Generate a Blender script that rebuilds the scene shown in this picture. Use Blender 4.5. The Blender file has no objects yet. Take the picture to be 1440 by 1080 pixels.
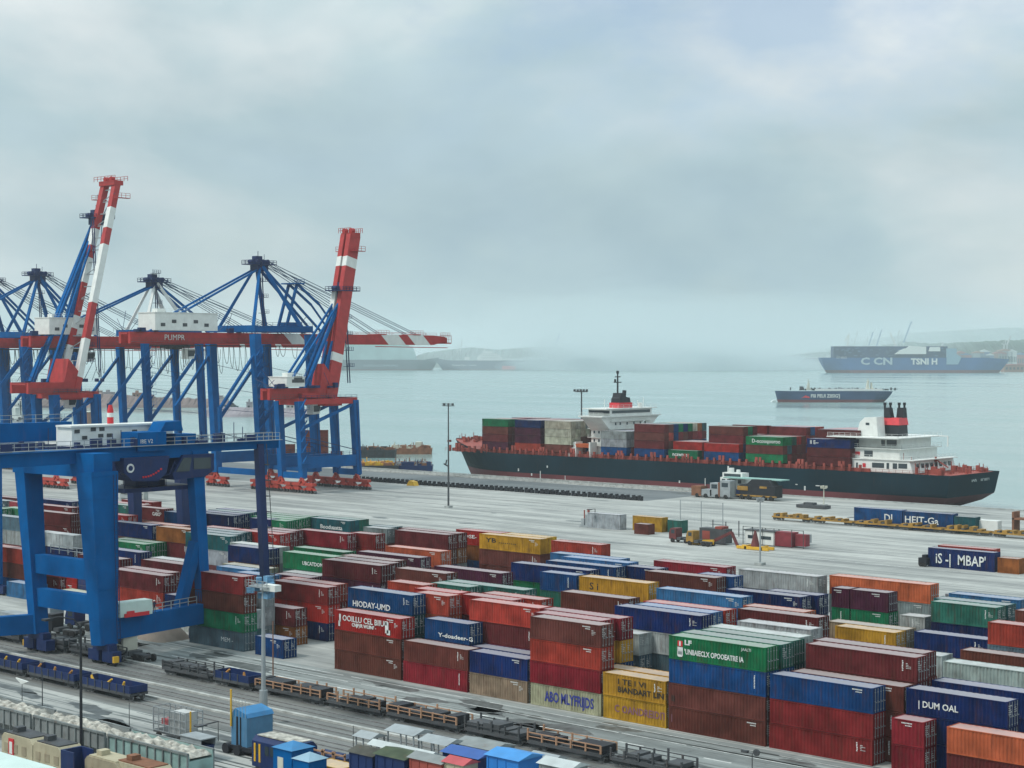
import bpy, math, random
from mathutils import Vector, Matrix
random.seed(7)
SC = bpy.context.scene
COL = SC.collection
rad = math.radians

# ------------------------------------------------------------ camera
CAM_H = 41.0
cam = bpy.data.cameras.new('camera')
cam.sensor_width = 36.0
cam.lens = 61.25
cam.clip_start = 1.0
cam.clip_end = 60000.0
camo = bpy.data.objects.new('camera', cam)
COL.objects.link(camo)
camo.location = (0, 0, CAM_H)
YAW = math.atan2(0.676, 0.737)
camo.rotation_euler = (rad(90) - math.atan(40 / 2450.0), 0, YAW)
SC.camera = camo

# ------------------------------------------------------------ sky
SUN_EL, SUN_AZ = rad(52), rad(205)      # azimuth clockwise from +Y
world = bpy.data.worlds.new("World")
SC.world = world
world.use_nodes = True
nt = world.node_tree
for n in list(nt.nodes): nt.nodes.remove(n)
def N(tree, typ, **kw):
    n = tree.nodes.new(typ)
    for k, v in kw.items():
        if k.startswith('i_'):
            n.inputs[k[2:].replace('_', ' ')].default_value = v
        else: setattr(n, k, v)
    return n
wout = N(nt, 'ShaderNodeOutputWorld')
sky = N(nt, 'ShaderNodeTexSky', sky_type='NISHITA', sun_disc=False, sun_elevation=SUN_EL, sun_rotation=SUN_AZ, air_density=1.0, dust_density=1.5, altitude=40)
skyb = N(nt, 'ShaderNodeBackground'); skyb.inputs['Strength'].default_value = 0.145
nt.links.new(sky.outputs[0], skyb.inputs[0])
tc = N(nt, 'ShaderNodeTexCoord')
mp = N(nt, 'ShaderNodeMapping'); mp.inputs['Scale'].default_value = (1, 1, 2.1); mp.inputs['Location'].default_value = (0.35, 0.1, 0.22)
nt.links.new(tc.outputs['Generated'], mp.inputs[0])
n1 = N(nt, 'ShaderNodeTexNoise'); n1.inputs['Scale'].default_value = 3.6; n1.inputs['Detail'].default_value = 7; n1.inputs['Roughness'].default_value = 0.47; n1.inputs['Distortion'].default_value = 0.25
nt.links.new(mp.outputs[0], n1.inputs[0])
n2 = N(nt, 'ShaderNodeTexNoise'); n2.inputs['Scale'].default_value = 6.5; n2.inputs['Detail'].default_value = 8; n2.inputs['Roughness'].default_value = 0.5
nt.links.new(mp.outputs[0], n2.inputs[0])
cr = N(nt, 'ShaderNodeValToRGB')
cr.color_ramp.elements[0].position = 0.40; cr.color_ramp.elements[0].color = (0.35, 0.46, 0.525, 1)
cr.color_ramp.elements[1].position = 0.62; cr.color_ramp.elements[1].color = (0.66, 0.695, 0.70, 1)
e = cr.color_ramp.elements.new(0.48); e.color = (0.41, 0.52, 0.56, 1)
nt.links.new(n1.outputs[0], cr.inputs[0])
mixc = N(nt, 'ShaderNodeMix', data_type='RGBA', blend_type='MULTIPLY'); mixc.inputs[0].default_value = 0.9
cr2 = N(nt, 'ShaderNodeValToRGB')
cr2.color_ramp.elements[0].position = 0.3; cr2.color_ramp.elements[0].color = (0.80, 0.84, 0.86, 1)
cr2.color_ramp.elements[1].position = 0.7; cr2.color_ramp.elements[1].color = (1.12, 1.10, 1.085, 1)
nt.links.new(n2.outputs[0], cr2.inputs[0])
nt.links.new(cr.outputs[0], mixc.inputs[6]); nt.links.new(cr2.outputs[0], mixc.inputs[7])
clb = N(nt, 'ShaderNodeBackground'); # an overcast sky brightens from the horizon to the zenith
sxyz = N(nt, 'ShaderNodeSeparateXYZ'); nt.links.new(tc.outputs['Generated'], sxyz.inputs[0])
zc = N(nt, 'ShaderNodeMapRange'); zc.inputs[1].default_value = 0.0; zc.inputs[2].default_value = 1.0; zc.inputs[3].default_value = 0.97; zc.inputs[4].default_value = 2.5
nt.links.new(sxyz.outputs[2], zc.inputs[0]); nt.links.new(zc.outputs[0], clb.inputs['Strength'])
nt.links.new(mixc.outputs[2], clb.inputs[0])
# where the cover is thin the blue sky shows through
n3 = N(nt, 'ShaderNodeTexNoise'); n3.inputs['Scale'].default_value = 2.6; n3.inputs['Detail'].default_value = 5
mp3 = N(nt, 'ShaderNodeMapping'); mp3.inputs['Scale'].default_value = (1, 1, 1.8); mp3.inputs['Location'].default_value = (2.35, 1.1, 0.6)
nt.links.new(tc.outputs['Generated'], mp3.inputs[0]); nt.links.new(mp3.outputs[0], n3.inputs[0])
cr3 = N(nt, 'ShaderNodeValToRGB')
cr3.color_ramp.elements[0].position = 0.60; cr3.color_ramp.elements[0].color = (0, 0, 0, 1)
cr3.color_ramp.elements[1].position = 0.74; cr3.color_ramp.elements[1].color = (0.7, 0.7, 0.7, 1)
# one break in the cover high on the right
vsub = N(nt, 'ShaderNodeVectorMath', operation='SUBTRACT'); vsub.inputs[1].default_value = (-0.552, 0.810, 0.190)
vsc = N(nt, 'ShaderNodeVectorMath', operation='MULTIPLY'); vsc.inputs[1].default_value = (1.0, 1.0, 2.6)
vln = N(nt, 'ShaderNodeVectorMath', operation='LENGTH')
nt.links.new(tc.outputs['Generated'], vsub.inputs[0]); nt.links.new(vsub.outputs[0], vsc.inputs[0]); nt.links.new(vsc.outputs[0], vln.inputs[0])
n5 = N(nt, 'ShaderNodeTexNoise'); n5.inputs['Scale'].default_value = 16; n5.inputs['Detail'].default_value = 6; n5.inputs['Roughness'].default_value = 0.55
nt.links.new(mp3.outputs[0], n5.inputs[0])
ad = N(nt, 'ShaderNodeMath', operation='MULTIPLY_ADD'); ad.inputs[1].default_value = 0.30; nt.links.new(n5.outputs[0], ad.inputs[0]); nt.links.new(vln.outputs['Value'], ad.inputs[2])
sb = N(nt, 'ShaderNodeMath', operation='SUBTRACT'); sb.inputs[0].default_value = 0.935; nt.links.new(ad.outputs[0], sb.inputs[1])
mxm = N(nt, 'ShaderNodeMath', operation='MAXIMUM'); nt.links.new(n3.outputs[0], mxm.inputs[0]); nt.links.new(sb.outputs[0], mxm.inputs[1])
nt.links.new(mxm.outputs[0], cr3.inputs[0])
mxs = N(nt, 'ShaderNodeMixShader')
nt.links.new(cr3.outputs[0], mxs.inputs[0]); nt.links.new(clb.outputs[0], mxs.inputs[1]); nt.links.new(skyb.outputs[0], mxs.inputs[2])
nt.links.new(mxs.outputs[0], wout.inputs[0])

sl = bpy.data.lights.new('sun', 'SUN'); sl.energy = 2.4; sl.angle = rad(12); sl.color = (1.0, 0.96, 0.9)
so = bpy.data.objects.new('sun', sl); COL.objects.link(so)
sd = Vector((math.sin(SUN_AZ) * math.cos(SUN_EL), math.cos(SUN_AZ) * math.cos(SUN_EL), math.sin(SUN_EL)))
so.rotation_euler = sd.to_track_quat('Z', 'Y').to_euler(); so.location = (0, -50, 300)
SC.view_settings.view_transform = 'Standard'; SC.view_settings.look = 'None'
SC.view_settings.exposure = 0.0; SC.cycles.volume_bounces = 4; SC.view_settings.gamma = 1.0

# ------------------------------------------------------------ materials
def srgb(r, g, b):
    f = lambda c: (c / 255.0 / 12.92) if c / 255.0 <= 0.04045 else ((c / 255.0 + 0.055) / 1.055) ** 2.4
    return (f(r), f(g), f(b), 1)
MATS = {}
def mat(name, col, rough=0.6, var=0.12, grime=0.0, scale=0.6, metal=0.0, rust=(0.16, 0.07, 0.035, 1), spec=0.3):
    if name in MATS: return MATS[name]
    m = bpy.data.materials.new(name); m.use_nodes = True; t = m.node_tree
    b = t.nodes['Principled BSDF']
    b.inputs['Roughness'].default_value = rough; b.inputs['Metallic'].default_value = metal
    b.inputs['Specular IOR Level'].default_value = spec
    tcx = N(t, 'ShaderNodeTexCoord')
    nz = N(t, 'ShaderNodeTexNoise'); nz.inputs['Scale'].default_value = scale; nz.inputs['Detail'].default_value = 5
    t.links.new(tcx.outputs['Object'], nz.inputs[0])
    mr = N(t, 'ShaderNodeMapRange'); mr.inputs[1].default_value = 0.3; mr.inputs[2].default_value = 0.7
    mr.inputs[3].default_value = 1 - var; mr.inputs[4].default_value = 1 + var
    t.links.new(nz.outputs[0], mr.inputs[0])
    mu = N(t, 'ShaderNodeMix', data_type='RGBA', blend_type='MULTIPLY'); mu.inputs[0].default_value = 1
    mu.inputs[6].default_value = col; t.links.new(mr.outputs[0], mu.inputs[7])
    out = mu.outputs[2]
    if grime > 0:
        mpx = N(t, 'ShaderNodeMapping'); mpx.inputs['Scale'].default_value = (1.3, 1.3, 0.25)
        t.links.new(tcx.outputs['Object'], mpx.inputs[0])
        ng = N(t, 'ShaderNodeTexNoise'); ng.inputs['Scale'].default_value = 1.1; ng.inputs['Detail'].default_value = 7; ng.inputs['Roughness'].default_value = 0.65
        t.links.new(mpx.outputs[0], ng.inputs[0])
        rg = N(t, 'ShaderNodeMapRange'); rg.inputs[1].default_value = 0.56; rg.inputs[2].default_value = 0.75; rg.inputs[4].default_value = grime
        t.links.new(ng.outputs[0], rg.inputs[0])
        mg = N(t, 'ShaderNodeMix', data_type='RGBA'); mg.inputs[7].default_value = rust
        t.links.new(rg.outputs[0], mg.inputs[0]); t.links.new(out, mg.inputs[6]); out = mg.outputs[2]
    t.links.new(out, b.inputs['Base Color'])
    MATS[name] = m; return m

def container_mat(name, fade, attr=None):
    """paint whose hue is the object's own colour, with dents of rust; fade paints chalking and sky brightness into roofs"""
    m = bpy.data.materials.new(name); m.use_nodes = True; t = m.node_tree
    b = t.nodes['Principled BSDF']; b.inputs['Roughness'].default_value = 0.55 if not fade else 0.7
    b.inputs['Specular IOR Level'].default_value = 0.05
    oi = N(t, 'ShaderNodeObjectInfo') if attr is None else N(t, 'ShaderNodeVertexColor', layer_name=attr); tcx = N(t, 'ShaderNodeTexCoord')
    geo = N(t, 'ShaderNodeNewGeometry')
    nz = N(t, 'ShaderNodeTexNoise'); nz.inputs['Scale'].default_value = 0.55; nz.inputs['Detail'].default_value = 6
    t.links.new(geo.outputs['Position'], nz.inputs[0])
    mr = N(t, 'ShaderNodeMapRange'); mr.inputs[1].default_value = 0.3; mr.inputs[2].default_value = 0.7; mr.inputs[3].default_value = 0.62; mr.inputs[4].default_value = 1.25
    t.links.new(nz.outputs[0], mr.inputs[0])
    mu = N(t, 'ShaderNodeMix', data_type='RGBA', blend_type='MULTIPLY'); mu.inputs[0].default_value = 1
    t.links.new(oi.outputs['Color'], mu.inputs[6]); t.links.new(mr.outputs[0], mu.inputs[7])
    # streaky chalking / rust
    mpx = N(t, 'ShaderNodeMapping'); mpx.inputs['Scale'].default_value = (2.2, 2.2, 0.35)
    t.links.new(geo.outputs['Position'], mpx.inputs[0])
    ng = N(t, 'ShaderNodeTexNoise'); ng.inputs['Scale'].default_value = 0.9; ng.inputs['Detail'].default_value = 8; ng.inputs['Roughness'].default_value = 0.7
    t.links.new(mpx.outputs[0], ng.inputs[0])
    rg = N(t, 'ShaderNodeMapRange'); rg.inputs[1].default_value = 0.50; rg.inputs[2].default_value = 0.70; rg.inputs[4].default_value = 0.58
    t.links.new(ng.outputs[0], rg.inputs[0])
    mg = N(t, 'ShaderNodeMix', data_type='RGBA'); mg.inputs[7].default_value = (0.075, 0.032, 0.022, 1)
    t.links.new(rg.outputs[0], mg.inputs[0]); t.links.new(mu.outputs[2], mg.inputs[6])
    out = mg.outputs[2]
    md = N(t, 'ShaderNodeMix', data_type='RGBA'); md.inputs[0].default_value = fade; md.inputs[7].default_value = (0.62, 0.60, 0.60, 1)
    t.links.new(out, md.inputs[6]); out = md.outputs[2]
    t.links.new(out, b.inputs['Base Color'])
    MATS[name] = m; return m
M_CON = container_mat('container_paint', 0.0)
M_ROOF = container_mat('container_roof_paint', 0.42)  # roofs paler than sides: real chalking plus some sky brightness in the colour
M_BUR = container_mat('stacked_container_paint', 0.04, 'paint')
M_BURR = container_mat('stacked_container_roof_paint', 0.42, 'paint')  # same chalking and painted-in sky brightness on the merged boxes' roofs
BLUE = mat('crane_blue_paint', (0.000, 0.086, 0.265, 1), 0.65, 0.16, 0.12, 0.35, spec=0.03)
DBLUE = mat('dark_blue_paint', (0.006, 0.022, 0.09, 1), 0.5, 0.15, 0.2)
MBLUE = mat('mid_blue_paint', (0.03, 0.17, 0.36, 1), 0.5, 0.15, 0.2)
RED = mat('crane_red_paint', (0.37, 0.030, 0.030, 1), 0.5, 0.15, 0.2)
BOGIE = mat('bogie_red_paint', (0.38, 0.045, 0.03, 1), 0.5, 0.15, 0.25)
WHITE = mat('white_paint', (0.66, 0.68, 0.65, 1), 0.5, 0.07, 0.14)
CREAM = mat('cream_paint', (0.50, 0.50, 0.42, 1), 0.5, 0.07, 0.2)
MINT = mat('pale_mint_paint', (0.5, 0.62, 0.58, 1), 0.5, 0.08, 0.1)
BLACK = mat('black_paint', (0.018, 0.02, 0.025, 1), 0.5, 0.2)
STEEL = mat('galvanised_steel', (0.30, 0.33, 0.34, 1), 0.5, 0.15, 0.15, metal=0.2)
DSTEEL = mat('dark_steel', (0.06, 0.065, 0.07, 1), 0.6, 0.25, 0.3)
RAILM = mat('worn_rail_steel', (0.22, 0.22, 0.22, 1), 0.45, 0.2, 0.3, metal=0.3)
YEL = mat('yellow_paint', (0.62, 0.36, 0.03, 1), 0.5, 0.12, 0.2)
OCH = mat('orange_ochre_paint', (0.42, 0.2, 0.05, 1), 0.6, 0.2, 0.3)
GLASS = mat('dark_glazing', (0.03, 0.045, 0.055, 1), 0.12, 0.1, spec=0.6)
RUBBER = mat('rubber', (0.02, 0.02, 0.02, 1), 0.8, 0.2)
HULL = mat('hull_black_green_paint', (0.006, 0.022, 0.032, 1), 0.6, 0.3, 0.30, 0.08, spec=0.1, rust=(0.05, 0.035, 0.03, 1))
BOOT = mat('antifouling_red', (0.13, 0.035, 0.04, 1), 0.6, 0.2, 0.2, 0.1)
DECKR = mat('deck_red_oxide', (0.27, 0.06, 0.045, 1), 0.65, 0.25, 0.35, 0.2)
HBLUE = mat('hull_blue_paint', (0.018, 0.085, 0.24, 1), 0.5, 0.12, 0.1, 0.03)
HNAVY = mat('hull_navy_paint', (0.02, 0.04, 0.09, 1), 0.5, 0.12, 0.1, 0.03)
HGREY = mat('hull_grey_paint', (0.10, 0.13, 0.15, 1), 0.5, 0.12, 0.1, 0.03)
LETW = mat('white_lettering', (0.60, 0.62, 0.60, 1), 0.6, 0.25, 0.55, 1.5, rust=(0.16, 0.12, 0.12, 1))
LETB = mat('dark_blue_lettering', (0.03, 0.04, 0.22, 1), 0.6, 0.1)
LETK = mat('black_lettering', (0.03, 0.025, 0.02, 1), 0.6, 0.1)
LETR = mat('red_lettering', (0.55, 0.03, 0.04, 1), 0.6, 0.1)
TAN = mat('tan_paint', (0.40, 0.36, 0.25, 1), 0.65, 0.15, 0.35)
GREYP = mat('grey_panel', (0.20, 0.22, 0.22, 1), 0.65, 0.2, 0.45)
SCRAP = mat('pale_scrap_load', (0.36, 0.35, 0.31, 1), 0.9, 0.55, 0.5, 1.5)
SKIN = mat('skin', (0.35, 0.2, 0.14, 1), 0.6)

# ------------------------------------------------------------ mesh builder
class MB:
    def __init__(s): s.v = []; s.f = []
    def box(s, c, d, rz=0.0):
        cx, cy, cz = c; hx, hy, hz = d[0] / 2, d[1] / 2, d[2] / 2; k = len(s.v); cs, sn = math.cos(rz), math.sin(rz)
        for z in (-hz, hz):
            for x, y in ((-hx, -hy), (hx, -hy), (hx, hy), (-hx, hy)):
                s.v.append((cx + x * cs - y * sn, cy + x * sn + y * cs, cz + z))
        s.f += [(k, k+3, k+2, k+1), (k+4, k+5, k+6, k+7), (k, k+1, k+5, k+4), (k+1, k+2, k+6, k+5), (k+2, k+3, k+7, k+6), (k+3, k, k+4, k+7)]
        return s
    def bb(s, x0, x1, y0, y1, z0, z1): return s.box(((x0+x1)/2, (y0+y1)/2, (z0+z1)/2), (abs(x1-x0), abs(y1-y0), abs(z1-z0)))
    def bar(s, p, q, w, h=None, w2=None, h2=None, up=None):
        """box girder from p to q, w wide and h high at p, w2 x h2 at q"""
        p = Vector(p); q = Vector(q); h = h or w; w2 = w2 or w; h2 = h2 or h
        d = (q - p).normalized(); up = Vector(up) if up else (Vector((0, 0, 1)) if abs(d.z) < 0.9 else Vector((0, 1, 0)))
        a = d.cross(up).normalized(); b = a.cross(d).normalized(); k = len(s.v)
        for o, ww, hh in ((p, w, h), (q, w2, h2)):
            for i, j in ((-1, -1), (1, -1), (1, 1), (-1, 1)):
                s.v.append(tuple(o + a * (i * ww / 2) + b * (j * hh / 2)))
        s.f += [(k, k+1, k+2, k+3), (k+7, k+6, k+5, k+4), (k, k+4, k+5, k+1), (k+1, k+5, k+6, k+2), (k+2, k+6, k+7, k+3), (k+3, k+7, k+4, k)]
        return s
    def tube(s, p, q, r, r2=None, n=8):
        p = Vector(p); q = Vector(q); r2 = r if r2 is None else r2; d = (q - p).normalized()
        up = Vector((0, 0, 1)) if abs(d.z) < 0.9 else Vector((1, 0, 0)); a = d.cross(up).normalized(); b = a.cross(d); k = len(s.v)
        for o, rr in ((p, r), (q, r2)):
            for i in range(n):
                t = 2 * math.pi * i / n; s.v.append(tuple(o + a * math.cos(t) * rr + b * math.sin(t) * rr))
        for i in range(n): s.f.append((k+i, k+(i+1) % n, k+n+(i+1) % n, k+n+i))
        s.f.append(tuple(k+i for i in reversed(range(n)))); s.f.append(tuple(k+n+i for i in range(n)))
        return s
    def path(s, pts, r, n=6):
        for a, b in zip(pts[:-1], pts[1:]): s.tube(a, b, r, n=n)
        return s
    def prism(s, poly, y0, y1, ax='y'):
        """polygon (u,z) extruded along y (ax='y', u=x) or along x (ax='x', u=y)"""
        k = len(s.v); n = len(poly)
        for w in (y0, y1):
            for u, z in poly: s.v.append((u, w, z) if ax == 'y' else (w, u, z))
        for i in range(n): s.f.append((k+i, k+(i+1) % n, k+n+(i+1) % n, k+n+i))
        s.f.append(tuple(k+i for i in reversed(range(n)))); s.f.append(tuple(k+n+i for i in range(n)))
        return s
    def rail(s, p, q, h=1.1, n=None, r=0.05):
        p = Vector(p); q = Vector(q); L = (q - p).length; n = n or max(2, int(L / 2)); u = Vector((0, 0, h))
        s.bar(p + u, q + u, r, r); s.bar(p + u / 2, q + u / 2, r, r)
        for i in range(n + 1):
            o = p.lerp(q, i / n); s.bar(o, o + u, r, r)
        return s
    def mesh(s, name, off=(0, 0, 0)):
        me = bpy.data.meshes.new(name)
        me.from_pydata([(x - off[0], y - off[1], z - off[2]) for x, y, z in s.v], [], s.f)
        import bmesh
        bm = bmesh.new(); bm.from_mesh(me); bmesh.ops.recalc_face_normals(bm, faces=bm.faces); bm.to_mesh(me); bm.free()
        return me
    def obj(s, name, m, parent=None, smooth=False, off=None):
        """link as one object; coordinates are world unless the parent is turned (then local)"""
        if off is None: off = parent['wloc'] if parent is not None and 'wloc' in parent.keys() else (0, 0, 0)
        me = s.mesh(name, off); me.materials.append(m)
        if smooth:
            for p in me.polygons: p.use_smooth = True
        o = bpy.data.objects.new(name, me); COL.objects.link(o)
        if parent is not None:
            o.parent = parent
            if 'wloc' in parent.keys(): o['wloc'] = parent['wloc']
        return o

def tag(o, label, cat, group=None, kind=None):
    o['label'] = label; o['category'] = cat
    if group: o['group'] = group
    if kind: o['kind'] = kind
    return o
def thing(name, label, cat, loc=(0, 0, 0), rz=0.0, group=None, world=True):
    o = bpy.data.objects.new(name, None); COL.objects.link(o); o.location = loc; o.rotation_euler = (0, 0, rz)
    o.empty_display_size = 0.5
    if world and rz == 0.0: o['wloc'] = tuple(loc)
    return tag(o, label, cat, group)
def solo(name, mb, m, label, cat, loc=(0, 0, 0), group=None, smooth=False):
    """a thing that is a single mesh, its origin at its base"""
    o = mb.obj(name, m, None, smooth, off=loc); o.location = loc
    return tag(o, label, cat, group)
def struct(o): o['kind'] = 'structure'; return o
def copy_tree(o, parent=None):
    c = o.copy(); COL.objects.link(c); c.parent = parent
    for ch in o.children: copy_tree(ch, c)
    return c

FPX = 2450.0; HY = 500.0
def P(px, py, z=0.0):
    w = FPX * (CAM_H - z) / (py - HY); r = (px - 720) / FPX * w
    return Vector((.737 * r - .676 * w, .676 * r + .737 * w, z))
def D(px, py, w):
    """the point seen at (px,py) at depth w"""
    r = (px - 720) / FPX * w
    return Vector((.737 * r - .676 * w, .676 * r + .737 * w, CAM_H - (py - HY) / FPX * w))
def XatY(px, Y):
    t = (px - 720) / FPX
    return Y * (t * .737 - .676) / (.737 + t * .676)
TXT = {}
def text(s, h, m, parent, loc, rot, name='lettering', xs=1.0, off=None, bold=0.0, extrude=0.01, fit=None):
    cu = bpy.data.curves.new('t', 'FONT'); cu.body = s; cu.size = h / 0.7; cu.extrude = extrude; cu.offset = bold
    cu.resolution_u = 2
    ob = bpy.data.objects.new('t', cu); COL.objects.link(ob)
    bpy.context.view_layer.update()
    me = bpy.data.meshes.new_from_object(ob, depsgraph=bpy.context.evaluated_depsgraph_get())
    bpy.data.objects.remove(ob); bpy.data.curves.remove(cu)
    me.materials.clear(); me.materials.append(m)
    if fit:
        mx = max(v.co.x for v in me.vertices); xs = fit / mx
    for v in me.vertices: v.co.x *= xs
    o = bpy.data.objects.new(name, me); COL.objects.link(o); o.parent = parent
    wl = parent['wloc'] if parent is not None and 'wloc' in parent.keys() else (0, 0, 0)
    o.location = Vector(loc) - Vector(wl); o.rotation_euler = rot
    if parent is not None and 'wloc' in parent.keys(): o['wloc'] = parent['wloc']
    return o
HAZE_D = 0.00008
# ------------------------------------------------------------ ground, water
import zlib
def ground_mat(name, c1, c2, stain=0.5, sx=0.02, sy=0.16, seam=True):
    m = bpy.data.materials.new(name); m.use_nodes = True; t = m.node_tree; b = t.nodes['Principled BSDF']
    b.inputs['Roughness'].default_value = 0.75; b.inputs['Specular IOR Level'].default_value = 0.35
    g = N(t, 'ShaderNodeNewGeometry')
    a = N(t, 'ShaderNodeMapping'); a.inputs['Scale'].default_value = (sx, sy, 1); t.links.new(g.outputs['Position'], a.inputs[0])
    n = N(t, 'ShaderNodeTexNoise'); n.inputs['Scale'].default_value = 1; n.inputs['Detail'].default_value = 8; n.inputs['Roughness'].default_value = 0.6
    t.links.new(a.outputs[0], n.inputs[0])
    r = N(t, 'ShaderNodeValToRGB'); r.color_ramp.elements[0].position = 0.36; r.color_ramp.elements[0].color = c2
    r.color_ramp.elements[1].position = 0.60; r.color_ramp.elements[1].color = c1; t.links.new(n.outputs[0], r.inputs[0])
    # tyre and oil streaks along the traffic direction
    a2 = N(t, 'ShaderNodeMapping'); a2.inputs['Scale'].default_value = (0.028, 0.26, 1); t.links.new(g.outputs['Position'], a2.inputs[0])
    n2 = N(t, 'ShaderNodeTexNoise'); n2.inputs['Scale'].default_value = 1; n2.inputs['Detail'].default_value = 6; n2.inputs['Distortion'].default_value = 0.6
    t.links.new(a2.outputs[0], n2.inputs[0])
    r2 = N(t, 'ShaderNodeMapRange'); r2.inputs[1].default_value = 0.50; r2.inputs[2].default_value = 0.68; r2.inputs[4].default_value = stain
    t.links.new(n2.outputs[0], r2.inputs[0])
    mx = N(t, 'ShaderNodeMix', data_type='RGBA'); mx.inputs[7].default_value = (0.10, 0.11, 0.11, 1)
    t.links.new(r2.outputs[0], mx.inputs[0]); t.links.new(r.outputs[0], mx.inputs[6])
    a4 = N(t, 'ShaderNodeMapping'); a4.inputs['Scale'].default_value = (0.3, 0.5, 1); t.links.new(g.outputs['Position'], a4.inputs[0])
    n4 = N(t, 'ShaderNodeTexNoise'); n4.inputs['Scale'].default_value = 1; n4.inputs['Detail'].default_value = 7; n4.inputs['Roughness'].default_value = 0.7
    t.links.new(a4.outputs[0], n4.inputs[0])
    r4 = N(t, 'ShaderNodeMapRange'); r4.inputs[1].default_value = 0.3; r4.inputs[2].default_value = 0.7; r4.inputs[3].default_value = 0.86; r4.inputs[4].default_value = 1.1
    t.links.new(n4.outputs[0], r4.inputs[0])
    m4 = N(t, 'ShaderNodeMix', data_type='RGBA', blend_type='MULTIPLY'); m4.inputs[0].default_value = 1
    t.links.new(mx.outputs[2], m4.inputs[6]); t.links.new(r4.outputs[0], m4.inputs[7])
    out = m4.outputs[2]
    if seam:
        br = N(t, 'ShaderNodeTexBrick'); br.inputs['Scale'].default_value = 0.1; br.offset = 0; br.inputs['Mortar Size'].default_value = 0.012
        br.inputs['Brick Width'].default_value = 0.9; br.inputs['Row Height'].default_value = 0.7
        br.inputs['Color1'].default_value = (1, 1, 1, 1); br.inputs['Color2'].default_value = (0.93, 0.93, 0.93, 1); br.inputs['Mortar'].default_value = (0.72, 0.72, 0.72, 1)
        t.links.new(g.outputs['Position'], br.inputs[0])
        m5 = N(t, 'ShaderNodeMix', data_type='RGBA', blend_type='MULTIPLY'); m5.inputs[0].default_value = 0.8
        t.links.new(out, m5.inputs[6]); t.links.new(br.outputs[0], m5.inputs[7]); out = m5.outputs[2]
    t.links.new(out, b.inputs['Base Color'])
    return m
CONC = ground_mat('yard_concrete', (0.41, 0.42, 0.395, 1), (0.235, 0.245, 0.235, 1), 0.42)
ROADM = ground_mat('road_concrete', (0.29, 0.315, 0.305, 1), (0.17, 0.19, 0.185, 1), 0.5, 0.03, 0.4)
ASPH = ground_mat('quay_asphalt', (0.15, 0.165, 0.17, 1), (0.10, 0.115, 0.12, 1), 0.3, seam=False)
TRACKM = ground_mat('track_bed', (0.19, 0.195, 0.185, 1), (0.11, 0.115, 0.11, 1), 0.5, 0.03, 0.7, seam=False)
LINEM = mat('worn_line_paint', (0.52, 0.54, 0.52, 1), 0.7, 0.35, scale=1.2)

def slab(name, x0, x1, y0, y1, z, m, z0=None):
    mb = MB()
    if z0 is None:
        mb.v = [(x0, y0, z), (x1, y0, z), (x1, y1, z), (x0, y1, z)]; mb.f = [(0, 1, 2, 3)]
    else: mb.bb(x0, x1, y0, y1, z0, z)
    return struct(mb.obj(name, m))
QE = 430.0
slab('container_yard_ground', -2400, 500, -120, QE, 0.0, CONC, -6.0)
slab('road', -900, 200, 137.2, 151.0, 0.004, ROADM)
slab('near_road', -900, 200, 104.0, 118.5, 0.004, CONC)
slab('track_bed', -900, 200, 118.6, 137.0, 0.006, TRACKM)
slab('quay_roadway', -640, -304, 388, 420.5, 0.004, ASPH)
mb = MB(); mb.bb(-900, 300, QE - 0.7, QE + 0.15, 0.0, 0.28); struct(mb.obj('quay_edge_kerb', mat('kerb_concrete', (0.30, 0.32, 0.31, 1), 0.8, 0.3)))

W = bpy.data.materials.new('sea_water'); W.use_nodes = True; t = W.node_tree; b = t.nodes['Principled BSDF']
b.inputs['Base Color'].default_value = (0.19, 0.29, 0.28, 1); b.inputs['Roughness'].default_value = 0.22; b.inputs['IOR'].default_value = 1.33
g = N(t, 'ShaderNodeNewGeometry'); a = N(t, 'ShaderNodeMapping'); a.inputs['Scale'].default_value = (0.05, 0.05, 0.05); a.inputs['Rotation'].default_value = (0, 0, rad(40))
t.links.new(g.outputs['Position'], a.inputs[0])
n_ = N(t, 'ShaderNodeTexNoise'); n_.inputs['Scale'].default_value = 4; n_.inputs['Detail'].default_value = 6; n_.inputs['Roughness'].default_value = 0.6; t.links.new(a.outputs[0], n_.inputs[0])
bp = N(t, 'ShaderNodeBump'); bp.inputs['Strength'].default_value = 0.2; bp.inputs['Distance'].default_value = 0.6
t.links.new(n_.outputs[0], bp.inputs['Height']); t.links.new(bp.outputs[0], b.inputs['Normal'])
a = N(t, 'ShaderNodeMapping'); a.inputs['Scale'].default_value = (0.0022, 0.010, 1); a.inputs['Rotation'].default_value = (0, 0, rad(-42)); t.links.new(g.outputs['Position'], a.inputs[0])
n_ = N(t, 'ShaderNodeTexNoise'); n_.inputs['Scale'].default_value = 1; n_.inputs['Detail'].default_value = 5; t.links.new(a.outputs[0], n_.inputs[0])
r_ = N(t, 'ShaderNodeMapRange'); r_.inputs[1].default_value = 0.35; r_.inputs[2].default_value = 0.7; r_.inputs[3].default_value = 0.09; r_.inputs[4].default_value = 0.26
t.links.new(n_.outputs[0], r_.inputs[0]); t.links.new(r_.outputs[0], b.inputs['Roughness'])
mb = MB(); mb.v = [(-45000, -9000, -3), (20000, -9000, -3), (20000, 45000, -3), (-45000, 45000, -3)]; mb.f = [(0, 1, 2, 3)]
struct(mb.obj('sea', W))
mb = MB(); mb.v = [(-45000, -9000, -9), (20000, -9000, -9), (20000, 45000, -9), (-45000, 45000, -9)]; mb.f = [(0, 1, 2, 3)]
struct(mb.obj('seabed', mat('mud', (0.06, 0.07, 0.06, 1), 0.9)))

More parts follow.
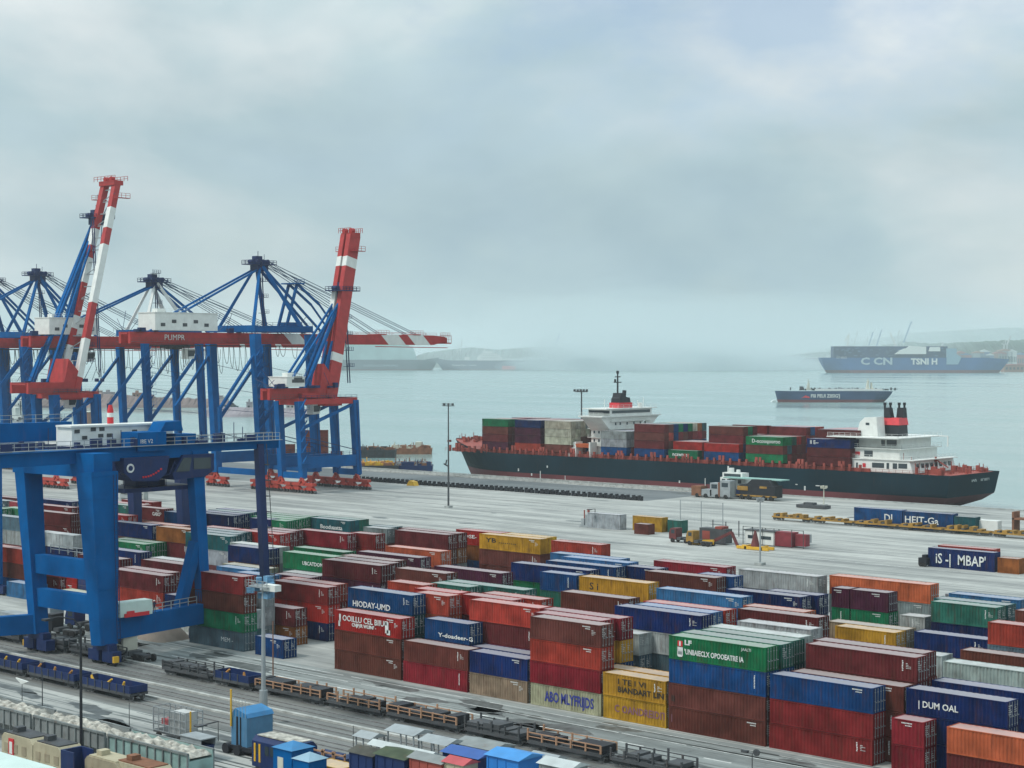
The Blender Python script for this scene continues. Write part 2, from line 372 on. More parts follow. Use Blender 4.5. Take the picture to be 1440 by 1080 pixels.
# painted lines on the road and the apron, worn
mb = MB()
def line(x0, x1, y, w=0.16): mb.bb(x0, x1, y - w / 2, y + w / 2, 0.006, 0.012)
rs = random.Random(3)
for y in (149.6, 147.0):
    x = -260.0
    while x < -60:
        L = rs.uniform(6, 26)
        line(x, x + L, y, 0.14); x += L + rs.uniform(0.2, 3.0)
x = -262.0
while x < -60:
    line(x, x + 3.4, 143.6, 0.26); x += 11.2
x = -250.0
while x < -80:
    line(x, x + 3.0, 112.5, 0.24); x += 12
for y in (259.0, 352.5, 300.0):
    x = -420.0
    while x < -100:
        L = rs.uniform(8, 34); line(x, x + L, y, 0.2); x += L + rs.uniform(0.5, 9)
struct(mb.obj('road_markings', LINEM))
mb = MB()
for gz, (y, x0, x1) in enumerate([(121.0, -700, 60), (122.44, -700, 60), (126.2, -700, 60), (127.64, -700, 60), (131.2, -700, 60), (132.64, -700, 60), (134.6, -700, 60), (136.04, -700, 60)]):
    mb.bb(x0, x1, y - 0.06, y + 0.06, 0.0, 0.14)
for y in (340.0, 362.0): mb.bb(-700, -320, y - 0.1, y + 0.1, 0.0, 0.06)
struct(mb.obj('railway_tracks', RAILM))
mb = MB()
for y in (129.4, 124.3, 137.0): mb.bb(-700, 60, y - 0.25, y + 0.25, 0.0, 0.22)
struct(mb.obj('track_kerbs', mat('pale_kerb_concrete', (0.36, 0.37, 0.35, 1), 0.8, 0.3, 0.3)))

# tyre tracks and oil stains: thin dark films on the paving
mb = MB(); rs = random.Random(91)
for q in range(150):
    y = rs.choice([rs.uniform(246, 380), rs.uniform(137.6, 150), rs.uniform(105, 118), rs.uniform(240, 330)]); x = rs.uniform(-480, -90) if y > 200 else rs.uniform(-260, -80)
    L = rs.uniform(12, 70); sl = rs.uniform(-.05, .05) if y > 200 else rs.uniform(-.012, .012); bend = rs.uniform(-.0012, .0012) if y > 200 else 0; w = rs.uniform(.22, .5)
    for tr_ in (0, 2.1):
        k = len(mb.v); n = 10
        for i in range(n + 1):
            t_ = L * i / n; yy = y + tr_ + sl * t_ + bend * t_ * t_; wv = w * math.sin(math.pi * min(.97, max(.03, i / n))) ** .4
            mb.v.append((x + t_, yy - wv / 2, .0085)); mb.v.append((x + t_, yy + wv / 2, .0085))
        for i in range(n): mb.f.append((k + 2*i, k + 2*i + 2, k + 2*i + 3, k + 2*i + 1))
struct(mb.obj('tyre_marks', mat('tyre_rubber_film', (0.17, 0.185, 0.18, 1), .8, .25, scale=.4)))
mb = MB()
for q in range(110):
    y = rs.choice([rs.uniform(246, 420), rs.uniform(138, 150), rs.uniform(106, 117)]); x = rs.uniform(-430, -110) if y > 200 else rs.uniform(-230, -90); a = rs.uniform(.5, 3.2); b_ = a * rs.uniform(.3, .8); k = len(mb.v); n = 14; ph = rs.uniform(0, 6)
    for i in range(n): th = 6.2832 * i / n; rr = 1 + .3 * math.sin(2 * th + ph) + .16 * math.sin(5 * th + ph * 2); mb.v.append((x + a * rr * math.cos(th) * 1.6, y + b_ * rr * math.sin(th), .0095))
    mb.f.append(tuple(k + i for i in range(n)))
struct(mb.obj('oil_stains', mat('oil_film', (0.10, 0.11, 0.108, 1), .45, .4, scale=.8)))
# ------------------------------------------------------------ containers
PAL = dict(maroon=(.130, .025, .028), dkred=(.20, .022, .023), brown=(.145, .045, .035), red=(.38, .026, .022), orangered=(.36, .050, .032), orange=(.45, .11, .05),
           ochre=(.27, .10, .028), yellow=(.55, .30, .030), navy=(.008, .026, .115), blue=(.008, .065, .20), ltblue=(.045, .17, .36), teal=(.018, .10, .115), green=(.012, .18, .075),
           greenteal=(.03, .15, .115), grey=(.22, .26, .27), white=(.50, .55, .53), greyblue=(.10, .16, .20), tan=(.27, .22, .14), beige=(.38, .40, .27), purple=(.085, .020, .045), crimson=(.25, .020, .032), palegrey=(.36, .40, .40), cream=(.48, .48, .38))
CNAME = dict(maroon='maroon', dkred='dark red', brown='brown', red='bright red', orangered='orange-red', orange='orange', ochre='ochre brown', yellow='yellow', navy='navy blue', blue='blue', ltblue='light blue', teal='teal', green='green', greenteal='grey-green', grey='grey', white='white', greyblue='blue-grey', tan='weathered tan', beige='beige', purple='plum purple', crimson='crimson', palegrey='pale grey', cream='cream')
CW = 2.44
CM = {}
def con_meshes(L, H):
    key = (round(L, 1), round(H, 2))
    if key in CM: return CM[key]
    # body: corrugated long sides and front end, local x 0..L, y 0..CW, z 0..H
    mb = MB(); p = 0.15; d = 0.07
    n = max(3, int(round((L - 2 * p) / 0.40))); st = (L - 2 * p) / n
    xs = []
    for i in range(n):
        x = p + i * st
        xs += [(x, 0), (x + st * .28, 0), (x + st * .5, d), (x + st * .78, d)]
    xs.append((L - p, 0))
    for side in (0, 1):
        k = len(mb.v)
        for (x, dd) in xs:
            y = (0.03 + dd) if side == 0 else CW - 0.03 - dd
            mb.v.append((x, y, p)); mb.v.append((x, y, H - 0.1))
        for i in range(len(xs) - 1): mb.f.append((k + 2*i, k + 2*i + 2, k + 2*i + 3, k + 2*i + 1))
    ny = 7; k = len(mb.v)
    for i in range(ny * 2 + 1):
        y = 0.1 + (CW - 0.2) * i / (ny * 2); x = 0.02 + (0.05 if i % 2 else 0)
        mb.v.append((x, y, p)); mb.v.append((x, y, H - 0.1))
    for i in range(ny * 2): mb.f.append((k + 2*i, k + 2*i + 1, k + 2*i + 3, k + 2*i + 2))
    mb.bb(0.1, L - 0.1, 0.12, CW - 0.12, 0.05, 0.15)
    body = mb.mesh('body'); body.materials.append(M_CON)
    # frame: posts, rails, corner castings
    mb = MB(); 
    for x in (0.09, L - 0.09):
        for y in (0.08, CW - 0.08): mb.bb(x - 0.08, x + 0.08, y - 0.075, y + 0.075, 0.12, H - 0.12)
        mb.bb(x - 0.07, x + 0.07, 0.15, CW - 0.15, H - 0.13, H - 0.01); mb.bb(x - 0.07, x + 0.07, 0.15, CW - 0.15, 0.02, 0.16)
        for y in (0.09, CW - 0.09):
            for z in (0.06, H - 0.055): mb.bb(x - 0.09, x + 0.09, y - 0.09, y + 0.09, z - 0.06, z + 0.06)
    for y in (0.05, CW - 0.05):
        mb.bb(0.17, L - 0.17, y - 0.045, y + 0.045, H - 0.11, H - 0.02); mb.bb(0.17, L - 0.17, y - 0.045, y + 0.045, 0.02, 0.17)
    frame = mb.mesh('frame'); frame.materials.append(M_CON)
    mb = MB(); nr = max(3, int(L / 0.7)); k = 0
    for i in range(nr * 2 + 1):
        x = 0.17 + (L - 0.34) * i / (nr * 2); z = H - 0.035 - (0.03 if i % 2 else 0)
        mb.v.append((x, 0.09, z)); mb.v.append((x, CW - 0.09, z))
    for i in range(nr * 2): mb.f.append((2*i, 2*i + 2, 2*i + 3, 2*i + 1))
    roof = mb.mesh('roof'); roof.materials.append(M_ROOF)
    doors = []; rods = []
    for y0, y1 in ((0.16, CW / 2 - 0.01), (CW / 2 + 0.01, CW - 0.16)):
        mb = MB(); mb.bb(L - 0.09, L - 0.04, y0, y1, 0.17, H - 0.14)
        for q in range(5):
            z = 0.3 + (H - 0.6) * q / 4; mb.bb(L - 0.04, L - 0.02, y0 + 0.08, y1 - 0.08, z - 0.12, z + 0.12)
        me = mb.mesh('door'); me.materials.append(M_CON); doors.append(me)
        mb = MB()
        for f in (0.27, 0.75):
            y = y0 + (y1 - y0) * f; mb.tube((L + 0.015, y, 0.1), (L + 0.015, y, H - 0.08), 0.028, n=5)
            mb.bb(L + 0.0, L + 0.06, y - 0.02, y + 0.34, 1.05, 1.11)
            for z in (0.3, 1.2, 2.1): mb.bb(L - 0.02, L + 0.04, y - 0.07, y + 0.07, z - 0.04, z + 0.04)
        me = mb.mesh('lock_rods'); me.materials.append(STEEL); rods.append(me)
    CM[key] = (body, frame, roof, doors, rods)
    return CM[key]
MARKS = []
def build_marks():
    """worn identification stencilling: rows and columns of small pale dashes, no readable text"""
    for seed in range(5):
        r = random.Random(seed); mb = MB()
        def blk(x, z, w, h): mb.bb(x, x + w, -0.018, 0.0, z, z + h)
        if seed % 2 == 0:                     # upright row
            for i in range(r.randint(6, 10)): blk(0.3 + r.uniform(-.03, .03), 1.9 - i * 0.16, 0.14, 0.10)
        else:
            for i in range(8): blk(-0.6 + i * 0.15, 2.05, 0.10, 0.12)
            for i in range(5): blk(-0.2 + i * 0.15, 1.82, 0.10, 0.10)
        if seed > 1:
            for j in range(4):
                for i in range(r.randint(2, 6)): blk(0.75 + i * 0.10, 1.7 - j * 0.16, 0.07, 0.06)
        me = mb.mesh('id_stencil'); me.materials.append(LETW); MARKS.append(me)
build_marks()
MARKE = []
for seed in range(3):
    r = random.Random(seed + 40); mb = MB()
    for j in range(5):
        for i in range(r.randint(3, 6)):
            y = 0.3 + i * 0.13; mb.bb(0, 0.015, y, y + 0.09, 1.95 - j * 0.2, 2.05 - j * 0.2)
    for j in range(3):
        for i in range(r.randint(2, 5)):
            y = 1.45 + i * 0.13; mb.bb(0, 0.015, y, y + 0.08, 1.7 - j * 0.2, 1.78 - j * 0.2)
    me = mb.mesh('door_stencil'); me.materials.append(LETW); MARKE.append(me)
NCON = [0]
crs = random.Random(11)
# boxes the camera sees little or nothing of, by checksum of their description: they go into one mesh
BURIED = {4236, 7756, 14823, 15378, 27023, 39689, 42199, 53341, 55515, 64114, 67087, 69580, 76895, 78009, 79111, 82775, 86515, 92279, 104256, 105997, 109325, 112674, 113818, 115516,
119043, 120196, 122434, 122760, 139844, 144058, 151009, 152164, 153090, 155353, 158123, 161850, 169708, 171013, 172140, 182590, 189925, 191736, 192852, 207123, 214845, 216224, 226329, 235172,
240879, 247589, 255296, 257959, 259847, 269682, 270646, 277106, 288757, 292459, 294742, 296554, 300837, 301946, 302180, 303705, 321052, 322101, 332039, 332285, 357874, 361452, 362751, 367627,
374758, 379206, 380179, 384246, 387375, 389136, 392100, 393893, 394485, 398325, 399904, 400501, 408110, 415019, 431135, 433894, 434131, 434568, 434583, 435434, 442075, 452233, 455907, 456968,
463790, 489651, 495490, 498144, 503364, 503892, 513881, 518686, 518736, 518886, 520020, 527066, 529286, 546004, 552396, 555400, 567159, 567820, 577120, 589852, 591241, 601671, 606112, 606837,
608666, 613409, 616359, 620660, 621263, 631366, 636250, 638994, 644654, 648057, 648802, 652863, 660426, 664862, 679671, 680683, 684758, 693204, 697145, 700405, 700840, 703511, 706386, 722470,
725847, 727408, 729410, 731794, 734334, 737022, 751117, 765583, 765597, 767116, 767248, 769706, 775292, 775743, 777137, 778673, 781725, 781852, 784418, 788721, 788833, 792110, 798832, 805862,
809792, 817557, 818680, 834853, 838066, 849070, 852539, 863026, 868697, 874446, 878397, 881112, 885865, 886783, 887281, 888508, 892866, 893078, 902171, 903459, 903953, 914632, 920946, 929489,
941119, 954442, 957421, 958201, 965302, 967024, 972472, 976039, 978374, 980958, 981247, 982687, 983179, 983219, 989660, 993086, 994090, 994447, 996529}
BUR = {'yard': [[], [], [], []], 'ship': [[], [], [], []]}      # verts, faces, face colours, roof flags
def bury(store, x, y, z, L, H, c):
    V, F_, C_, R_ = store; mb = MB(); mb.bb(x + .03, x + L - .03, y + .03, y + CW - .03, z + .02, z + H - .03)
    n = max(3, int(L / .5))                          # corrugated side towards the road
    k = len(V); V += mb.v; F_ += [tuple(a + k for a in f) for f in mb.f]; C_ += [c] * len(mb.f); R_ += [0, 1, 0, 0, 0, 0]
    m2 = MB()
    for i in range(n): xx = x + .1 + i * (L - .3) / n; m2.bb(xx, xx + .16, y, y + .05, z + .15, z + H - .12)
    for i in range(4): yy = y + .3 + i * .55; m2.bb(x + L - .04, x + L + .01, yy, yy + .05, z + .1, z + H - .1)
    k = len(V); V += m2.v; F_ += [tuple(a + k for a in f) for f in m2.f]; C_ += [c] * len(m2.f); R_ += [0] * len(m2.f)
def bury_flush(key, label, where):
    V, F_, C_, R_ = BUR[key]
    if not V: return
    me = bpy.data.meshes.new('stacked_containers'); me.from_pydata(V, [], F_)
    at = me.color_attributes.new('paint', 'FLOAT_COLOR', 'CORNER'); i = 0
    me.materials.append(M_BUR); me.materials.append(M_BURR)
    for p, c, r in zip(me.polygons, C_, R_):
        p.material_index = r
        for li in p.loop_indices: at.data[li].color = c
    o = bpy.data.objects.new('stacked_containers', me); COL.objects.link(o); tag(o, label, 'containers', kind='stuff')
def container(x, y, z, L, H, col, label, group, detail=2, parent_rz=None, marks=True):
    """corner (x,y,z) is the front left bottom corner"""
    NCON[0] += 1
    if zlib.crc32(label.encode()) % 1000003 in BURIED:
        v = crs.uniform(0.72, 1.0); bury(BUR['ship' if 'ship container' in label else 'yard'], x, y, z, L, H, tuple(q * v for q in PAL[col]) + (1,)); return None
    body, frame, roof, doors, rods = con_meshes(L, H)
    base = PAL[col]; v = crs.uniform(0.6, .92); c = tuple(min(1, q * v * crs.uniform(.94, 1.06)) for q in base) + (1,)
    r = bpy.data.objects.new('shipping_container', None); COL.objects.link(r); r.location = (x, y, z); r.empty_display_size = 0.5
    tag(r, label, 'container', group)
    def ch(name, me, par=r, loc=(0, 0, 0)):
        o = bpy.data.objects.new(name, me); COL.objects.link(o); o.parent = par; o.location = loc; o.color = c
        return o
    ch('body', body); ch('frame', frame); ch('roof', roof)
    for i in (0, 1):
        d = ch('door', doors[i])
        if detail > 1:
            ch('lock_rods', rods[i], d)
    if marks:
        k = crs.randint(0, 4)
        if crs.random() < 0.85 and col not in ('white', 'cream'): ch('id_stencil', MARKS[k], r, (L - 1.75 + crs.uniform(-.2, .1) - (0.2 if k > 1 else 0), 0.028, H - 2.5 + 0.05))
        if detail > 1 and crs.random() < 0.8: ch('door_stencil', MARKE[crs.randint(0, 2)], r, (L - 0.017, 0, H - 2.45))
    return r
# ------------------------------------------------------------ the container yard
LANE0, PITCH = 152.0, 2.7
def laneY(k): return LANE0 + PITCH * k
# (lane, tiers, xl px or None, xr px or None, length or None, colours from the top down, text or None)
Y_ = [
 (0, 4, None, 341, 12.2, 'dkred brown green greyblue', ('2:', )),
 (1, 2, None, 352, 12.2, 'palegrey teal', None),
 (2, 3, None, 367, 12.2, 'palegrey palegrey grey', None),
 (0, 1, None, 397, 5.9, 'blue', None),
 (3, 2, None, 413, 12.2, 'maroon ochre', None),
 (5, 3, 380, 459.5, None, 'dkred red navy', None),
 (6, 3, None, 471, 12.2, 'orangered dkred navy', None),
 (2, 3, 152, 228, None, 'maroon orangered orangered', None),
 (3, 3, None, 236, 12.2, 'maroon maroon brown', None),
 (2, 2, 231, None, 5.9, 'navy white', None),
 (3, 2, 240, None, 5.9, 'dkred maroon', None),
 (4, 2, None, 283, 12.2, 'white dkred', None),
 (6, 3, None, 262, 12.2, 'maroon dkred', None),
 (7, 3, None, 275, 12.2, 'palegrey maroon', None),
 (5, 3, None, 168, 12.2, 'maroon navy', None),
 (8, 3, None, 196, 12.2, 'navy maroon', None),
 (11, 3, None, 203, 12.2, 'green maroon', None),
 (12, 3, None, 218, 12.2, 'green brown', None),
 (13, 4, 154, 212, None, 'navy maroon', None),
 (13, 4, 219, 274, None, 'ochre maroon maroon', None),
 (14, 4, None, 256, 12.2, 'orange brown', None),
 (16, 4, None, 178, 12.2, 'red brown', None),
 (21, 4, None, 182, 12.2, 'greenteal brown', None),
 (21, 4, 183.5, None, 11.0, 'maroon brown', ('GABO', .7, 7.2, 1.1, 'LETW')),
 (22, 4, 150, None, 12.2, 'dkred brown', None),
 (24, 4, 170, 213, None, 'dkred brown', None),
 (25, 3, 176, 232, None, 'red brown', None),
 (26, 3, 236, 262, None, 'grey', None),
 (20, 4, 230, 275, None, 'blue teal', None),
 (19, 4, None, 25, 12.2, 'maroon brown', None),
 (20, 4, 30, None, 12.2, 'maroon navy', None),
 (17, 4, 12, None, 12.2, 'crimson brown', None),
 (17, 4, None, 8, 12.2, 'greyblue brown', None),
 (14, 4, 5, None, 12.2, 'green brown', None),
 (13, 4, None, 2, 12.2, 'green brown', None),
 (10, 4, None, 42, 13.5, 'greyblue palegrey', None),
 (4, 3, None, 41, 13.5, 'orangered brown blue', None),
 (3, 1, 8, 48, None, 'ltblue', None),
 (20, 4, None, 99, 12.2, 'navy', None),
 (17, 4, None, 99, 12.2, 'dkred maroon', None),
 (14, 4, None, 98, 12.2, 'maroon maroon', None),
 (11, 3, None, 101, 12.2, 'white navy', None),
 (6, 2, None, 82, 6.0, 'red dkred', None),
 (5, 2, 92, None, 12.2, 'red red', None),
 (3, 1, 82, None, 12.2, 'beige', None),
 (21, 4, None, 327, 11.5, 'navy blue', None),
 (22, 4, None, 336, 12.2, 'navy teal', None),
 (23, 4, None, 347, 12.2, 'teal maroon', None),
 (24, 4, None, 358, 12.2, 'navy brown', None),
 (21, 4, 351, None, 6.06, 'navy maroon', None),
 (21, 4, None, 402, 6.06, 'green maroon', None),
 (22, 4, None, 412, 12.2, 'green brown', None),
 (23, 4, None, 422, 12.2, 'green brown', None),
 (24, 4, None, 431, 12.2, 'green brown', None),
 (16, 4, 350, 404, None, 'maroon maroon', None),
 (17, 4, None, 412, 9.0, 'maroon brown', None),
 (18, 4, 417, 487, None, 'crimson maroon', None),
 (15, 4, None, 392, 12.2, 'red brown', None),
 (9, 4, 320, 376, None, 'navy brown', None),
 (10, 4, None, 390, 12.2, 'palegrey grey', None),
 (12, 4, None, 322, 12.2, 'teal palegrey', None),
 (13, 4, None, 330, 12.2, 'teal palegrey', None),
 (14, 4, None, 338, 12.2, 'teal navy', None),
 (15, 4, None, 345, 12.2, 'orangered maroon', None),
 (9, 4, 397, None, 12.2, 'green greenteal', ('UBCATDOMM', 0.55, 4.6, 0.85, 'LETW', 5.4)),
 (11, 4, 412, None, 12.2, 'green maroon', None),
 (8, 3, 397, None, 11.0, 'palegrey greyblue', None),
 (8, 3, 312, 374, None, 'beige navy', None),
 (7, 3, 303, 352, None, 'ltblue navy', None),
 (6, 3, 330, 378, None, 'ltblue navy', None),
 (7, 3, 385, 435, None, 'purple navy', None),
 (24, 4, 435, 491, None, 'teal brown', ('Booduaatta', 0.75, 3.0, 0.75, 'LETW', 6.2)),
 (25, 4, None, 505, 12.2, 'greenteal brown', None),
 (19, 4, 493, None, 6.06, 'dkred orangered', None),
 (22, 4, 511, 544, None, 'grey brown', None),
 (23, 4, 518, 552, None, 'teal brown', None),
 (22, 4, 555, 629, None, 'maroon brown', None),
 (23, 4, 560, 643, None, 'maroon ochre', None),
 (15, 4, 542, 619, None, 'orange maroon', None),
 (25, 4, 641, None, 11.0, 'red ochre', ('IA =SE-', 0.6, 0.6, 1.2, 'LETW', 4.4)),
 (24, 4, 674, 760, None, 'yellow brown brown', ('YB .........', 0.75, 1.5, 1.25, 'LETK', 7.0)),
 (25, 4, 706, 770, None, 'yellow brown', None),
 (24, 4, 775, 845, None, 'orangered blue', None),
 (8, 4, 452, 534, None, 'maroon purple', None),
 (9, 4, None, 548, 12.2, 'maroon maroon', None),
 (10, 4, 478, None, 12.2, 'brown maroon', None),
 (12, 4, 502, 590, None, 'purple maroon', None),
 (8, 4, 556, 627, None, 'brown purple', None),
 (10, 4, 610, 705, None, 'purple maroon', None),
 (1, 4, 488, 579, None, 'blue teal teal', ('HIODAY-UMD', 0.75, 0.9, 0.2, 'LETW', 7.2)),
 (2, 4, 583, None, 6.06, 'orangered orange dkred', None),
 (3, 4, None, 643, 8.0, 'red dkred blue', None),
 (4, 4, 545, 597, None, 'orangered brown', None),
 (5, 4, 606, 660, None, 'greenteal brown', None),
 (6, 4, 626, 738, None, 'greenteal brown', None),
 (4, 4, 677, 760, None, 'orangered red', None),
 (2, 4, 660, 761, None, 'orangered maroon crimson', None),
 (3, 4, 648, None, 9.0, 'red maroon', None),
 (1, 3, 597, 672, None, 'blue navy', ('Y-doadeer-G', 0.5, 2.4, 0.5, 'LETW', 6.0)),
 (1, 2, 662, 744, None, 'navy tan', None),
 (14, 4, 719, 829, None, 'navy green green', None),
 (19, 4, 774, 872, None, 'ltblue navy', None),
 (18, 4, 790, 884, None, 'ltblue navy', None),
 (16, 4, 768, 866, None, 'blue navy', None),
 (12, 4, 759.5, 811, None, 'blue greenteal teal', None),
 (12, 4, 815, 912, None, 'yellow grey brown', ('S i', 0.95, 1.8, 0.9, 'LETK', 1.6)),
 (7, 4, 789, 884, None, 'brown crimson maroon', None),
 (4, 3, 782, 899, None, 'palegrey greyblue greyblue', None),
 (5, 4, 864, 986, None, 'navy palegrey greyblue', None),
 (6, 4, 893, 1000, None, 'ltblue blue grey', None),
 (7, 4, 905, 1020, None, 'orangered brown blue', None),
 (1, 4, None, 863, 12.2, 'crimson yellow blue blue', None),
 (2, 4, None, 872, 12.2, 'crimson yellow blue blue', None),
 (1, 4, 958, 1100, None, 'greenteal blue', None),
 (2, 4, None, 1114, 12.2, 'greenteal teal', None),
 (3, 4, None, 1126, 12.2, 'palegrey grey', None),
 (5, 4, 1037, 1140, None, 'palegrey grey', None),
 (1, 2, 849, 948, None, 'yellow brown', None),
 (16, 4, 907, 1006, None, 'brown navy', None),
 (17, 4, None, 925, 6.06, 'navy navy', None),
 (20, 4, 920, 1022, None, 'crimson navy', None),
 (17, 4, None, 1032, 6.06, 'blue navy', None),
 (20, 4, 1039, 1151, None, 'palegrey grey greyblue', None),
 (13, 4, 1021, 1128, None, 'navy brown', None),
 (14, 4, None, 1152, 8.0, 'navy greyblue', None),
 (11, 4, 923, None, 13.7, 'ltblue navy', None),
 (8, 4, 1038, 1152, None, 'maroon purple grey', None),
 (9, 4, 1046, 1133, None, 'orange brown', None),
 (21, 4, 1167, 1309, None, 'orange grey grey', None),
 (17, 4, 1197, 1250, None, 'purple green green', None),
 (17, 4, 1170, 1196, None, 'purple green green', None),
 (17, 3, 1267, 1303, None, 'palegrey grey', None),
 (16, 4, 1310, 1403, None, 'greenteal navy navy', None),
 (17, 4, None, 1418, 10.0, 'teal navy', None),
 (19, 4, 1335, 1436, None, 'ltblue blue brown', None),
 (16, 4, 1429, None, 12.2, 'brown brown', None),
 (25, 3, 1330, 1366, None, 'palegrey', None),
 (25, 3, 1369, 1405, None, 'brown brown', None),
 (13, 3, 1287, 1390, None, 'navy maroon', None),
 (12, 3, 1175.5, 1261, None, 'yellow grey', None),
 (13, 3, None, 1275, 11.0, 'tan grey', None),
 (12, 4, 1391, None, 12.2, 'orangered greyblue', None),
 (2, 4, 1134, 1290, None, 'maroon maroon brown', None),
 (3, 4, None, 1302, 13.4, 'maroon maroon brown', None),
 (1, 3, None, 1272, 13.4, 'brown brown brown', None),
 (7, 3, 1328, None, 13.2, 'white palegrey', None),
 (8, 3, None, 1326, 6.0, 'palegrey palegrey grey', None),
 (10, 3, 1352, None, 13.2, 'brown brown', None),
 (1, 3, 1276, 1419, None, 'navy navy navy', ('| DUM OAL', 0.62, 1.3, 0.85, 'LETW', 4.4)),
 (3, 3, 1312, None, 13.2, 'navy navy', None),
 # the front row beside the road
 (0, 3, 470, 563, None, 'red brown brown', ('OOILLU CEL BIIUC', 0.72, 1.5, 1.3, 'LETW', 8.6)),
 (0, 2, 567, 657, None, 'brown crimson', None),
 (0, 2, 660.5, 742, None, 'navy tan', None),
 (0, 4, 746, 845, None, 'brown orangered crimson beige', ('4:', )),
 (0, 2, 849, 937, None, 'yellow yellow', ('y:', )),
 (0, 4, 941, 1078, None, 'green blue brown brown', ('g:', )),
 (0, 3, 1083, 1229, None, 'blue dkred dkred', None),
 (0, 2, 1256, None, 3.6, 'crimson crimson', None),
 (-0.0, 2, 1333, None, 12.2, 'orange maroon', None),
]
HT = 2.6
used = {}
ordn = {}
def tierword(i, n):
    return 'topmost' if i == n - 1 else ('ground-level' if i == 0 else {1: 'second-tier', 2: 'third-tier', 3: 'fourth-tier'}[i])
ORD = ['first', 'second', 'third', 'fourth', 'fifth', 'sixth', 'seventh', 'eighth', 'ninth', 'tenth', 'eleventh', 'twelfth', 'thirteenth', 'fourteenth', 'fifteenth', 'sixteenth']
def nth(i):
    if i < 16: return ORD[i]
    t = i + 1; return {20: 'twentieth', 21: 'twenty-first', 22: 'twenty-second', 23: 'twenty-third', 24: 'twenty-fourth', 25: 'twenty-fifth', 26: 'twenty-sixth', 27: 'twenty-seventh', 17: 'seventeenth', 18: 'eighteenth', 19: 'nineteenth'}[t]
stacks = []
for (k, n, xl, xr, L, cols, tx) in Y_:
    Y = laneY(k)
    if xl is not None and xr is not None:
        X0 = XatY(xl, Y); X1 = XatY(xr, Y)
    elif xl is not None: X0 = XatY(xl, Y); X1 = X0 + L
    else: X1 = XatY(xr, Y); X0 = X1 - L
    stacks.append([k, n, X0, X1, cols.split(), tx, Y])
stacks.sort(key=lambda s: (s[0], s[2]))
for a, b_ in zip(stacks[:-1], stacks[1:]):
    if a[0] == b_[0] and a[3] > b_[2] - 0.15:
        ov = a[3] - b_[2] + 0.25
        if ov > 2.5: print('OVERLAP lane', a[0], 'by %.1f' % ov, a[4], b_[4], 'x %.1f' % a[2], '%.1f' % b_[2])
        # shorten whichever runs under its neighbour
        if a[3] - a[2] > 7 or ov < 1.2: a[3] -= ov
        else: b_[2] += ov
lane_keys = sorted(set(s[0] for s in stacks))
HIDDEN = MB()
front = {}
for kk in lane_keys:
    row = [s for s in stacks if s[0] == kk]
    for i, s in enumerate(row):
        k, n, X0, X1, cols, tx, Y = s; L = X1 - X0
        if L < 2.5: print('SHORT', k, i, L, cols)
        H = 2.58
        for j, c in enumerate(cols):
            tier = n - 1 - j
            if tier < 0: break
            low = 'front row by the road' if k == 0 else '%s row from the road' % nth(k)
            lab = '%s container, %s, %s stack from left, %s' % (CNAME[c], tierword(tier, n), nth(i), low)
            if len(row) > 1 and i == len(row) - 1: lab = '%s container, %s, rightmost stack, %s' % (CNAME[c], tierword(tier, n), low)
            if len(row) == 1: lab = '%s container, %s, only stack, %s' % (CNAME[c], tierword(tier, n), low)
            # stacked boxes never line up exactly
            jx = crs.uniform(-.06, .06); jy = crs.uniform(-.04, .04)
            o = container(X0 + jx, Y + jy, tier * HT + 0.01, round(L, 1), H, c, lab, 'containers stacked in the yard', 2 if Y < 215 else 1)
            if o is None: continue
            if k == 0: front[(i, tier)] = (o, L)
            if tx and len(tx) >= 5 and j == 0:
                s_, h_, x_, z_, m_ = tx[:5]
                text(s_, h_, globals()[m_], o, (x_, 0.026, z_), (rad(90), 0, 0), xs=0.95, fit=tx[5] if len(tx) > 5 else None, bold=.015)
                o['label'] = lab.replace(' container', ' container with %s lettering' % ('white' if m_ == 'LETW' else 'black'))
        for tier in range(0, n - len(cols)):
            bury(BUR['yard'], X0, Y, tier * HT + .01, L, H, tuple(q * .85 for q in PAL[crs.choice(['maroon', 'brown', 'navy', 'blue', 'maroon', 'grey', 'orangered'])]) + (1,))
        front.setdefault('row', row)
bury_flush('yard', 'lower containers buried inside the yard stacks behind the rows in front', 0)
# front-row lettering
def fr(x_px):
    Xw = XatY(x_px, LANE0)
    row = [s for s in stacks if s[0] == 0]
    for i, s in enumerate(row):
        if s[2] - 0.3 <= Xw <= s[3]: return i
def put(i, tier, s_, h_, x_, z_, m_, xs=1.0, say=None, bold=0.0, fit=None):
    if (i, tier) not in front: return
    o, L = front[(i, tier)]
    text(s_, h_, m_, o, (x_, 0.02, z_), (rad(90), 0, 0), xs=xs, bold=bold, fit=fit)
    if say and 'lettering' not in o['label']: o['label'] = o['label'].replace(' container', ' container with ' + say, 1)
i = fr(500); put(i, 2, "CNJF)IR WLIINI' -", .42, 3.3, .72, LETW, 1.0, 'white lettering', 0.02, 4.6)
mb = MB(); mb.bb(9.6, 10.2, 0.0, 0.03, .5, 1.9); mb.bb(9.9, 10.5, 0.0, 0.028, .3, .9); mb.bb(9.5, 9.9, 0.0, 0.026, 1.5, 2.0); mb.bb(.9, 1.2, 0, .028, 1.1, 2.1); mb.bb(.75, 1.05, 0, .026, .5, 1.2)
o = mb.obj('emblem', LETW, front[(i, 2)][0])
i = fr(800)
put(i, 0, 'ABO MLYFRIJDS', 1.15, 2.2, .72, LETB, 0.86, 'blue lettering', 0.04, 7.4)
i = fr(890)
put(i, 1, 'I TE I VI', .6, 2.1, 1.5, LETK, 0.9, 'black lettering', 0.01, 4.0); put(i, 1, 'BIANDART LINE  II', .62, 2.1, .6, LETK, 0.84, None, 0.02, 8.0)
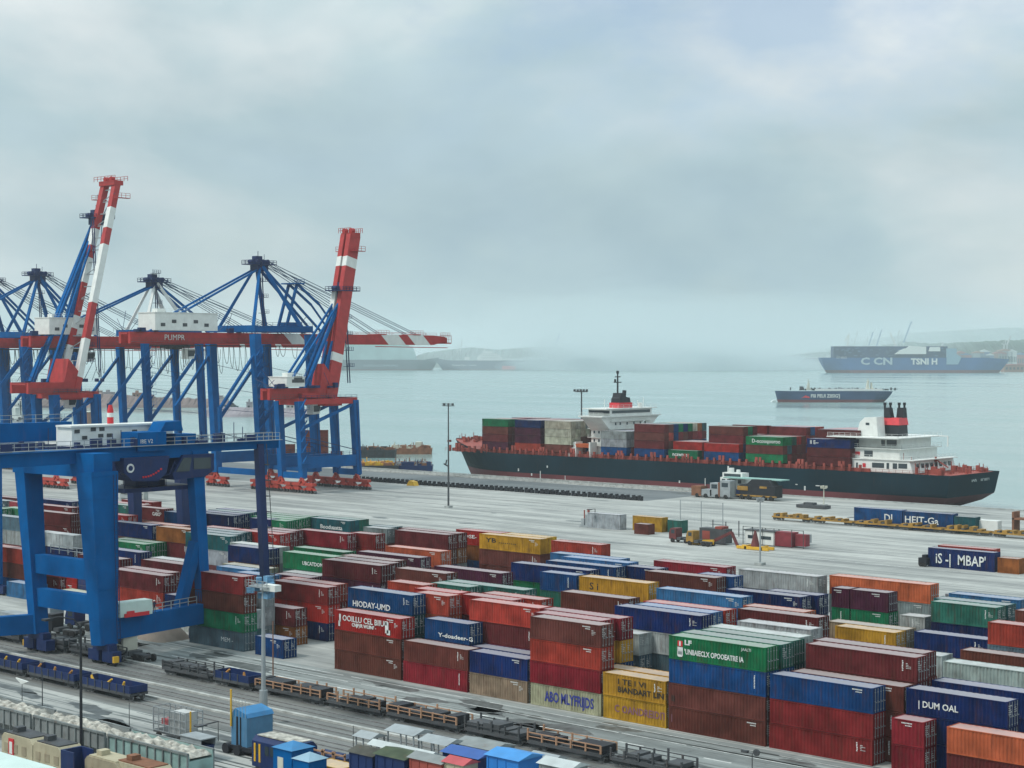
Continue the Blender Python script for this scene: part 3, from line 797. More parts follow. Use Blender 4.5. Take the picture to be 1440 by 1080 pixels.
put(i, 0, 'C OANDREIDIT  II', .8, 1.6, .9, mat('faded_purple_lettering', (0.2, 0.09, 0.12, 1)), 0.9, 'faded purple lettering', 0.02, 8.4)
i = fr(1000)
put(i, 3, 'LF', .5, 2.1, 1.75, LETW, 1.4, 'white lettering', 0.03); put(i, 3, "'UNIIAIECLX OPOOEATRE IA", .55, 2.1, .72, LETW, 0.80, None, 0.02, 7.8)
put(i, 3, 'JAALTI', .3, 9.6, 1.95, LETW, 1.0)
mb = MB(); mb.bb(1.2, 1.85, -0.01, 0.03, 1.5, 2.1); mb.obj('emblem', LETR, front[(i, 3)][0])
mb = MB(); mb.bb(1.42, 1.62, -0.02, 0.02, 1.55, 2.05); mb.prism([(1.15, .5), (1.3, .35), (1.75, .35), (1.9, .5), (1.9, 1.42), (1.15, 1.42)], -0.01, 0.025); mb.obj('emblem', LETW, front[(i, 3)][0])
mb = MB(); mb.bb(1.28, 1.78, -0.03, 0.0, .62, .95); mb.obj('emblem', GREYP, front[(i, 3)][0])
i = fr(300)
if i is not None and (i, 0) in front: put(i, 0, 'MEM -', .6, 7.2, 1.0, LETW, 1.2, 'faded white lettering')
# ------------------------------------------------------------ ship-to-shore cranes
LEAN = 0.075
YL, YW = 340.0, 362.0
def bands(par, p0, p1, w, h, spec, m1, m2, n1, n2, slant=0.0):
    """a girder p0->p1 painted in bands; spec = list of (t0, t1) painted m2"""
    p0 = Vector(p0); p1 = Vector(p1); L = (p1 - p0).length
    o = MB().bar(p0, p1, w, h).obj(n1, m1, par)
    d = (p1 - p0).normalized(); up = Vector((0, 0, 1)) if abs(d.z) < .9 else Vector((0, 1, 0)); a = d.cross(up).normalized(); b = a.cross(d).normalized()
    mb = MB()
    for t0, t1 in spec:
        k = len(mb.v); e = 0.03
        for ss in (-1, 1):
            for (t, v) in ((t0, 1), (t1, 1), (t1 + slant, -1), (t0 + slant, -1)):
                mb.v.append(tuple(p0.lerp(p1, t) + a * ss * (w / 2 + e) + b * v * (h / 2 + e)))
        mb.f += [(k, k+1, k+2, k+3), (k+7, k+6, k+5, k+4), (k, k+4, k+5, k+1), (k+2, k+6, k+7, k+3), (k+1, k+5, k+6, k+2), (k, k+3, k+7, k+4)]
    if spec: mb.obj(n2, m2, o)
    return o
def sts(Xn, Xf, zg, boom, label, yback=300.0, ytip=431.0, frame=BLUE, apexY=350.0, apexZ=70.0, house=(308, 330), top=None, apart=2.3, stripes=((.08, .17), (.31, .40), (.66, .77), (.83, .93)), cab_y=318.0, legw=2.3, sills=True, festoon=(306, 372), gcol=RED, band=None, back2=None, white_frame=False, txt=None, pivy=None, narrow=False, topf=.86, YL=340.0, YW=362.0, hh=5.2, mx=0.0):
    Xm = (Xn + Xf) / 2
    r = thing('quay_crane', label, 'crane', (Xm, (YL + YW) / 2, 0.0), group='container cranes along the quay')
    def Q(X, Y, z): return (X - LEAN * z, Y, z)
    g0 = zg - 2.2; gt = zg + 2.2
    for X in (Xn, Xf):
        for Y in (YL, YW):
            MB().bar(Q(X, Y, 4.5), Q(X, Y, g0 + (3.5 if zg > 35 else 0)), legw, legw * .95, legw * 1.15, legw * 1.1, up=(0, 1, 0)).obj('leg', frame, r)
            bg = MB().bar(Q(X - 5, Y, 2.7), Q(X + 5, Y, 2.7), 1.6, 0.9)
            for s in (-1, 1):
                bg.prism([(X + s * 3 - 2.3, 1.0), (X + s * 3 + 2.3, 1.0), (X + s * 3 + .6, 2.5), (X + s * 3 - .6, 2.5)], Y - .55, Y + .55)
                bg.bar((X + s * 1.2, Y - .7, 2.9), (X, Y - .7, 4.6), .7, .7)
            b_ = bg.obj('bogie', BOGIE, r)
            wh = MB()
            for q in range(8):
                x = X - 5.1 + q * 1.46; wh.tube((x, Y - .35, .48), (x, Y + .35, .48), .45, n=12)
            wh.obj('wheels', DSTEEL, b_)
            mm = MB()
            for q in (-4.2, -1.4, 1.4, 4.2): mm.tube((X + q, Y - 1.2, 1.3), (X + q, Y - .6, 1.3), .35, n=8)
            mm.obj('drive_motors', BOGIE if q else BOGIE, b_)
    for X in (Xn, Xf):       # portal beam low between the legs across the quay
        MB().bar(Q(X, YL - 1, 9.0), Q(X, YW + 1, 9.0), 1.5, 3.4).obj('portal_beam', frame, r)
        MB().bar(Q(X, YW, g0 - 1), Q(X, YL, 19.0), 0.85, 0.85).obj('diagonal_brace', frame, r)
        if zg > 35: MB().bar(Q(X, YL, g0 - 2), Q(X, YL - 15, 25), 0.8, 0.8).bar(Q(X, YL - 15, 25.6), Q(X, YL - 15, 18), 1.0, 1.0).obj('back_brace', frame, r)
        MB().bar(Q(X, YL - .5, zg + (2.9 if zg > 35 else -2.4)), Q(X, YW + .5, zg + (2.9 if zg > 35 else -2.4)), 1.4, 1.6).obj('top_side_beam', frame if zg > 35 else gcol, r)
    for Y in (YL, YW):
        MB().bar(Q(Xn + .8, Y, 5.2), Q(Xf - .8, Y, 5.2), 1.3, 1.8).obj('sill_beam', frame, r)
        MB().bar(Q(Xn + .8, Y, zg + 3.0 if zg > 35 else zg - 2.3), Q(Xf - .8, Y, zg + 3.0 if zg > 35 else zg - 2.3), 1.5, 2.0).obj('top_cross_beam', frame if zg > 35 else gcol, r)
    # stairs on the near land leg
    st = MB()
    for q in range(int((zg - 10) / 3.2)):
        z = 9 + q * 3.2; x0 = Xn + 1.7; st.bar(Q(x0, YL - 1.2, z), Q(x0, YL + 1.2, z + 3.0), .5, .12); st.bar(Q(x0 + .5, YL - 1.8, z), Q(x0 + .5, YL + 1.8, z), .7, .08); st.rail(Q(x0 + .8, YL - 1.8, z), Q(x0 + .8, YL + 1.8, z), n=3, r=.06)
    st.obj('stairway', frame, r)
    gx = [Xm - apart, Xm + apart]
    piv = pivy or YW + 3.0
    for X in gx:            # fixed girder on the land side
        MB().bar(Q(X, yback, zg), Q(X, piv, zg), 1.1, 3.4).obj('girder', gcol, r)
    ty = MB()
    for y in range(int(yback), int(piv), 8): ty.bar(Q(gx[0] + .5, y, zg + 1.2), Q(gx[1] - .5, y, zg + 1.2), .5, .5)
    ty.obj('girder_ties', gcol, r)
    wk = MB()
    for s in (-1, 1):
        x = Xm + s * (apart + 1.4); wk.bar(Q(x, yback, zg - 1.2), Q(x, piv, zg - 1.2), .9, .1); wk.rail(Q(x + s * .4, yback, zg - 1.2), Q(x + s * .4, piv, zg - 1.2), n=24)
    wk.rail(Q(Xm - 4, yback - 1, zg + 1.7), Q(Xm + 4, yback - 1, zg + 1.7))
    wk.obj('walkway', DSTEEL, r)
    fst = MB()
    if festoon:
        y = festoon[0]; rr = random.Random(int(-Xn))
        while y < festoon[1]:
            wdt = rr.uniform(1.2, 2.6); dp = rr.uniform(4.5, 8.5) if y < piv else rr.uniform(3, 5)
            pts = []
            for q in range(7):
                u = q / 6; pts.append(Q(Xm + 3.6, y + wdt * u, zg - 2.4 - dp * (1 - (2 * u - 1) ** 2) ** .6))
            fst.path(pts, .09, 4); y += wdt + rr.choice([.15, .15, 2.5])
        fst.bar(Q(Xm + 3.6, festoon[0], zg - 2.3), Q(Xm + 3.6, festoon[1], zg - 2.3), .3, .3)
        fst.obj('festoon_cable', BLACK, r)
    if house:
        hz = zg + 2.2; y0, y1 = house
        h = MB().bb(Xm - 4.2 - LEAN * hz, Xm + 4.2 - LEAN * hz, y0, y1, hz, hz + hh).obj('machinery_house', WHITE, r)
        v = MB()
        for q in range(5):
            y = y0 + 2 + q * (y1 - y0 - 3) / 5; v.bb(Xm + 4.2 - LEAN * hz, Xm + 4.28 - LEAN * hz, y, y + 1.6, hz + 1.2 + (q % 2), hz + 2.2 + (q % 2))
        v.obj('vent_grilles', DSTEEL, h)
        rf = MB().bb(Xm - 4.4 - LEAN * hz, Xm + 4.4 - LEAN * hz, y0 - .2, y1 + .2, hz + hh, hz + hh + .2); rf.rail((Xm + 4.3 - LEAN * hz, y0, hz + hh + .2), (Xm + 4.3 - LEAN * hz, y1, hz + hh + .2), n=8)
        rf.bb(Xm - 1.5 - LEAN * hz, Xm + 1 - LEAN * hz, y0 + 3, y0 + 6, hz + hh + .2, hz + hh + 1.3)
        rf.obj('house_roof', WHITE, h)
    # trolley and cab
    tr = MB(); cy = cab_y; tr.bar(Q(Xm - 3, cy - 3, zg - 2.4), Q(Xm + 3, cy - 3, zg - 2.4), .7); tr.bar(Q(Xm - 3, cy + 3, zg - 2.4), Q(Xm + 3, cy + 3, zg - 2.4), .7)
    tr.bar(Q(Xm - 2.6, cy - 3.4, zg - 2.6), Q(Xm - 2.6, cy + 3.4, zg - 2.6), .8); tr.bar(Q(Xm + 2.6, cy - 3.4, zg - 2.6), Q(Xm + 2.6, cy + 3.4, zg - 2.6), .8)
    tr.bb(Xm - 2 - LEAN * zg, Xm + 1 - LEAN * zg, cy - 2, cy + 2, zg - 3.4, zg - 2.6)
    t_ = tr.obj('trolley', DSTEEL, r)
    cb = MB().prism([(cy + 3.6, zg - 6.4), (cy + 6.2, zg - 6.2), (cy + 6.6, zg - 4.4), (cy + 6.6, zg - 3.3), (cy + 3.6, zg - 3.3)], Xm - 1.5 - LEAN * zg, Xm + 1.3 - LEAN * zg, ax='x').obj('operator_cab', WHITE, r)
    MB().prism([(cy + 3.9, zg - 5.6), (cy + 6.1, zg - 5.5), (cy + 6.5, zg - 4.4), (cy + 6.5, zg - 3.7), (cy + 3.9, zg - 3.7)], Xm - 1.56 - LEAN * zg, Xm + 1.36 - LEAN * zg, ax='x').obj('cab_window', GLASS, cb)
    # A-frame and its head platform
    A = Q(Xm + mx, apexY - mx * 1.09, apexZ)
    af = frame if not white_frame else WHITE
    for s in (-1, 1):
        MB().bar(Q(Xm + mx + s * (Xn - Xm) * (.2 if narrow else .85), (piv - 3 if narrow else YW - 1), zg + (0 if narrow else 2.5)), (A[0] + s * 1.4, A[1], A[2]), 1.15, 1.3, .9, .9).obj('mast_leg', af, r)
        MB().bar(Q(Xm + mx + s * (Xn - Xm) * (.2 if narrow else .8), (piv - 10 if narrow else YL + 1), zg + (0 if narrow else 2.5)), (A[0] + s * 1.1, A[1] - .6, A[2] - .5), .95, .95, .8, .8).obj('mast_leg', af, r)
        MB().bar((A[0] + s * 1.2, A[1] - .5, A[2] - 1), Q(Xm + s * apart, yback + 7, zg + 1.8), .55, .55).obj('backstay', frame, r)
        MB().bar((A[0] + s * 1.2, A[1] + .3, A[2] - .5), Q(Xm + s * 2.2, YW + 13, zg + 2.0), .75, .75, .6, .6).obj('fore_strut', frame, r) if boom == 'down' else None
    lad = MB()
    for q in range(4):
        z = zg + 8 + q * 5.0; x = Xm + mx + 1.2; lad.bb(x - 1.1 - LEAN * z, x + 1.1 - LEAN * z, apexY - 1.4, apexY + 1.2, z, z + .15); lad.rail((x + 1 - LEAN * z, apexY - 1.4, z), (x + 1 - LEAN * z, apexY + 1.2, z), n=3, r=.09)
    z0_ = zg + 3; lad.bar(Q(Xm + 1.2, apexY, z0_), Q(Xm + 1.2, apexY, apexZ), .25); lad.bar(Q(Xm + .2, apexY, z0_), Q(Xm + .2, apexY, apexZ), .25)
    lad.obj('mast_ladder', DBLUE, r)
    pf = MB(); ax, ay, az = A
    pf.bb(ax - 2.6, ax + 2.6, ay - 5, ay + 5, az, az + .3); pf.bb(ax - 1.8, ax + 1.8, ay - 2.2, ay + 2.2, az - 2.0, az)
    for s in (-1, 1):
        pf.rail((ax + s * 2.5, ay - 5, az + .3), (ax + s * 2.5, ay + 5, az + .3), n=7, r=.11); pf.rail((ax - 2.5, ay + s * 5, az + .3), (ax + 2.5, ay + s * 5, az + .3), n=3, r=.11)
    for q in (-3, -1.1, .8, 2.6): pf.tube((ax - 1.2, ay + q, az + 1.0), (ax + 1.2, ay + q, az + 1.0), .8 - .1 * (q == -3), n=10)
    pf.bb(ax - 1.6, ax + .6, ay - 1.6, ay + .8, az + .3, az + 2.8); pf.bar((ax, ay - .5, az + 2.8), (ax, ay - .5, az + 4.4), .15); pf.bar((ax + 1, ay + 1.2, az + .3), (ax + 1, ay + 1.2, az + 3.4), .12)
    pf.obj('head_platform', DBLUE, r)
    if boom == 'down':
        for X in gx:
            b_ = bands(r, Q(X, piv, zg), Q(X, ytip - 6, zg), 1.1, 3.3, stripes, gcol, WHITE, 'boom', 'white_band', slant=.05)
            MB().bar(Q(X, ytip - 6, zg), Q(X, ytip, zg + .4), 1.1, 3.3, .9, 1.6).obj('boom_tip', gcol, b_)
        bt = MB()
        for y in range(int(piv) + 4, int(ytip) - 4, 9): bt.bar(Q(gx[0] + .5, y, zg + 1.1), Q(gx[1] - .5, y, zg + 1.1), .5, .5)
        for s in (-1, 1): x = Xm + s * (apart + .2); bt.rail(Q(x, piv, zg + 1.6), Q(x, ytip - 4, zg + 1.6), n=14, h=.9, r=.06)
        for yy in (ytip - 30, ytip - 14): bt.bb(Xm - 3 - LEAN * zg, Xm + 3 - LEAN * zg, yy - 1.6, yy + 1.6, zg + 1.6, zg + 1.9); bt.rail(Q(Xm + 3, yy - 3, zg + 1.7), Q(Xm + 3, yy + 3, zg + 1.7), n=5, h=1.5, r=.09)
        bt.bb(Xm - 3.4 - LEAN * zg, Xm + 3.4 - LEAN * zg, ytip - .8, ytip + 2.2, zg - 1.2, zg - .8); bt.rail(Q(Xm + 3.4, ytip - 3, zg - 1), Q(Xm + 3.4, ytip + 2.2, zg - 1), n=4, h=2.6, r=.1); bt.rail(Q(Xm + 3.4, ytip - 3, zg + 1), Q(Xm + 3.4, ytip + 1.6, zg + 1), n=4, h=1.6, r=.1)
        bt.bb(Xm - 2.4 - LEAN * zg, Xm + 2.4 - LEAN * zg, ytip - 1.5, ytip + 1.2, zg - .9, zg + .9)
        bt.bar(Q(Xm + 3.4, ytip - 34, zg - 2.3), Q(Xm + 3.4, ytip, zg - 2.6), .25); bt.obj('boom_walkway', gcol, r)
        stay = MB()
        for s in (-1, 1):
            for (yy, off) in ((ytip - 32, 0), (ytip - 31, .9), (ytip - 15, 0), (ytip - 14, 1.0)):
                stay.tube((A[0] + s * 1.4, A[1] + 3, A[2] + off), Q(Xm + s * apart, yy, zg + 2.0 + .2 * off), .11, n=6)
        stay.obj('forestay', mat('stay_steel', (0.025, 0.06, 0.12, 1), 0.5), r)
    else:
        (dy, zt, bx) = top
        T = Vector(Q(Xm, piv + dy, zt)); B0 = Vector(Q(Xm, piv, zg - 1.5))
        for s in (-1, 1):
            p0 = B0 + Vector((s * apart, 0, 0)); p1 = T + Vector((s * apart * topf, 0, 0))
            bands(r, p0, p1, 2.1 if apart > 2 else 1.9, bx, band[0] if s > 0 else band[1], gcol, WHITE, 'raised_boom', 'white_band')
        d = (T - B0); bt = MB()
        nrg = 17
        for q in range(nrg):
            o = B0.lerp(T, (q + .5) / nrg); bt.bar(o - Vector((apart * (1 - (1 - topf) * q / nrg), 0, 0)), o + Vector((apart * (1 - (1 - topf) * q / nrg), 0, 0)), .3, .3)
            o2 = B0.lerp(T, (q + 1.2) / nrg)
            if q % 2 and q < nrg - 1: bt.bar(o - Vector((apart * .7, 0, 0)), o2 + Vector((apart * .7, 0, 0)), .2, .2)
        bt.obj('boom_ladder_frame', STEEL, r)
        hd = MB(); t = T
        hd.bb(t.x - apart * topf - 1.2, t.x + apart * topf + 1.2, t.y - 1.6, t.y + 1.8, t.z - .6, t.z + .9)
        for s in (-1, 1): hd.rail((t.x - apart - 1.3, t.y + s * 2.4, t.z + .8), (t.x + apart + 1.3, t.y + s * 2.4, t.z + .8), n=6, h=1.5, r=.12); hd.tube((t.x - 1 + s * 1.6, t.y - .6, t.z + 1.6), (t.x - 1 + s * 1.6, t.y + .8, t.z + 1.6), .8, n=10)
        for s in (-1, 1): hd.bb(t.x + s * (apart + 1.8) - .8, t.x + s * (apart + 1.8) + .8, t.y - 2.5, t.y + 2.5, t.z - 5, t.z - 4.8); hd.rail((t.x + s * (apart + 2.5), t.y - 2.5, t.z - 4.8), (t.x + s * (apart + 2.5), t.y + 2.5, t.z - 4.8), n=3, h=1.4, r=.1)
        hd.obj('boom_head', gcol, r)
        stay = MB()
        for s in (-1, 1):
            for f in (.95, .62): stay.tube((A[0] + s * 1.2, A[1] + 1, A[2] + .5), tuple(B0.lerp(T, f) + Vector((s * apart, -bx * .5, 0))), .13, n=5)
        stay.obj('boom_hoist_rope', mat('stay_steel', (0.025, 0.06, 0.12, 1), 0.5), r)
        hz = MB(); hz.bb(Xm - 4.5 - LEAN * zg, Xm + 4.5 - LEAN * zg, piv - 4.5, piv + 2.5, zg - 3.8, zg - 1.6)
        hz.prism([(piv - 5, zg - 1.6), (piv + 1.8, zg - 1.6), (piv + 1.0, zg + 5), (piv - 2.6, zg + 9)], Xm - apart - .5 - LEAN * zg, Xm + apart + .5 - LEAN * zg, ax='x')
        hz.bb(Xm - 1 - LEAN * zg, Xm + 4 - LEAN * zg, piv - 13, piv - 6, zg - 1.2, zg + .2)
        hz.obj('boom_hinge_tower', gcol, r)
    # thin rigging, pipes and bracing that clutter the frame
    cl = MB(); rr = random.Random(int(-Xn) + 3)
    for X in (Xn, Xf):
        cl.tube(Q(X, YL, 17), Q(X, YW, 12), .13, n=5); cl.tube(Q(X + 1.3, YW, 6), Q(X + 1.3, YW, zg - 3), .1, n=5); cl.tube(Q(X - 1.3, YL, 6), Q(X - 1.3, YL, zg - 3), .1, n=5)
        for q in range(3): cl.tube(Q(X, YL, zg - 8 - q * 7), Q(X + rr.uniform(-1, 1), YW, zg - 12 - q * 6), .07, n=4) if zg > 35 else None
    for q in range(7):
        y = rr.uniform(yback, YW + 4); cl.tube(Q(Xm + rr.uniform(-4, 4), y, zg + 2), Q(Xm + rr.uniform(-4, 4), y + rr.uniform(-3, 3), zg + rr.uniform(4, 8)), .09, n=4)
        cl.bb(Xm + 2.4 - LEAN * zg, Xm + 3.6 - LEAN * zg, y, y + rr.uniform(.8, 2.4), zg + 1.7, zg + rr.uniform(2.2, 3.4))
    cl.rail(Q(Xn + .9, YL - 1, 10.8), Q(Xn + .9, YW + 1, 10.8), n=10, r=.08); cl.rail(Q(Xn + .9, YL - .5, zg + (3.8 if zg > 35 else -1.6)), Q(Xn + .9, YW + .5, zg + (3.8 if zg > 35 else -1.6)), n=10, r=.08)
    cl.obj('pipes_and_bracing', DBLUE, r)
    if txt:
        text(txt[0], txt[1], LETW, r, Q(gx[1] + .62, txt[2], zg - .7), (rad(90), 0, rad(90)))
    return r

A_ = sts(-415, -437, 46.3, 'down', 'blue quay crane whose lowered red and white boom reaches farthest out over the water', apexZ=69.6, apexY=352, house=(308, 331), txt=('PUMPR', 1.7, 312), pivy=352)
sts(-472, -486, 45.5, 'down', legw=1.9, label='blue quay crane with a white mast and lowered red boom behind the nearest crane', apexZ=65.5, apexY=350, white_frame=True, house=(306, 324), stripes=((.3, .34), (.6, .65)), ytip=424)
sts(-545, -560, 45.5, 'down', legw=1.9, label='blue quay crane second from the left edge, white house on its red girder', apexZ=70, apexY=352, house=(300, 330), stripes=((.5, .55),), ytip=424)
sts(-577, -593, 45.5, 'down', legw=1.9, label='blue quay crane cut off by the left edge, only mast and girder in view', apexZ=69, apexY=352, house=(300, 326), stripes=((.5, .55),), ytip=424)
sts(-466, -476, 31, 'up', 'tall quay crane with a raised red and white ladder boom, highest of all', yback=292, apexZ=85.5, apexY=321, house=None, cab_y=305, top=(20, 96.6, 2.0), apart=4.6, topf=.68, pivy=309, mx=-5.5, narrow=True, YL=301.0, YW=316.0, festoon=None, legw=2.2,
    band=(((.07, .25), (.42, .70), (.78, .88)), ((.02, .22), (.3, .36), (.52, .64), (.70, .78))))
sts(-396, -405.5, 29.5, 'up', 'short quay crane with a raised red boom banded white beside the lowered boom', hh=2.8, yback=331, apexZ=61, apexY=364, house=(336, 343), cab_y=345, top=(13.5, 78.5, 4.2), apart=1.6, pivy=355, narrow=True, festoon=None, legw=1.9,
    band=(((.22, .27), (.80, .86)), ((.12, .17), (.45, .64), (.80, .86))))

mb = MB()
for s_ in (-2.0, 2.0):
    X = -426 + s_; q = lambda y, z: (X - LEAN * z, y, z)
    mb.bar(q(359.5, 48.4), q(365.5, 64.0), .75); mb.bar(q(365.5, 64.0), q(374.5, 57.5), .7, w2=.5); mb.bar(q(374.5, 57.5), q(381, 50), .5)
mb.bb(-429.6 - .075 * 64, -422.6 - .075 * 64, 363.5, 367.5, 63.9, 64.3); mb.rail((-422.8 - 4.8, 363.5, 64.3), (-422.8 - 4.8, 367.5, 64.3), n=3, r=.1)
mb.obj('boom_latch_arm', BLUE, A_)
mb = MB().bb(-430 - 3.5, -421 - 3.5, 353.5, 358, 48.6, 50.4).bb(-427 - 3.5, -423.5 - 3.5, 360, 366, 48.8, 51.6)
mb.obj('winch_box', BLUE, A_)
# ------------------------------------------------------------ the yard gantry in the foreground
G = thing('yard_gantry_crane', 'huge blue yard gantry crane astride the rails in the left foreground', 'crane', (-203, 143, 0))
MB().bar((-196, 133.6, 2.6), (-197.6, 133.6, 25.5), 2.2, 2.7, 3.6, 4.2, up=(0, 1, 0)).obj('leg', BLUE, G)
MB().bar((-210.6, 132.9, 2.6), (-213.2, 132.9, 25.5), 1.6, 2.0, 2.4, 2.9, up=(0, 1, 0)).obj('leg', BLUE, G)
MB().bar((-199.8, 153.0, 2.6), (-200.8, 152.0, 27.5), 1.3, 1.5, 1.7, 1.9, up=(0, 1, 0)).obj('leg', BLUE, G)
MB().bar((-200.8, 149.4, 5.4), (-200.3, 151.9, 14.5), 1.3, 1.3, 1.6, 1.4, up=(0, 1, 0)).obj('leg_strut', BLUE, G)
MB().bar((-196.6, 133.0, 4.4), (-199.8, 153.6, 4.4), 1.5, 2.8).obj('sill_beam', BLUE, G)
MB().bar((-210.6, 132.9, 4.0), (-218, 120.5, 3.6), 1.4, 2.6).obj('sill_beam', BLUE, G)
MB().bar((-197.0, 133.6, 12.3), (-212, 132.9, 12.3), 1.3, 2.6).obj('tie_beam', BLUE, G)
MB().bar((-197.0, 133.6, 7.7), (-212, 132.9, 7.7), 1.3, 2.5).obj('tie_beam', BLUE, G)
MB().bar((-196.2, 133.6, 26.4), (-214.8, 132.9, 26.4), 3.0, 3.2).obj('top_cross_beam', BLUE, G)
MB().bar((-200.8, 112, 27.3), (-200.8, 154, 27.6), 1.4, 1.8).bar((-200.8, 154, 27.9), (-200.8, 167, 27.9), 1.3, 1.2).obj('main_girder', BLUE, G)
MB().bar((-212.5, 100, 30.4), (-212.5, 139, 30.4), 1.6, 2.6).obj('main_girder', BLUE, G)
MB().bb(-212.0, -201.6, 151.2, 153.8, 26.6, 28.4).obj('end_tie', BLUE, G)
MB().bar((-198.5, 163.4, 0.4), (-200.4, 163.4, 28.0), 1.05, 1.05).obj('hanging_mast', DBLUE, G)
c_ = MB()
for q in range(9): z = 6.5 + q * 2.3; c_.bb(-199.5 - .08 * (z - 6), -197.8 - .08 * (z - 6), 163.9, 164.5, z, z + .12)
c_.tube((-197.7, 164.4, 5.6), (-199.8, 164.4, 28), .06, n=5); c_.obj('mast_ladder', DSTEEL, G)
w_ = MB()
w_.rail((-199.9, 112, 28.5), (-199.9, 167, 28.5), n=26, r=.07); w_.rail((-201.6, 150, 28.5), (-201.6, 167, 28.5), n=10, r=.07); w_.rail((-211.6, 100, 31.7), (-211.6, 139, 31.7), n=20, r=.07)
w_.bar((-199.6, 112, 28.55), (-199.6, 167, 28.55), .7, .08); w_.rail((-195.9, 135.5, 5.85), (-199.0, 151, 5.85), n=9, r=.09); w_.rail((-197.6, 134.6, 13.7), (-210, 134.4, 13.7), n=6, r=.09)
w_.obj('walkway_railing', STEEL, G)
h = MB().bb(-208.2, -204.4, 134.2, 151.0, 28.6, 31.2).obj('machinery_house', WHITE, G)
MB().bb(-207.9, -204.1, 133.9, 151.3, 31.2, 31.45).obj('house_roof', WHITE, h)
v = MB()
for y, z in ((134.6, 30.4), (135.8, 29.5), (137.2, 30.6), (138.6, 30.6), (138.4, 29.7), (139.8, 29.7), (144.0, 30.1)): v.bb(-204.4, -204.32, y, y + .8, z, z + .5)
v.obj('vent_grilles', DSTEEL, h)
v = MB().tube((-206, 141.5, 31.5), (-206, 141.5, 33.4), .45, .42, 12).obj('striped_cowl', LETR, G)
MB().tube((-206, 141.5, 32.4), (-206, 141.5, 33.0), .47, .46, 12).obj('white_band', WHITE, v)
MB().tube((-206, 141.5, 33.4), (-206, 141.5, 34.1), .42, .25, 12).obj('cap', LETR, v)
t_ = MB(); t_.bb(-211.6, -201.8, 139, 150, 27.0, 27.7); t_.bb(-203.6, -199.7, 141.6, 146.4, 27.8, 30.4); t_.prism([(145.9, 30.4), (146.8, 31.7), (149.4, 31.8), (149.8, 30.4)], -203.4, -200.4, ax='x')
t_.bb(-203.4, -200.6, 148.6, 152.2, 28.5, 29.9); t_.obj('trolley', BLUE, G)
t_ = MB(); rs = random.Random(77)
for q in range(26):
    x = rs.choice([-203.5, -201.8, -200.6]); y = rs.uniform(118, 164); a = rs.uniform(.4, 1.8); t_.bb(x, x + rs.uniform(.3, .9), y, y + a, 28.5, 28.5 + rs.uniform(.3, 1.3))
for q in range(9): y = rs.uniform(120, 163); t_.tube((-201, y, 28.5), (-201, y, 28.5 + rs.uniform(1.4, 3.2)), .06, n=5)
for q in range(5): t_.path([(-199.9, 138 + q * 3.3, 26.2), (-199.8, 139 + q * 3.3, 24.6 - .2 * q), (-199.8, 140.4 + q * 3.3, 24.4), (-199.9, 141.4 + q * 3.3, 26.2)], .07, 4)
t_.obj('hoist_gear', DBLUE, G)
c_ = MB().prism([(139.0, 27.0), (146.6, 27.0), (146.0, 24.6), (144.6, 23.6), (140.5, 23.8), (139.0, 25.0)], -204, -199.2, ax='x').obj('hoist_housing', DBLUE, G)
MB().tube((-199.15, 140.0, 25.6), (-199.1, 140.0, 25.6), .62, n=18).obj('ring_emblem', LETW, c_)
MB().tube((-199.12, 140.0, 25.6), (-199.05, 140.0, 25.6), .36, n=18).obj('ring_centre', DBLUE, c_)
c2 = MB().prism([(147.4, 24.4), (149.2, 27.0), (154.6, 27.0), (154.6, 24.6), (153.0, 23.8), (147.6, 23.6)], -205, -199.6, ax='x').obj('operator_cab', DBLUE, G)
MB().prism([(147.9, 24.7), (149.2, 26.6), (150.6, 26.6), (150.2, 24.7)], -205.1, -199.5, ax='x').obj('cab_window', GLASS, c2)
MB().prism([(151.0, 24.9), (151.0, 26.5), (154.0, 26.5), (154.0, 24.9)], -205.05, -199.55, ax='x').obj('cab_window', GLASS, c2)
mb = MB()
for q in range(8): mb.bb(-199.2, -199.1, 142.0 + q * .42, 142.25 + q * .42, 24.15 + .04 * q * q / 2, 24.4 + .04 * q * q / 2)
mb.obj('red_stencil', LETR, c_)
text('IBE V2', .55, LETW, G, (-199.66, 142.0, 28.9), (rad(90), 0, rad(90)))
sp = MB()
for q in (141, 145, 148, 152): sp.tube((-202, q, 24.0), (-202, q, 22.6), .06, n=5); sp.tube((-208, q, 27.0), (-208, q, 22.6), .06, n=5)
sp.bb(-208.6, -201.4, 140.6, 152.6, 22.0, 22.6); sp.bb(-206.4, -203.6, 144, 149, 22.6, 23.4); sp.obj('spreader', DBLUE, G)
for (x, y) in ((-196, 133.6), (-210.6, 132.9), (-199.8, 153.0)):
    k_ = MB()
    for s in (-1, 1):
        k_.bb(x + s * 1.6 - 1.2, x + s * 1.6 + 1.2, y - .7, y + .7, .5, 1.9)
    k_.bb(x - 1.9, x + 1.9, y - .6, y + .6, 1.9, 2.8); k_.bb(x - .7, x + .7, y + .65, y + 1.5, .9, 2.3)
    k_.obj('wheel_carriage', DBLUE, G)
k_ = MB()
for (x, y) in ((-196, 133.6), (-210.6, 132.9), (-199.8, 153.0)):
    for q in (-2.3, -.9, .9, 2.3): k_.tube((x + q, y - .25, .5), (x + q, y + .25, .5), .45, n=12)
k_.obj('wheels', DSTEEL, G)
for (x, y) in ((-192.9, 133.2), (-214.0, 132.9), (-196.9, 153.0)): MB().bb(x - .18, x + .18, y - .4, y + .4, .6, 1.4).obj('buffer', YEL, G)
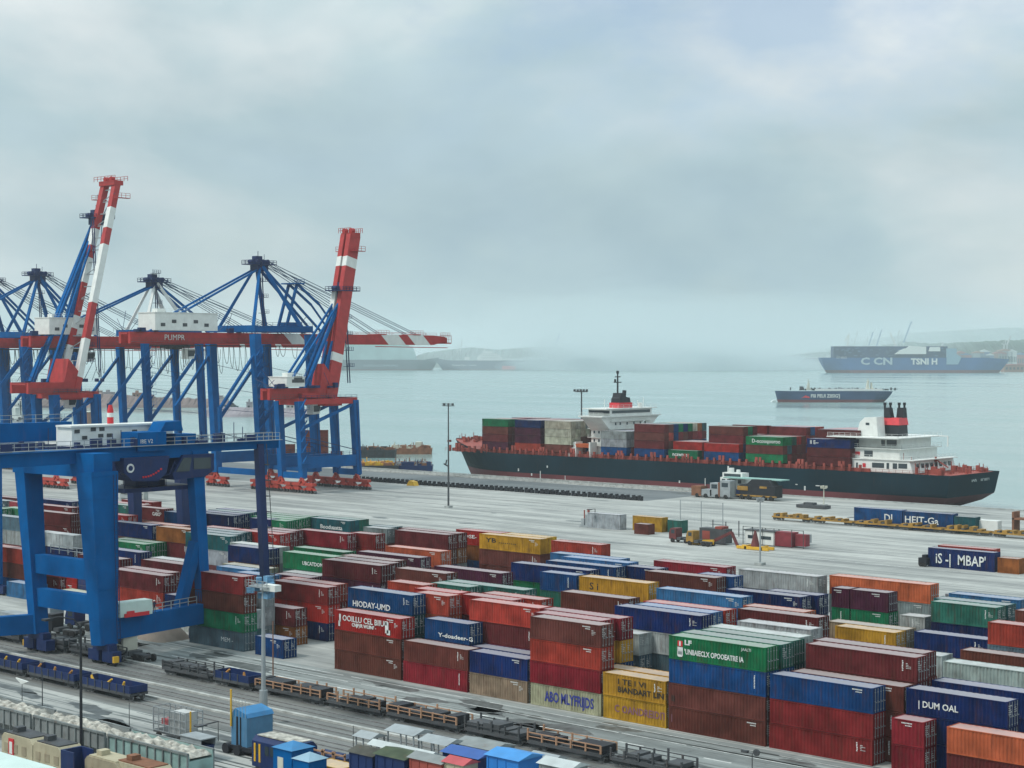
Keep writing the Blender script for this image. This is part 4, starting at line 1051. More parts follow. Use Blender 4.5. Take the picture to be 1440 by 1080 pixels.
# plate stiffeners, hatches and a ladder on the big legs
k_ = MB()
for z in (6, 10, 14, 18, 22, 25): q = (z - 2.6) / 22.9; cx_ = -196 - 1.6 * q; hw = 1.1 + .7 * q + .04; hd_ = 1.35 + .75 * q + .04; k_.bb(cx_ - hw, cx_ + hw, 133.6 - hd_, 133.6 + hd_, z - .05, z + .05)
k_.obj('stiffener', BLUE, G)
k_ = MB(); k_.bar((-194.55, 134.6, 3), (-195.35, 134.6, 25.2), .07); k_.bar((-194.55, 135.1, 3), (-195.35, 135.1, 25.2), .07)
for q in range(44): z = 3.2 + q * .5; f = (z - 3) / 22.2 * .8; k_.bar((-194.55 - f, 134.6, z), (-194.55 - f, 135.1, z), .05)
k_.obj('ladder', DBLUE, G)
# bent boom-latch arm on the nearest quay crane, as its own frame
k_ = MB().bb(-197.5, -195.6, 135.6, 141.0, 5.95, 7.9); k_.obj('electrical_cabinet', MINT, G)
mb = MB(); mb.bb(-195.55, -195.45, 136.4, 140.4, 5.9, 6.4); mb.bb(-195.55, -195.45, 136.8, 138, 6.4, 6.7); mb.obj('red_hose_reel', LETR, G)

# a second gantry farther back, seen behind it
G2 = thing('yard_gantry_crane', 'smaller blue yard gantry crane farther back, standing behind the stacks', 'crane', (-270, 190, 0))
for (x, y) in ((-267.5, 200.4), (-283, 200.4), (-267.5, 160.5), (-283, 160.5)):
    MB().bar((x, y, 1.6), (x - 1.2, y, 22.4), 1.5, 1.5, 2.3, 2.3, up=(0, 1, 0)).obj('leg', BLUE if y < 170 else DBLUE, G2)
    MB().bb(x - 3, x + 3, y - .6, y + .6, .3, 1.6).obj('wheel_carriage', DBLUE, G2)
for x in (-268.6, -284.2): MB().bar((x, 156, 23.6), (x, 206, 23.6), 1.4, 2.4).obj('main_girder', DBLUE, G2)
for y in (160.5, 200.4): MB().bb(-283.5, -269.3, y - .7, y + .7, 22.6, 24.6).obj('end_tie', DBLUE, G2)
mb = MB().bb(-280, -270, 176, 184, 25.0, 27.6); mb.obj('trolley_house', WHITE, G2)
mb = MB().rail((-267.8, 156, 24.8), (-267.8, 206, 24.8), n=20, r=.08); mb.obj('walkway_railing', STEEL, G2)
# ------------------------------------------------------------ ships
def hull_parts(L, B, deck, bowz, boot, tr, stern_rise=.05, bowrake=.05, levels=7, keel=-1.5, transom=0.82, flare=.16, cut=None):
    """returns (topsides MB, boot MB, deck MB); local x forward 0..L, y port, z above water; tr maps local to output"""
    NX = 44
    def zd(u):
        k = max(0, (u - .84) / .16); return deck + (bowz - deck) * (k * k * (3 - 2 * k))
    def half(u, f):              # f: 0 at keel .. 1 at deck
        b0 = max(0.0, (u - .80) / .20); p = 1.5 + 1.3 * f
        fw = (1 - b0 ** p) ** (.9 if f > .5 else 1.0) if b0 < 1 else 0
        a0 = max(0.0, 1 - u / .13); aft = 1 - (1 - transom) * a0 ** 1.5 - ((1 - f) ** 1.4 * a0 ** 1.1 * .8 if cut is None else a0 * (.06 * (1 - f) + .9 * max(0, (cut + .2 - f) / (cut + .2)) ** 1.9))
        return B / 2 * max(0.0, fw) * max(.04, aft)
    def sec(z0f, z1f, n):
        rows = []
        for i in range(NX + 1):
            s = i / NX; u = s ** .8 if s > .5 else s * (.5 ** -.2)
            u = min(1.0, u); pts = []
            for j in range(n + 1):
                f0 = j / n; zt = zd(u); z = z0f(u) + (z1f(u) - z0f(u)) * f0
                f = (z - keel) / (zt - keel); f = max(0, min(1, f))
                xs = L * stern_rise * (1 - f) ** 1.3 if cut is None else L * (stern_rise * max(0, (cut - f) / cut) ** .7 + .012 * (1 - f)); xe = L * (1 - bowrake * (1 - f) ** 1.1)
                pts.append((xs + (xe - xs) * u, half(u, f), z))
            rows.append(pts)
        mb = MB()
        for sgn in (1, -1):
            k0 = len(mb.v); w = n + 1
            for pts in rows:
                for (x, y, z) in pts: mb.v.append(tr(x, y * sgn, z))
            for i in range(NX):
                for j in range(n):
                    a = k0 + i * w + j; q = (a, a + w, a + w + 1, a + 1); mb.f.append(q if sgn > 0 else q[::-1])
        k1 = len(rows) * (n + 1)
        for j in range(n): mb.f.append((j, j + 1, k1 + j + 1, k1 + j))
        return mb, rows
    top, rows = sec(lambda u: boot, lambda u: zd(u), levels)
    bot, _ = sec(lambda u: keel, lambda u: boot, 3)
    dk = MB()
    for pts in rows:
        x, y, z = pts[-1]; dk.v.append(tr(x, y * .995, z - .25)); dk.v.append(tr(x, -y * .995, z - .25))
    for i in range(NX): dk.f.append((2*i, 2*i+1, 2*i+3, 2*i+2))
    return top, bot, dk

SX, SY = -236.0, 451.0
S = thing('container_ship', 'large black hulled container ship moored at the quay, red deck, two white superstructures', 'ship', (SX, SY, -3.0))
trm = lambda x, y, z: (SX - x, SY - y, z - 3.0)
top, bot, dk = hull_parts(205, 30.4, 10.7, 14.2, 4.4, trm, stern_rise=.05, bowrake=.045, transom=.96, levels=12, cut=.36)
hu = top.obj('hull', HULL, S, smooth=False); bot.obj('lower_hull', BOOT, S); dk.obj('deck', DECKR, S)
DZ = 7.7      # deck height
mb = MB()
# hatch coaming stanchions and lashing bridges in red
x = -430.0
while x < -262:
    for y in (436.6, 465.4):
        mb.bb(x - .35, x + .35, y - .3, y + .3, DZ - .3, DZ + 1.9)
    x += 3.4 if int(x) % 3 else 2.6
for x in (-427, -413.6, -400.4, -387.5, -374, -354, -340.5, -327.4, -314, -300.5, -285.5, -271.5):
    mb.bb(x - .5, x + .5, 436.6, 437.4, DZ - .3, DZ + 2.7); mb.bb(x + .9, x + 1.7, 436.6, 437.4, DZ - .3, DZ + 2.7); mb.bb(x - .4, x + 1.6, 436.6, 465.4, DZ + .7, DZ + 1.2)
for y in (436.2, 465.8):
    mb.rail((-432, y, DZ - .2), (-240, y, DZ - .2), n=90, r=.07)
mb.bb(-430, -262, 437.6, 464.4, DZ - .2, DZ + .9)
mb.obj('hatch_coaming', DECKR, S)
mb = MB(); rs = random.Random(5)
for q in range(70):
    x = rs.uniform(-259, -239.5) if q < 44 else rs.uniform(-441, -430); y = rs.uniform(438, 464) if q < 44 else rs.uniform(445, 457); z0 = DZ - .3 if q < 44 else DZ + 2.2
    a, b_, c = rs.uniform(.3, 1.6), rs.uniform(.3, 1.6), rs.uniform(.5, 2.2)
    mb.bb(x, x + a, y, y + b_, z0, z0 + c)
    if q % 3 == 0: mb.tube((x, y, z0), (x, y, z0 + c + 1.2), .12, n=5)
for x, h in ((-252.5, 5.6), (-250, 4.5), (-247.5, 3.0), (-243, 3.0), (-240, 2.6)): mb.bar((x, 440, DZ), (x, 440, DZ + h), .12)
mb.bar((-249, 452, DZ), (-249, 452, DZ + 4.2), .5); mb.bar((-249, 452, DZ + 3.4), (-245, 452, DZ + 1.2), .3)
mb.rail((-239.2, 437.5, DZ), (-239.2, 464.5, DZ), n=16, r=.08)
mb.obj('mooring_winches', DECKR, S)
# forward superstructure
def block(name, x0, x1, y0, y1, z0, z1, m, par): return MB().bb(x0, x1, y0, y1, z0, z1).obj(name, m, par)
sp1 = block('forward_superstructure', -369, -360.6, 441, 460.5, DZ, 21.0, WHITE, S)
mb = MB(); mb.bb(-370, -359.8, 435.4, 466.6, 20.9, 21.3); mb.bb(-369.4, -360.2, 440, 462, 21.3, 23.4); mb.bb(-370, -359.8, 437.5, 464.5, 23.4, 23.7)
for y in (436, 466): mb.rail((-369.8, y, 21.3), (-359.9, y, 21.3), n=5, r=.07)
for s, y0, y1 in ((1, 435.6, 441), (-1, 466.4, 460.5)):
    mb.v += [(-369, y0, 20.9), (-369, y1, 16.2), (-369, y1, 20.9), (-360.6, y0, 20.9), (-360.6, y1, 16.2), (-360.6, y1, 20.9)]; k = len(mb.v) - 6
    mb.f += [(k, k+1, k+2), (k+5, k+4, k+3), (k, k+3, k+4, k+1), (k+1, k+4, k+5, k+2), (k+2, k+5, k+3, k)]
mb.rail((-359.9, 438, 23.7), (-359.9, 464, 23.7), n=9, r=.07)
mb.obj('bridge_wings', WHITE, sp1)
mb = MB(); mb.bb(-360.18, -360.1, 441, 461, 22.1, 23.0)
mb.bb(-369.2, -360.4, 439.93, 440, 22.1, 23.0)
for z in (18.2, 15.4, 12.6):
    for y in (443, 445.4, 449, 452.6, 456, 458.6): mb.bb(-360.62, -360.54, y, y + .7, z, z + .9)
    for x in (-368, -366, -363, -362): mb.bb(x, x + .6, 440.94, 441.02, z, z + .9)
mb.obj('windows', GLASS, sp1)
mb = MB()
for z in (11.2, 14.0, 16.8, 19.4): mb.bb(-370.2, -359.6, 440.4, 461.2, z, z + .14); mb.rail((-359.7, 440.6, z), (-359.7, 461, z), n=10, r=.06); mb.rail((-370, 440.5, z), (-359.8, 440.5, z), n=6, r=.06)
mb.bar((-359.4, 443, 11.2), (-359.4, 447, 14.0), .5, .1); mb.bar((-359.4, 448, 14.0), (-359.4, 452, 16.8), .5, .1); mb.bar((-359.4, 453, 16.8), (-359.4, 457, 19.4), .5, .1)
mb.obj('deck_galleries', WHITE, sp1)
mb = MB(); mb.bb(-366.6, -362.4, 447.4, 454.4, 23.7, 25.4); mb.obj('funnel_band', LETR, sp1)
mb = MB(); mb.prism([(447.8, 25.4), (454.0, 25.4), (453.6, 27.0), (451.6, 27.3), (451.2, 28.6), (448.9, 28.6), (448.5, 27.2), (448.0, 26.8)], -366.2, -362.8, ax='x')
mb.tube((-364.5, 452.4, 26.6), (-364.5, 452.8, 29.4), .7, n=10); mb.bar((-364.5, 449.2, 28), (-364.5, 449.2, 35.4), .45, w2=.25)
for z, w in ((32, 3.4), (33.8, 2.4)): mb.bb(-364.8, -364.2, 449.2 - w / 2, 449.2 + w / 2, z, z + .3)
mb.tube((-364.5, 447.9, 32.3), (-364.5, 447.9, 33.2), .35, n=8); mb.tube((-364.5, 449.2, 35), (-364.5, 449.2, 36), .45, n=8)
mb.obj('funnel_and_mast', BLACK, sp1)
mb = MB()
for y, h in ((440.5, 3), (458, 2.4), (461, 3.4)): mb.bar((-363, y, 23.7), (-363, y, 23.7 + h), .16)
mb.tube((-363, 459.4, 23.7), (-363, 459.4, 25.2), .7, n=10); mb.obj('antennas', WHITE, sp1)
lb = MB().prism([(436.8, 10.8), (439.4, 10.8), (439.8, 12.0), (436.4, 12.0)], -372.0, -366.4, ax='x').obj('lifeboat', mat('lifeboat_orange', (.55, .12, .04, 1), .5), S)
MB().bb(-372.5, -371.9, 436.6, 440, DZ, 12.6).bb(-366.4, -365.8, 436.6, 440, DZ, 12.6).bb(-377, -372.8, 437, 440.5, DZ, 10.6).tube((-374.6, 438.6, 10.6), (-374.6, 438.6, 12.4), .9, n=10).obj('davits', WHITE, S)
# stern superstructure
sp2 = MB().prism([(-274.5, DZ), (-251.4, DZ), (-252.5, 11.2), (-274.5, 11.2)], 438.0, 463.0, ax='y').obj('stern_superstructure', WHITE, S)
mb = MB(); mb.bb(-274.5, -256.5, 439.5, 461, 11.2, 14.2); mb.bb(-275, -255.4, 438.8, 462, 14.2, 14.45); mb.bb(-272, -257.4, 441.5, 459, 14.45, 17.3); mb.bb(-279, -255.4, 436.8, 463.2, 17.3, 17.55)
mb.bb(-275.5, -251.0, 437.6, 463.2, 11.2, 11.4)
mb.prism([(-272.6, 17.5), (-265.4, 17.5), (-265.9, 23.2), (-269.8, 23.0), (-271.4, 21.6)], 442.6, 446.8)
mb.obj('upper_decks', WHITE, sp2)
mb = MB()
for z, x0, x1, y in ((11.4, -275.3, -251.2, 437.8), (14.45, -274.8, -255.6, 439), (17.55, -278.8, -255.6, 437)): mb.rail((x0, y, z), (x1, y, z), n=12, r=.07); mb.rail((x1, y, z), (x1, 462, z), n=10, r=.07)
mb.bar((-257.5, 460, 17.5), (-252.5, 460, 17.5), .25); mb.bar((-252.5, 460, 14.4), (-252.5, 460, 17.5), .3); mb.bar((-263, 455, 17.5), (-263, 455, 20.6), .15); mb.obj('deck_railing', WHITE, sp2)
mb = MB()
for x0, x1, z0, z1, y in ((-264.5, -260.6, 8.9, 10.3, 437.96), (-259.8, -259.0, 8.7, 10.4, 437.96), (-257.8, -256.4, 8.8, 10.4, 437.96), (-256.0, -253.2, 9.0, 10.4, 437.96), (-268.0, -265.2, 11.9, 13.6, 439.46), (-263.6, -262.4, 15.1, 16.7, 441.46), (-261.8, -258.6, 15.2, 16.8, 441.46), (-273, -272.4, 8.6, 10.1, 437.96), (-269.8, -269.2, 8.6, 10.1, 437.96), (-269.4, -268.2, 20.8, 21.5, 442.56)): mb.bb(x0, x1, y - .02, y + .05, z0, z1)
for q in range(8): mb.bb(-251.9 - (.0), -251.75, 441 + q * 2.6, 442.4 + q * 2.6, 9.0, 10.3)
mb.obj('windows', GLASS, sp2)
MB().bb(-271.6, -269.4, 439.4, 439.48, 12.2, 13.2).bb(-267.6, -266.6, 437.9, 437.97, 8.9, 10.0).obj('lifebuoys', LETR, sp2)
mb = MB()
def tap(x0, x1, y0, y1, z0, z1, t=.0, lean=0):
    k = len(mb.v)
    for z, f, l in ((z0, 0, 0), (z1, t, lean)):
        for x, y in ((x0 + f, y0 + f), (x1 - f, y0 + f), (x1 - f, y1 - f), (x0 + f, y1 - f)): mb.v.append((x + l, y, z))
    mb.f.extend([(k, k+3, k+2, k+1), (k+4, k+5, k+6, k+7), (k, k+1, k+5, k+4), (k+1, k+2, k+6, k+5), (k+2, k+3, k+7, k+6), (k+3, k, k+4, k+7)])
tap(-268.2, -262.8, 447.4, 452.6, 17.5, 20.8, .15)
f1 = mb.obj('funnel', BLACK, S)
mb = MB(); tap(-268.2, -262.7, 447.4, 452.7, 20.8, 22.9, .3); mb.obj('funnel_red_band', mat('funnel_red', (.62, .06, .07, 1), .5), f1)
mb = MB(); tap(-267.9, -265.7, 447.6, 449.8, 22.9, 25.8, .2, -.3); tap(-265.2, -262.9, 450.0, 452.3, 22.9, 25.8, .2, 0); mb.obj('funnel_top', BLACK, f1)
mb = MB()
for x, y in ((-267.8, 448.0), (-266.7, 449.3), (-264.6, 450.6), (-263.5, 451.7)): mb.tube((x, y, 25.2), (x, y, 26.7), .28, .34, 10); mb.tube((x, y, 26.6), (x, y, 27.3), .46, .46, 10)
mb.obj('exhaust_pipes', BLACK, f1)
sp2.location.x += 3.0; f1.location.x += 4.5
text('IAR    IIMIIM', 1.3, LETW, S, (-236.35, 449.5, 5.3), (rad(90), 0, rad(90)), xs=1.1)
text('NLR', 1.1, LETW, S, (-437.5, 447.3, 7.6), (rad(84), 0, rad(-27)), xs=1.1)
mb = MB()
for x, z, w, h in ((-397, 1.9, .5, .9), (-391, .6, .5, .8), (-387, -.2, .3, 2.6), (-384, 3.6, .5, .7), (-329, 1.2, .5, .8), (-319, .8, .25, 2.4), (-283, 1.3, .5, 1.3), (-279, 2.8, 1.4, .25), (-286, 2.8, .7, .25), (-376, -.1, .25, 1.4)): mb.bb(x, x + w, 435.74, 435.84, z, z + h)
mb.obj('draught_marks', LETW, hu)
mb = MB(); mb.tube((-441.5, 446.5, 3.4), (-441.5, 446.0, 1.6), .25, n=6); mb.bar((-442.6, 446.2, 2.0), (-440.4, 446.0, 1.2), .4); mb.obj('anchor', BLACK, S)
mb = MB().tube((-391, 462, DZ), (-391, 462, 28.4), .35, .22, 8)
lm = mb.obj('floodlight_mast', DSTEEL, S)
mb = MB().bb(-392.6, -389.4, 460.6, 463.4, 28.3, 28.6)
for q in range(6): mb.bb(-393 + q * .7, -392.6 + q * .7, 460 + (q % 2) * 2.4, 460.8 + (q % 2) * 2.4, 28.5, 29.3)
mb.obj('floodlights', DSTEEL, lm)

# deck cargo -----------------------------------------------------------------
CZ = 8.85
ROWY = [436.7 + 2.52 * i for i in range(11)]
SHIPSTUFF = MB()
# (xl, xr, near-row colours top down, list of inner rows (colours top down) or int height)
BAYS = [
 (678, 714, 'green brown maroon purple', ['green brown maroon', 'brown', 'orangered', 3, 3, 4, 4, 'brown']),
 (724, 760, 'navy purple purple orangered', ['navy purple', 'maroon', 'maroon', 'dkred', 'dkred', 'purple', 4, 4]),
 (766, 803, 'cream cream cream brown', ['cream cream cream brown', 'cream cream brown', 'grey cream maroon', 'green purple maroon', 'orangered', 'maroon', 'maroon', 'maroon']),
 (845, 881, 'palegrey palegrey blue', ['grey palegrey', 3, 3, 3]),
 (892, 934, 'maroon brown maroon blue', ['brown orangered brown navy', 'blue blue navy', 'green dkred navy', 'navy brown maroon', 'green maroon navy', 'cream dkred navy', 'ochre crimson purple', 'teal maroon']),
 (940, 981, 'green', ['red brown', 'brown', 2, 2]),
 (990, 1039, 'red blue', ['brown maroon navy', 'green brown purple', 'maroon', 3, 3, 'dkred']),
 (1049, 1101, 'green brown green', ['green teal dkred', 'greenteal maroon brown', 'red brown maroon', 'brown maroon maroon', 'maroon', 'ltblue', 'red', 'orangered']),
 (1135, 1196, 'navy maroon maroon', ['navy maroon brown', 'maroon dkred brown', 'blue', 'dkred', 'orangered', 'orangered', 'ltblue', 'red']),
]
BW = ['ninth', 'eighth', 'seventh', 'sixth', 'fifth', 'fourth', 'third', 'second', 'first']
BW = ['first bay from the bow', 'second bay from the bow', 'third bay from the bow', 'bay just aft of the bridge', 'second bay aft of the bridge', 'third aft of the bridge', 'fourth aft of the bridge', 'fifth aft of the bridge', 'bay next to the stern house']
SHC = {}
for bi, (xl, xr, near, inner) in enumerate(BAYS):
    X0 = XatY(xl, ROWY[0]); X1 = XatY(xr, ROWY[0]); L = round(X1 - X0, 1)
    rows = [near] + inner
    ntop = len(near.split())
    for ri, cols in enumerate(rows):
        if ri >= len(ROWY): break
        Y = ROWY[ri]
        if isinstance(cols, int):
            h = cols
            [bury(BUR['ship'], X0, Y, CZ + 2.6 * q, L, 2.58, tuple(PAL[crs.choice(['maroon', 'brown', 'navy', 'dkred', 'purple'])]) + (1,)) for q in range(h)]; continue
        cs = cols.split(); n = max(ntop, len(cs)) if ri == 0 or bi not in (5, 6) else (2 if bi == 5 else 4)
        if bi == 6 and ri == 0: n = 2
        if bi == 8: n = 3 if ri < 2 else 4
        if bi == 7: n = 3 if ri < 5 else 4
        [bury(BUR['ship'], X0, Y, CZ + 2.6 * q, L, 2.58, tuple(PAL[crs.choice(['maroon', 'brown', 'navy', 'dkred', 'purple'])]) + (1,)) for q in range(n - len(cs))]
        for j, c in enumerate(cs):
            tier = n - 1 - j
            side = 'quayside row' if ri == 0 else '%s row in' % nth(ri)
            lab = '%s ship container, %s, %s, %s' % (CNAME[c], {0: 'deck tier', 1: 'second tier', 2: 'third tier', 3: 'fourth tier'}[tier], side, BW[bi])
            o = container(X0, Y, CZ + tier * 2.6, L, 2.57, c, lab, 'containers on the moored ship', 1, marks=False)
            if ri == 0: SHC[(bi, tier)] = o
bury_flush('ship', 'inner container stacks on the ship deck behind the quayside row', 0)
def shtext(bi, tier, s_, h_, x_, z_):
    o = SHC.get((bi, tier))
    if o is None: return
    text(s_, h_, LETW, o, (x_, -0.02, z_), (rad(90), 0, 0), bold=.02); o['label'] = o['label'].replace('container', 'container with lettering', 1)
shtext(5, 0, 'ncawmoy', 1.2, 1.6, .7); shtext(7, 2, 'D-ocooqooroo', 1.15, 2.2, .7); shtext(8, 2, 'II E--', 1.1, 1.0, 1.0)

# ------------------------------------------------------------ vessels and land across the water
class Far:
    """a frame facing the camera: x along the picture, origin on the water under (xl, y)"""
    def __init__(s, name, label, cat, xl, xr, y, depth=0, group=None):
        A = P(xl, y, -3.0); B_ = P(xr, y, -3.0); d = B_ - A; s.L = d.length; s.rz = math.atan2(d.y, d.x); s.xl = xl; s.y = y; s.k = s.L / (xr - xl)
        s.root = thing(name, label, cat, tuple(A), s.rz, group, world=False)
    def X(s, px): return (px - s.xl) * s.k
    def Z(s, py): return (s.y - py) * s.k
    def box(s, name, m, x0, x1, y0, y1, d0, d1, par=None):
        return MB().bb(s.X(x0), s.X(x1), d0, d1, s.Z(y0), s.Z(y1)).obj(name, m, par or s.root)
idt = lambda x, y, z: (x, y, z)
def far_hull(F, xl, xr, ytop, yboot, beam, m, bow='right', bowy=None, boot=BOOT, rake=.05, sr=.04):
    L = (xr - xl) * F.k; zt = F.Z(ytop); zb = F.Z(bowy) if bowy else zt; x0 = F.X(xl)
    tr = (lambda x, y, z: (x0 + x, y + beam / 2, z)) if bow == 'right' else (lambda x, y, z: (x0 + L - x, beam / 2 - y, z))
    t, b, d = hull_parts(L, beam, zt, zb, F.Z(yboot), tr, stern_rise=sr, bowrake=rake, levels=3, keel=-2)
    h = t.obj('hull', m, F.root); b.obj('lower_hull', boot, F.root); d.obj('deck', m, F.root)
    return h
# big blue container ship on the right
F = Far('container_ship', 'big blue container ship with red waterline and white lettering far out on the right', 'ship', 1155, 1424, 524.5)
k = F.k
far_hull(F, 1155, 1424, 503, 520.5, 52, HBLUE, 'right', bowy=505, rake=.06)
F.box('cargo_block', mat('cargo_navy', (0.02, 0.04, 0.10, 1), .6, .4, scale=.03), 1173, 1333, 503.2, 487, 4, 48)
mb = MB(); rr = random.Random(9)
for q in range(90):
    x = rr.uniform(1174, 1330); z = rr.uniform(488.5, 500); mb.bb(F.X(x), F.X(x + rr.uniform(2, 5)), 3.0, 3.9, F.Z(z + 1.6), F.Z(z))
mb.obj('cargo_containers', mat('cargo_blue_grey', (0.05, 0.09, 0.17, 1), .6, .5, scale=.05), F.root)
mb = MB(); mb.prism([(F.X(1258), F.Z(498)), (F.X(1302), F.Z(498)), (F.X(1302), F.Z(487.5)), (F.X(1279), F.Z(486.5)), (F.X(1274), F.Z(490)), (F.X(1268), F.Z(491.5))], -3, 12); mb.prism([(F.X(1306), F.Z(494)), (F.X(1322), F.Z(494)), (F.X(1322), F.Z(488)), (F.X(1308), F.Z(488))], -1, 12)
for x0, x1, z in ((1263, 1299, 492.5), (1271, 1296, 490)): mb.bb(F.X(x0), F.X(x1), -1.4, 12, F.Z(z + .5), F.Z(z))
o = mb.obj('superstructure', WHITE, F.root)
mb = MB()
for q in range(9): mb.bb(F.X(1273 + q * 3), F.X(1274.6 + q * 3), -1.3, -.9, F.Z(494.6), F.Z(493.4))
mb.obj('windows', GLASS, o)
F.box('pale_side_panel', mat('pale_blue_panel', (.22, .34, .42, 1), .6), 1331, 1345, 512.5, 490, -1.2, 10)
MB().prism([(F.X(1345), F.Z(512.5)), (F.X(1345), F.Z(498)), (F.X(1352), F.Z(502)), (F.X(1347), F.Z(512.5))], -1.2, 10).obj('pale_side_panel', MATS['pale_blue_panel'], F.root)
text('C CN', 9.5 * k, mat('pale_lettering', (.36, .44, .48, 1), .6), F.root, (F.X(1210), -1.6, F.Z(512.5)), (rad(90), 0, 0), xs=1.35, bold=.8)
text('TSNI H', 8.0 * k, LETW, F.root, (F.X(1281), -1.6, F.Z(512.2)), (rad(90), 0, 0), xs=1.05, bold=.9)
text('CT KEGS', 2.6 * k, LETW, F.root, (F.X(1176), -.6, F.Z(504.2)), (rad(90), 0, 0))
mb = MB()
for x, y0, y1, dx in ((1192, 497, 471, 4), (1190, 497, 497, 8), (1262, 487, 468, -8), (1190, 480, 470, 6)): mb.bar((F.X(x), 20, F.Z(y0)), (F.X(x + dx), 20, F.Z(y1 - .5)), 3.0)
mb.obj('deck_crane', WHITE, F.root)
# dark ship left of it
F = Far('cargo_ship', 'low dark ship without lettering behind the big blue one', 'ship', 1088, 1172, 516.2)
far_hull(F, 1088, 1172, 503.5, 515, 60, HNAVY, 'left')
mb = MB()
for x0, x1, z in ((1100, 1134, 502), (1108, 1128, 500.8), (1140, 1160, 502.2), (1117, 1124, 498.4), (1165, 1171, 499)): mb.bb(F.X(x0), F.X(x1), 10, 50, F.Z(503.7), F.Z(z))
mb.obj('deck_cargo', mat('faded_white', (.4, .42, .42, 1), .6), F.root)
# passing vessel in midwater
F = Far('coaster', 'long low blue vessel under way in mid water with white lettering and two white masts', 'ship', 1090, 1262, 565.8)
h = far_hull(F, 1092, 1256, 550.5, 562.0, 20, mat('hull_slate_blue_paint', (.025, .055, .12, 1), .6, .2, .2, .05), 'left', bowy=550, rake=.03, sr=.08); k = F.k
mb = MB(); mb.bb(F.X(1148), F.X(1242), 2, 18, F.Z(549.5), F.Z(547.2)); mb.obj('hatch_covers', WHITE, F.root)
for xx in (1139, 1223):
    mb = MB(); mb.prism([(F.X(xx - 3), F.Z(549)), (F.X(xx + 4.5), F.Z(549)), (F.X(xx + 1.4), F.Z(545)), (F.X(xx + 1), F.Z(538 if xx < 1200 else 535)), (F.X(xx - .6), F.Z(538 if xx < 1200 else 535))], 6, 10)
    if xx > 1200: mb.prism([(F.X(xx + 4), F.Z(549)), (F.X(xx + 11), F.Z(549)), (F.X(xx + 6), F.Z(545)), (F.X(xx + 5.4), F.Z(538)), (F.X(xx + 4), F.Z(538))], 6, 10)
    mb.bar((F.X(xx), 8, F.Z(540)), (F.X(xx), 8, F.Z(532.5)), .5); mb.bb(F.X(xx - 2), F.X(xx + 2.5), 7, 9, F.Z(536.4), F.Z(535.8)); mb.obj('mast_house', CREAM, F.root)
mb = MB(); rr = random.Random(2)
for q in range(60):
    x = rr.uniform(1124, 1262); mb.bb(F.X(x), F.X(x + rr.uniform(.4, 1.6)), 9, 12, F.Z(549.3), F.Z(rr.uniform(545, 547.8)))
mb.bb(F.X(1140), F.X(1266), 10, 10.6, F.Z(547.6), F.Z(547)); mb.bb(F.X(1113), F.X(1114.5), 8, 9, F.Z(549), F.Z(545)); mb.bb(F.X(1127), F.X(1132), 8, 11, F.Z(549), F.Z(543.6)); mb.obj('deck_gear', DSTEEL, F.root)
text("FIII PEUI ZIISIG'J", 4.6 * k, LETW, F.root, (F.X(1140), -.5, F.Z(559)), (rad(90), 0, 0), xs=.93, bold=.12)
mb = MB(); mb.prism([(F.X(1127), F.Z(560)), (F.X(1133), F.Z(556)), (F.X(1139), F.Z(558.4)), (F.X(1138), F.Z(559.8)), (F.X(1131), F.Z(559))], -.5, -.3); mb.obj('red_emblem', LETR, F.root)
mb = MB(); mb.v = []; rr = random.Random(4)
mb.prism([(F.X(1086), .1), (F.X(1094), .1), (F.X(1093), 2.2), (F.X(1089), 1.8)], 6, 13); mb.obj('bow_wave', mat('foam', (.55, .62, .62, 1), .8), F.root)
# left, behind the boom: pale car carrier and navy ship
F = Far('car_carrier', 'pale slab-sided ship with grey hull behind the tip of the lowered boom', 'ship', 470, 618, 520.6)
far_hull(F, 470, 617, 506, 519.5, 60, HGREY, 'right', bowy=503, rake=.07)
PALE = mat('pale_teal_paint', (.30, .42, .42, 1), .6, .15, scale=.02)
MB().prism([(F.X(472), F.Z(507)), (F.X(586), F.Z(507)), (F.X(579), F.Z(487)), (F.X(472), F.Z(487))], 4, 56).obj('cargo_house', PALE, F.root)
mb = MB(); mb.bb(F.X(476), F.X(574), 8, 52, F.Z(487), F.Z(484.6)); 
for q in range(14): mb.bb(F.X(478 + q * 7), F.X(479.5 + q * 7), 8, 12, F.Z(484.6), F.Z(482.2))
mb.obj('upper_deck', mat('pale_green_paint', (.25, .42, .38, 1), .6), F.root)
text('OOOUOCOMMUMG', 2.8 * F.k, MATS['pale_lettering'], F.root, (F.X(511), -1, F.Z(515.5)), (rad(90), 0, 0), xs=1.3)
F = Far('cargo_ship', 'navy ship with white superstructure lying in the haze beside the fog bank', 'ship', 611, 772, 520.0)
h = far_hull(F, 611, 771, 507, 519.3, 50, HNAVY, 'left', bowy=504.5, rake=.07); k = F.k
mb = MB()
for x0, x1, z0, z1 in ((671, 706, 507, 502), (673, 703, 502, 499), (676, 700, 499, 496.4), (679, 692, 496.4, 494), (706, 727, 505.8, 504.6)): mb.bb(F.X(x0), F.X(x1), 8, 40, F.Z(z0), F.Z(z1))
mb.bar((F.X(681), 20, F.Z(494)), (F.X(681), 20, F.Z(487)), 2); mb.bb(F.X(653), F.X(660), 10, 30, F.Z(506.6), F.Z(502)); o = mb.obj('superstructure', WHITE, F.root)
mb = MB()
for z in (500.6, 503.6, 498):
    for q in range(9): mb.bb(F.X(677 + q * 2.7), F.X(678 + q * 2.7), 7.4, 8, F.Z(z), F.Z(z - .9))
mb.obj('windows', GLASS, o)
F.box('red_hull_patch', LETR, 706, 725, 519.4, 514.6, -.9, 3)
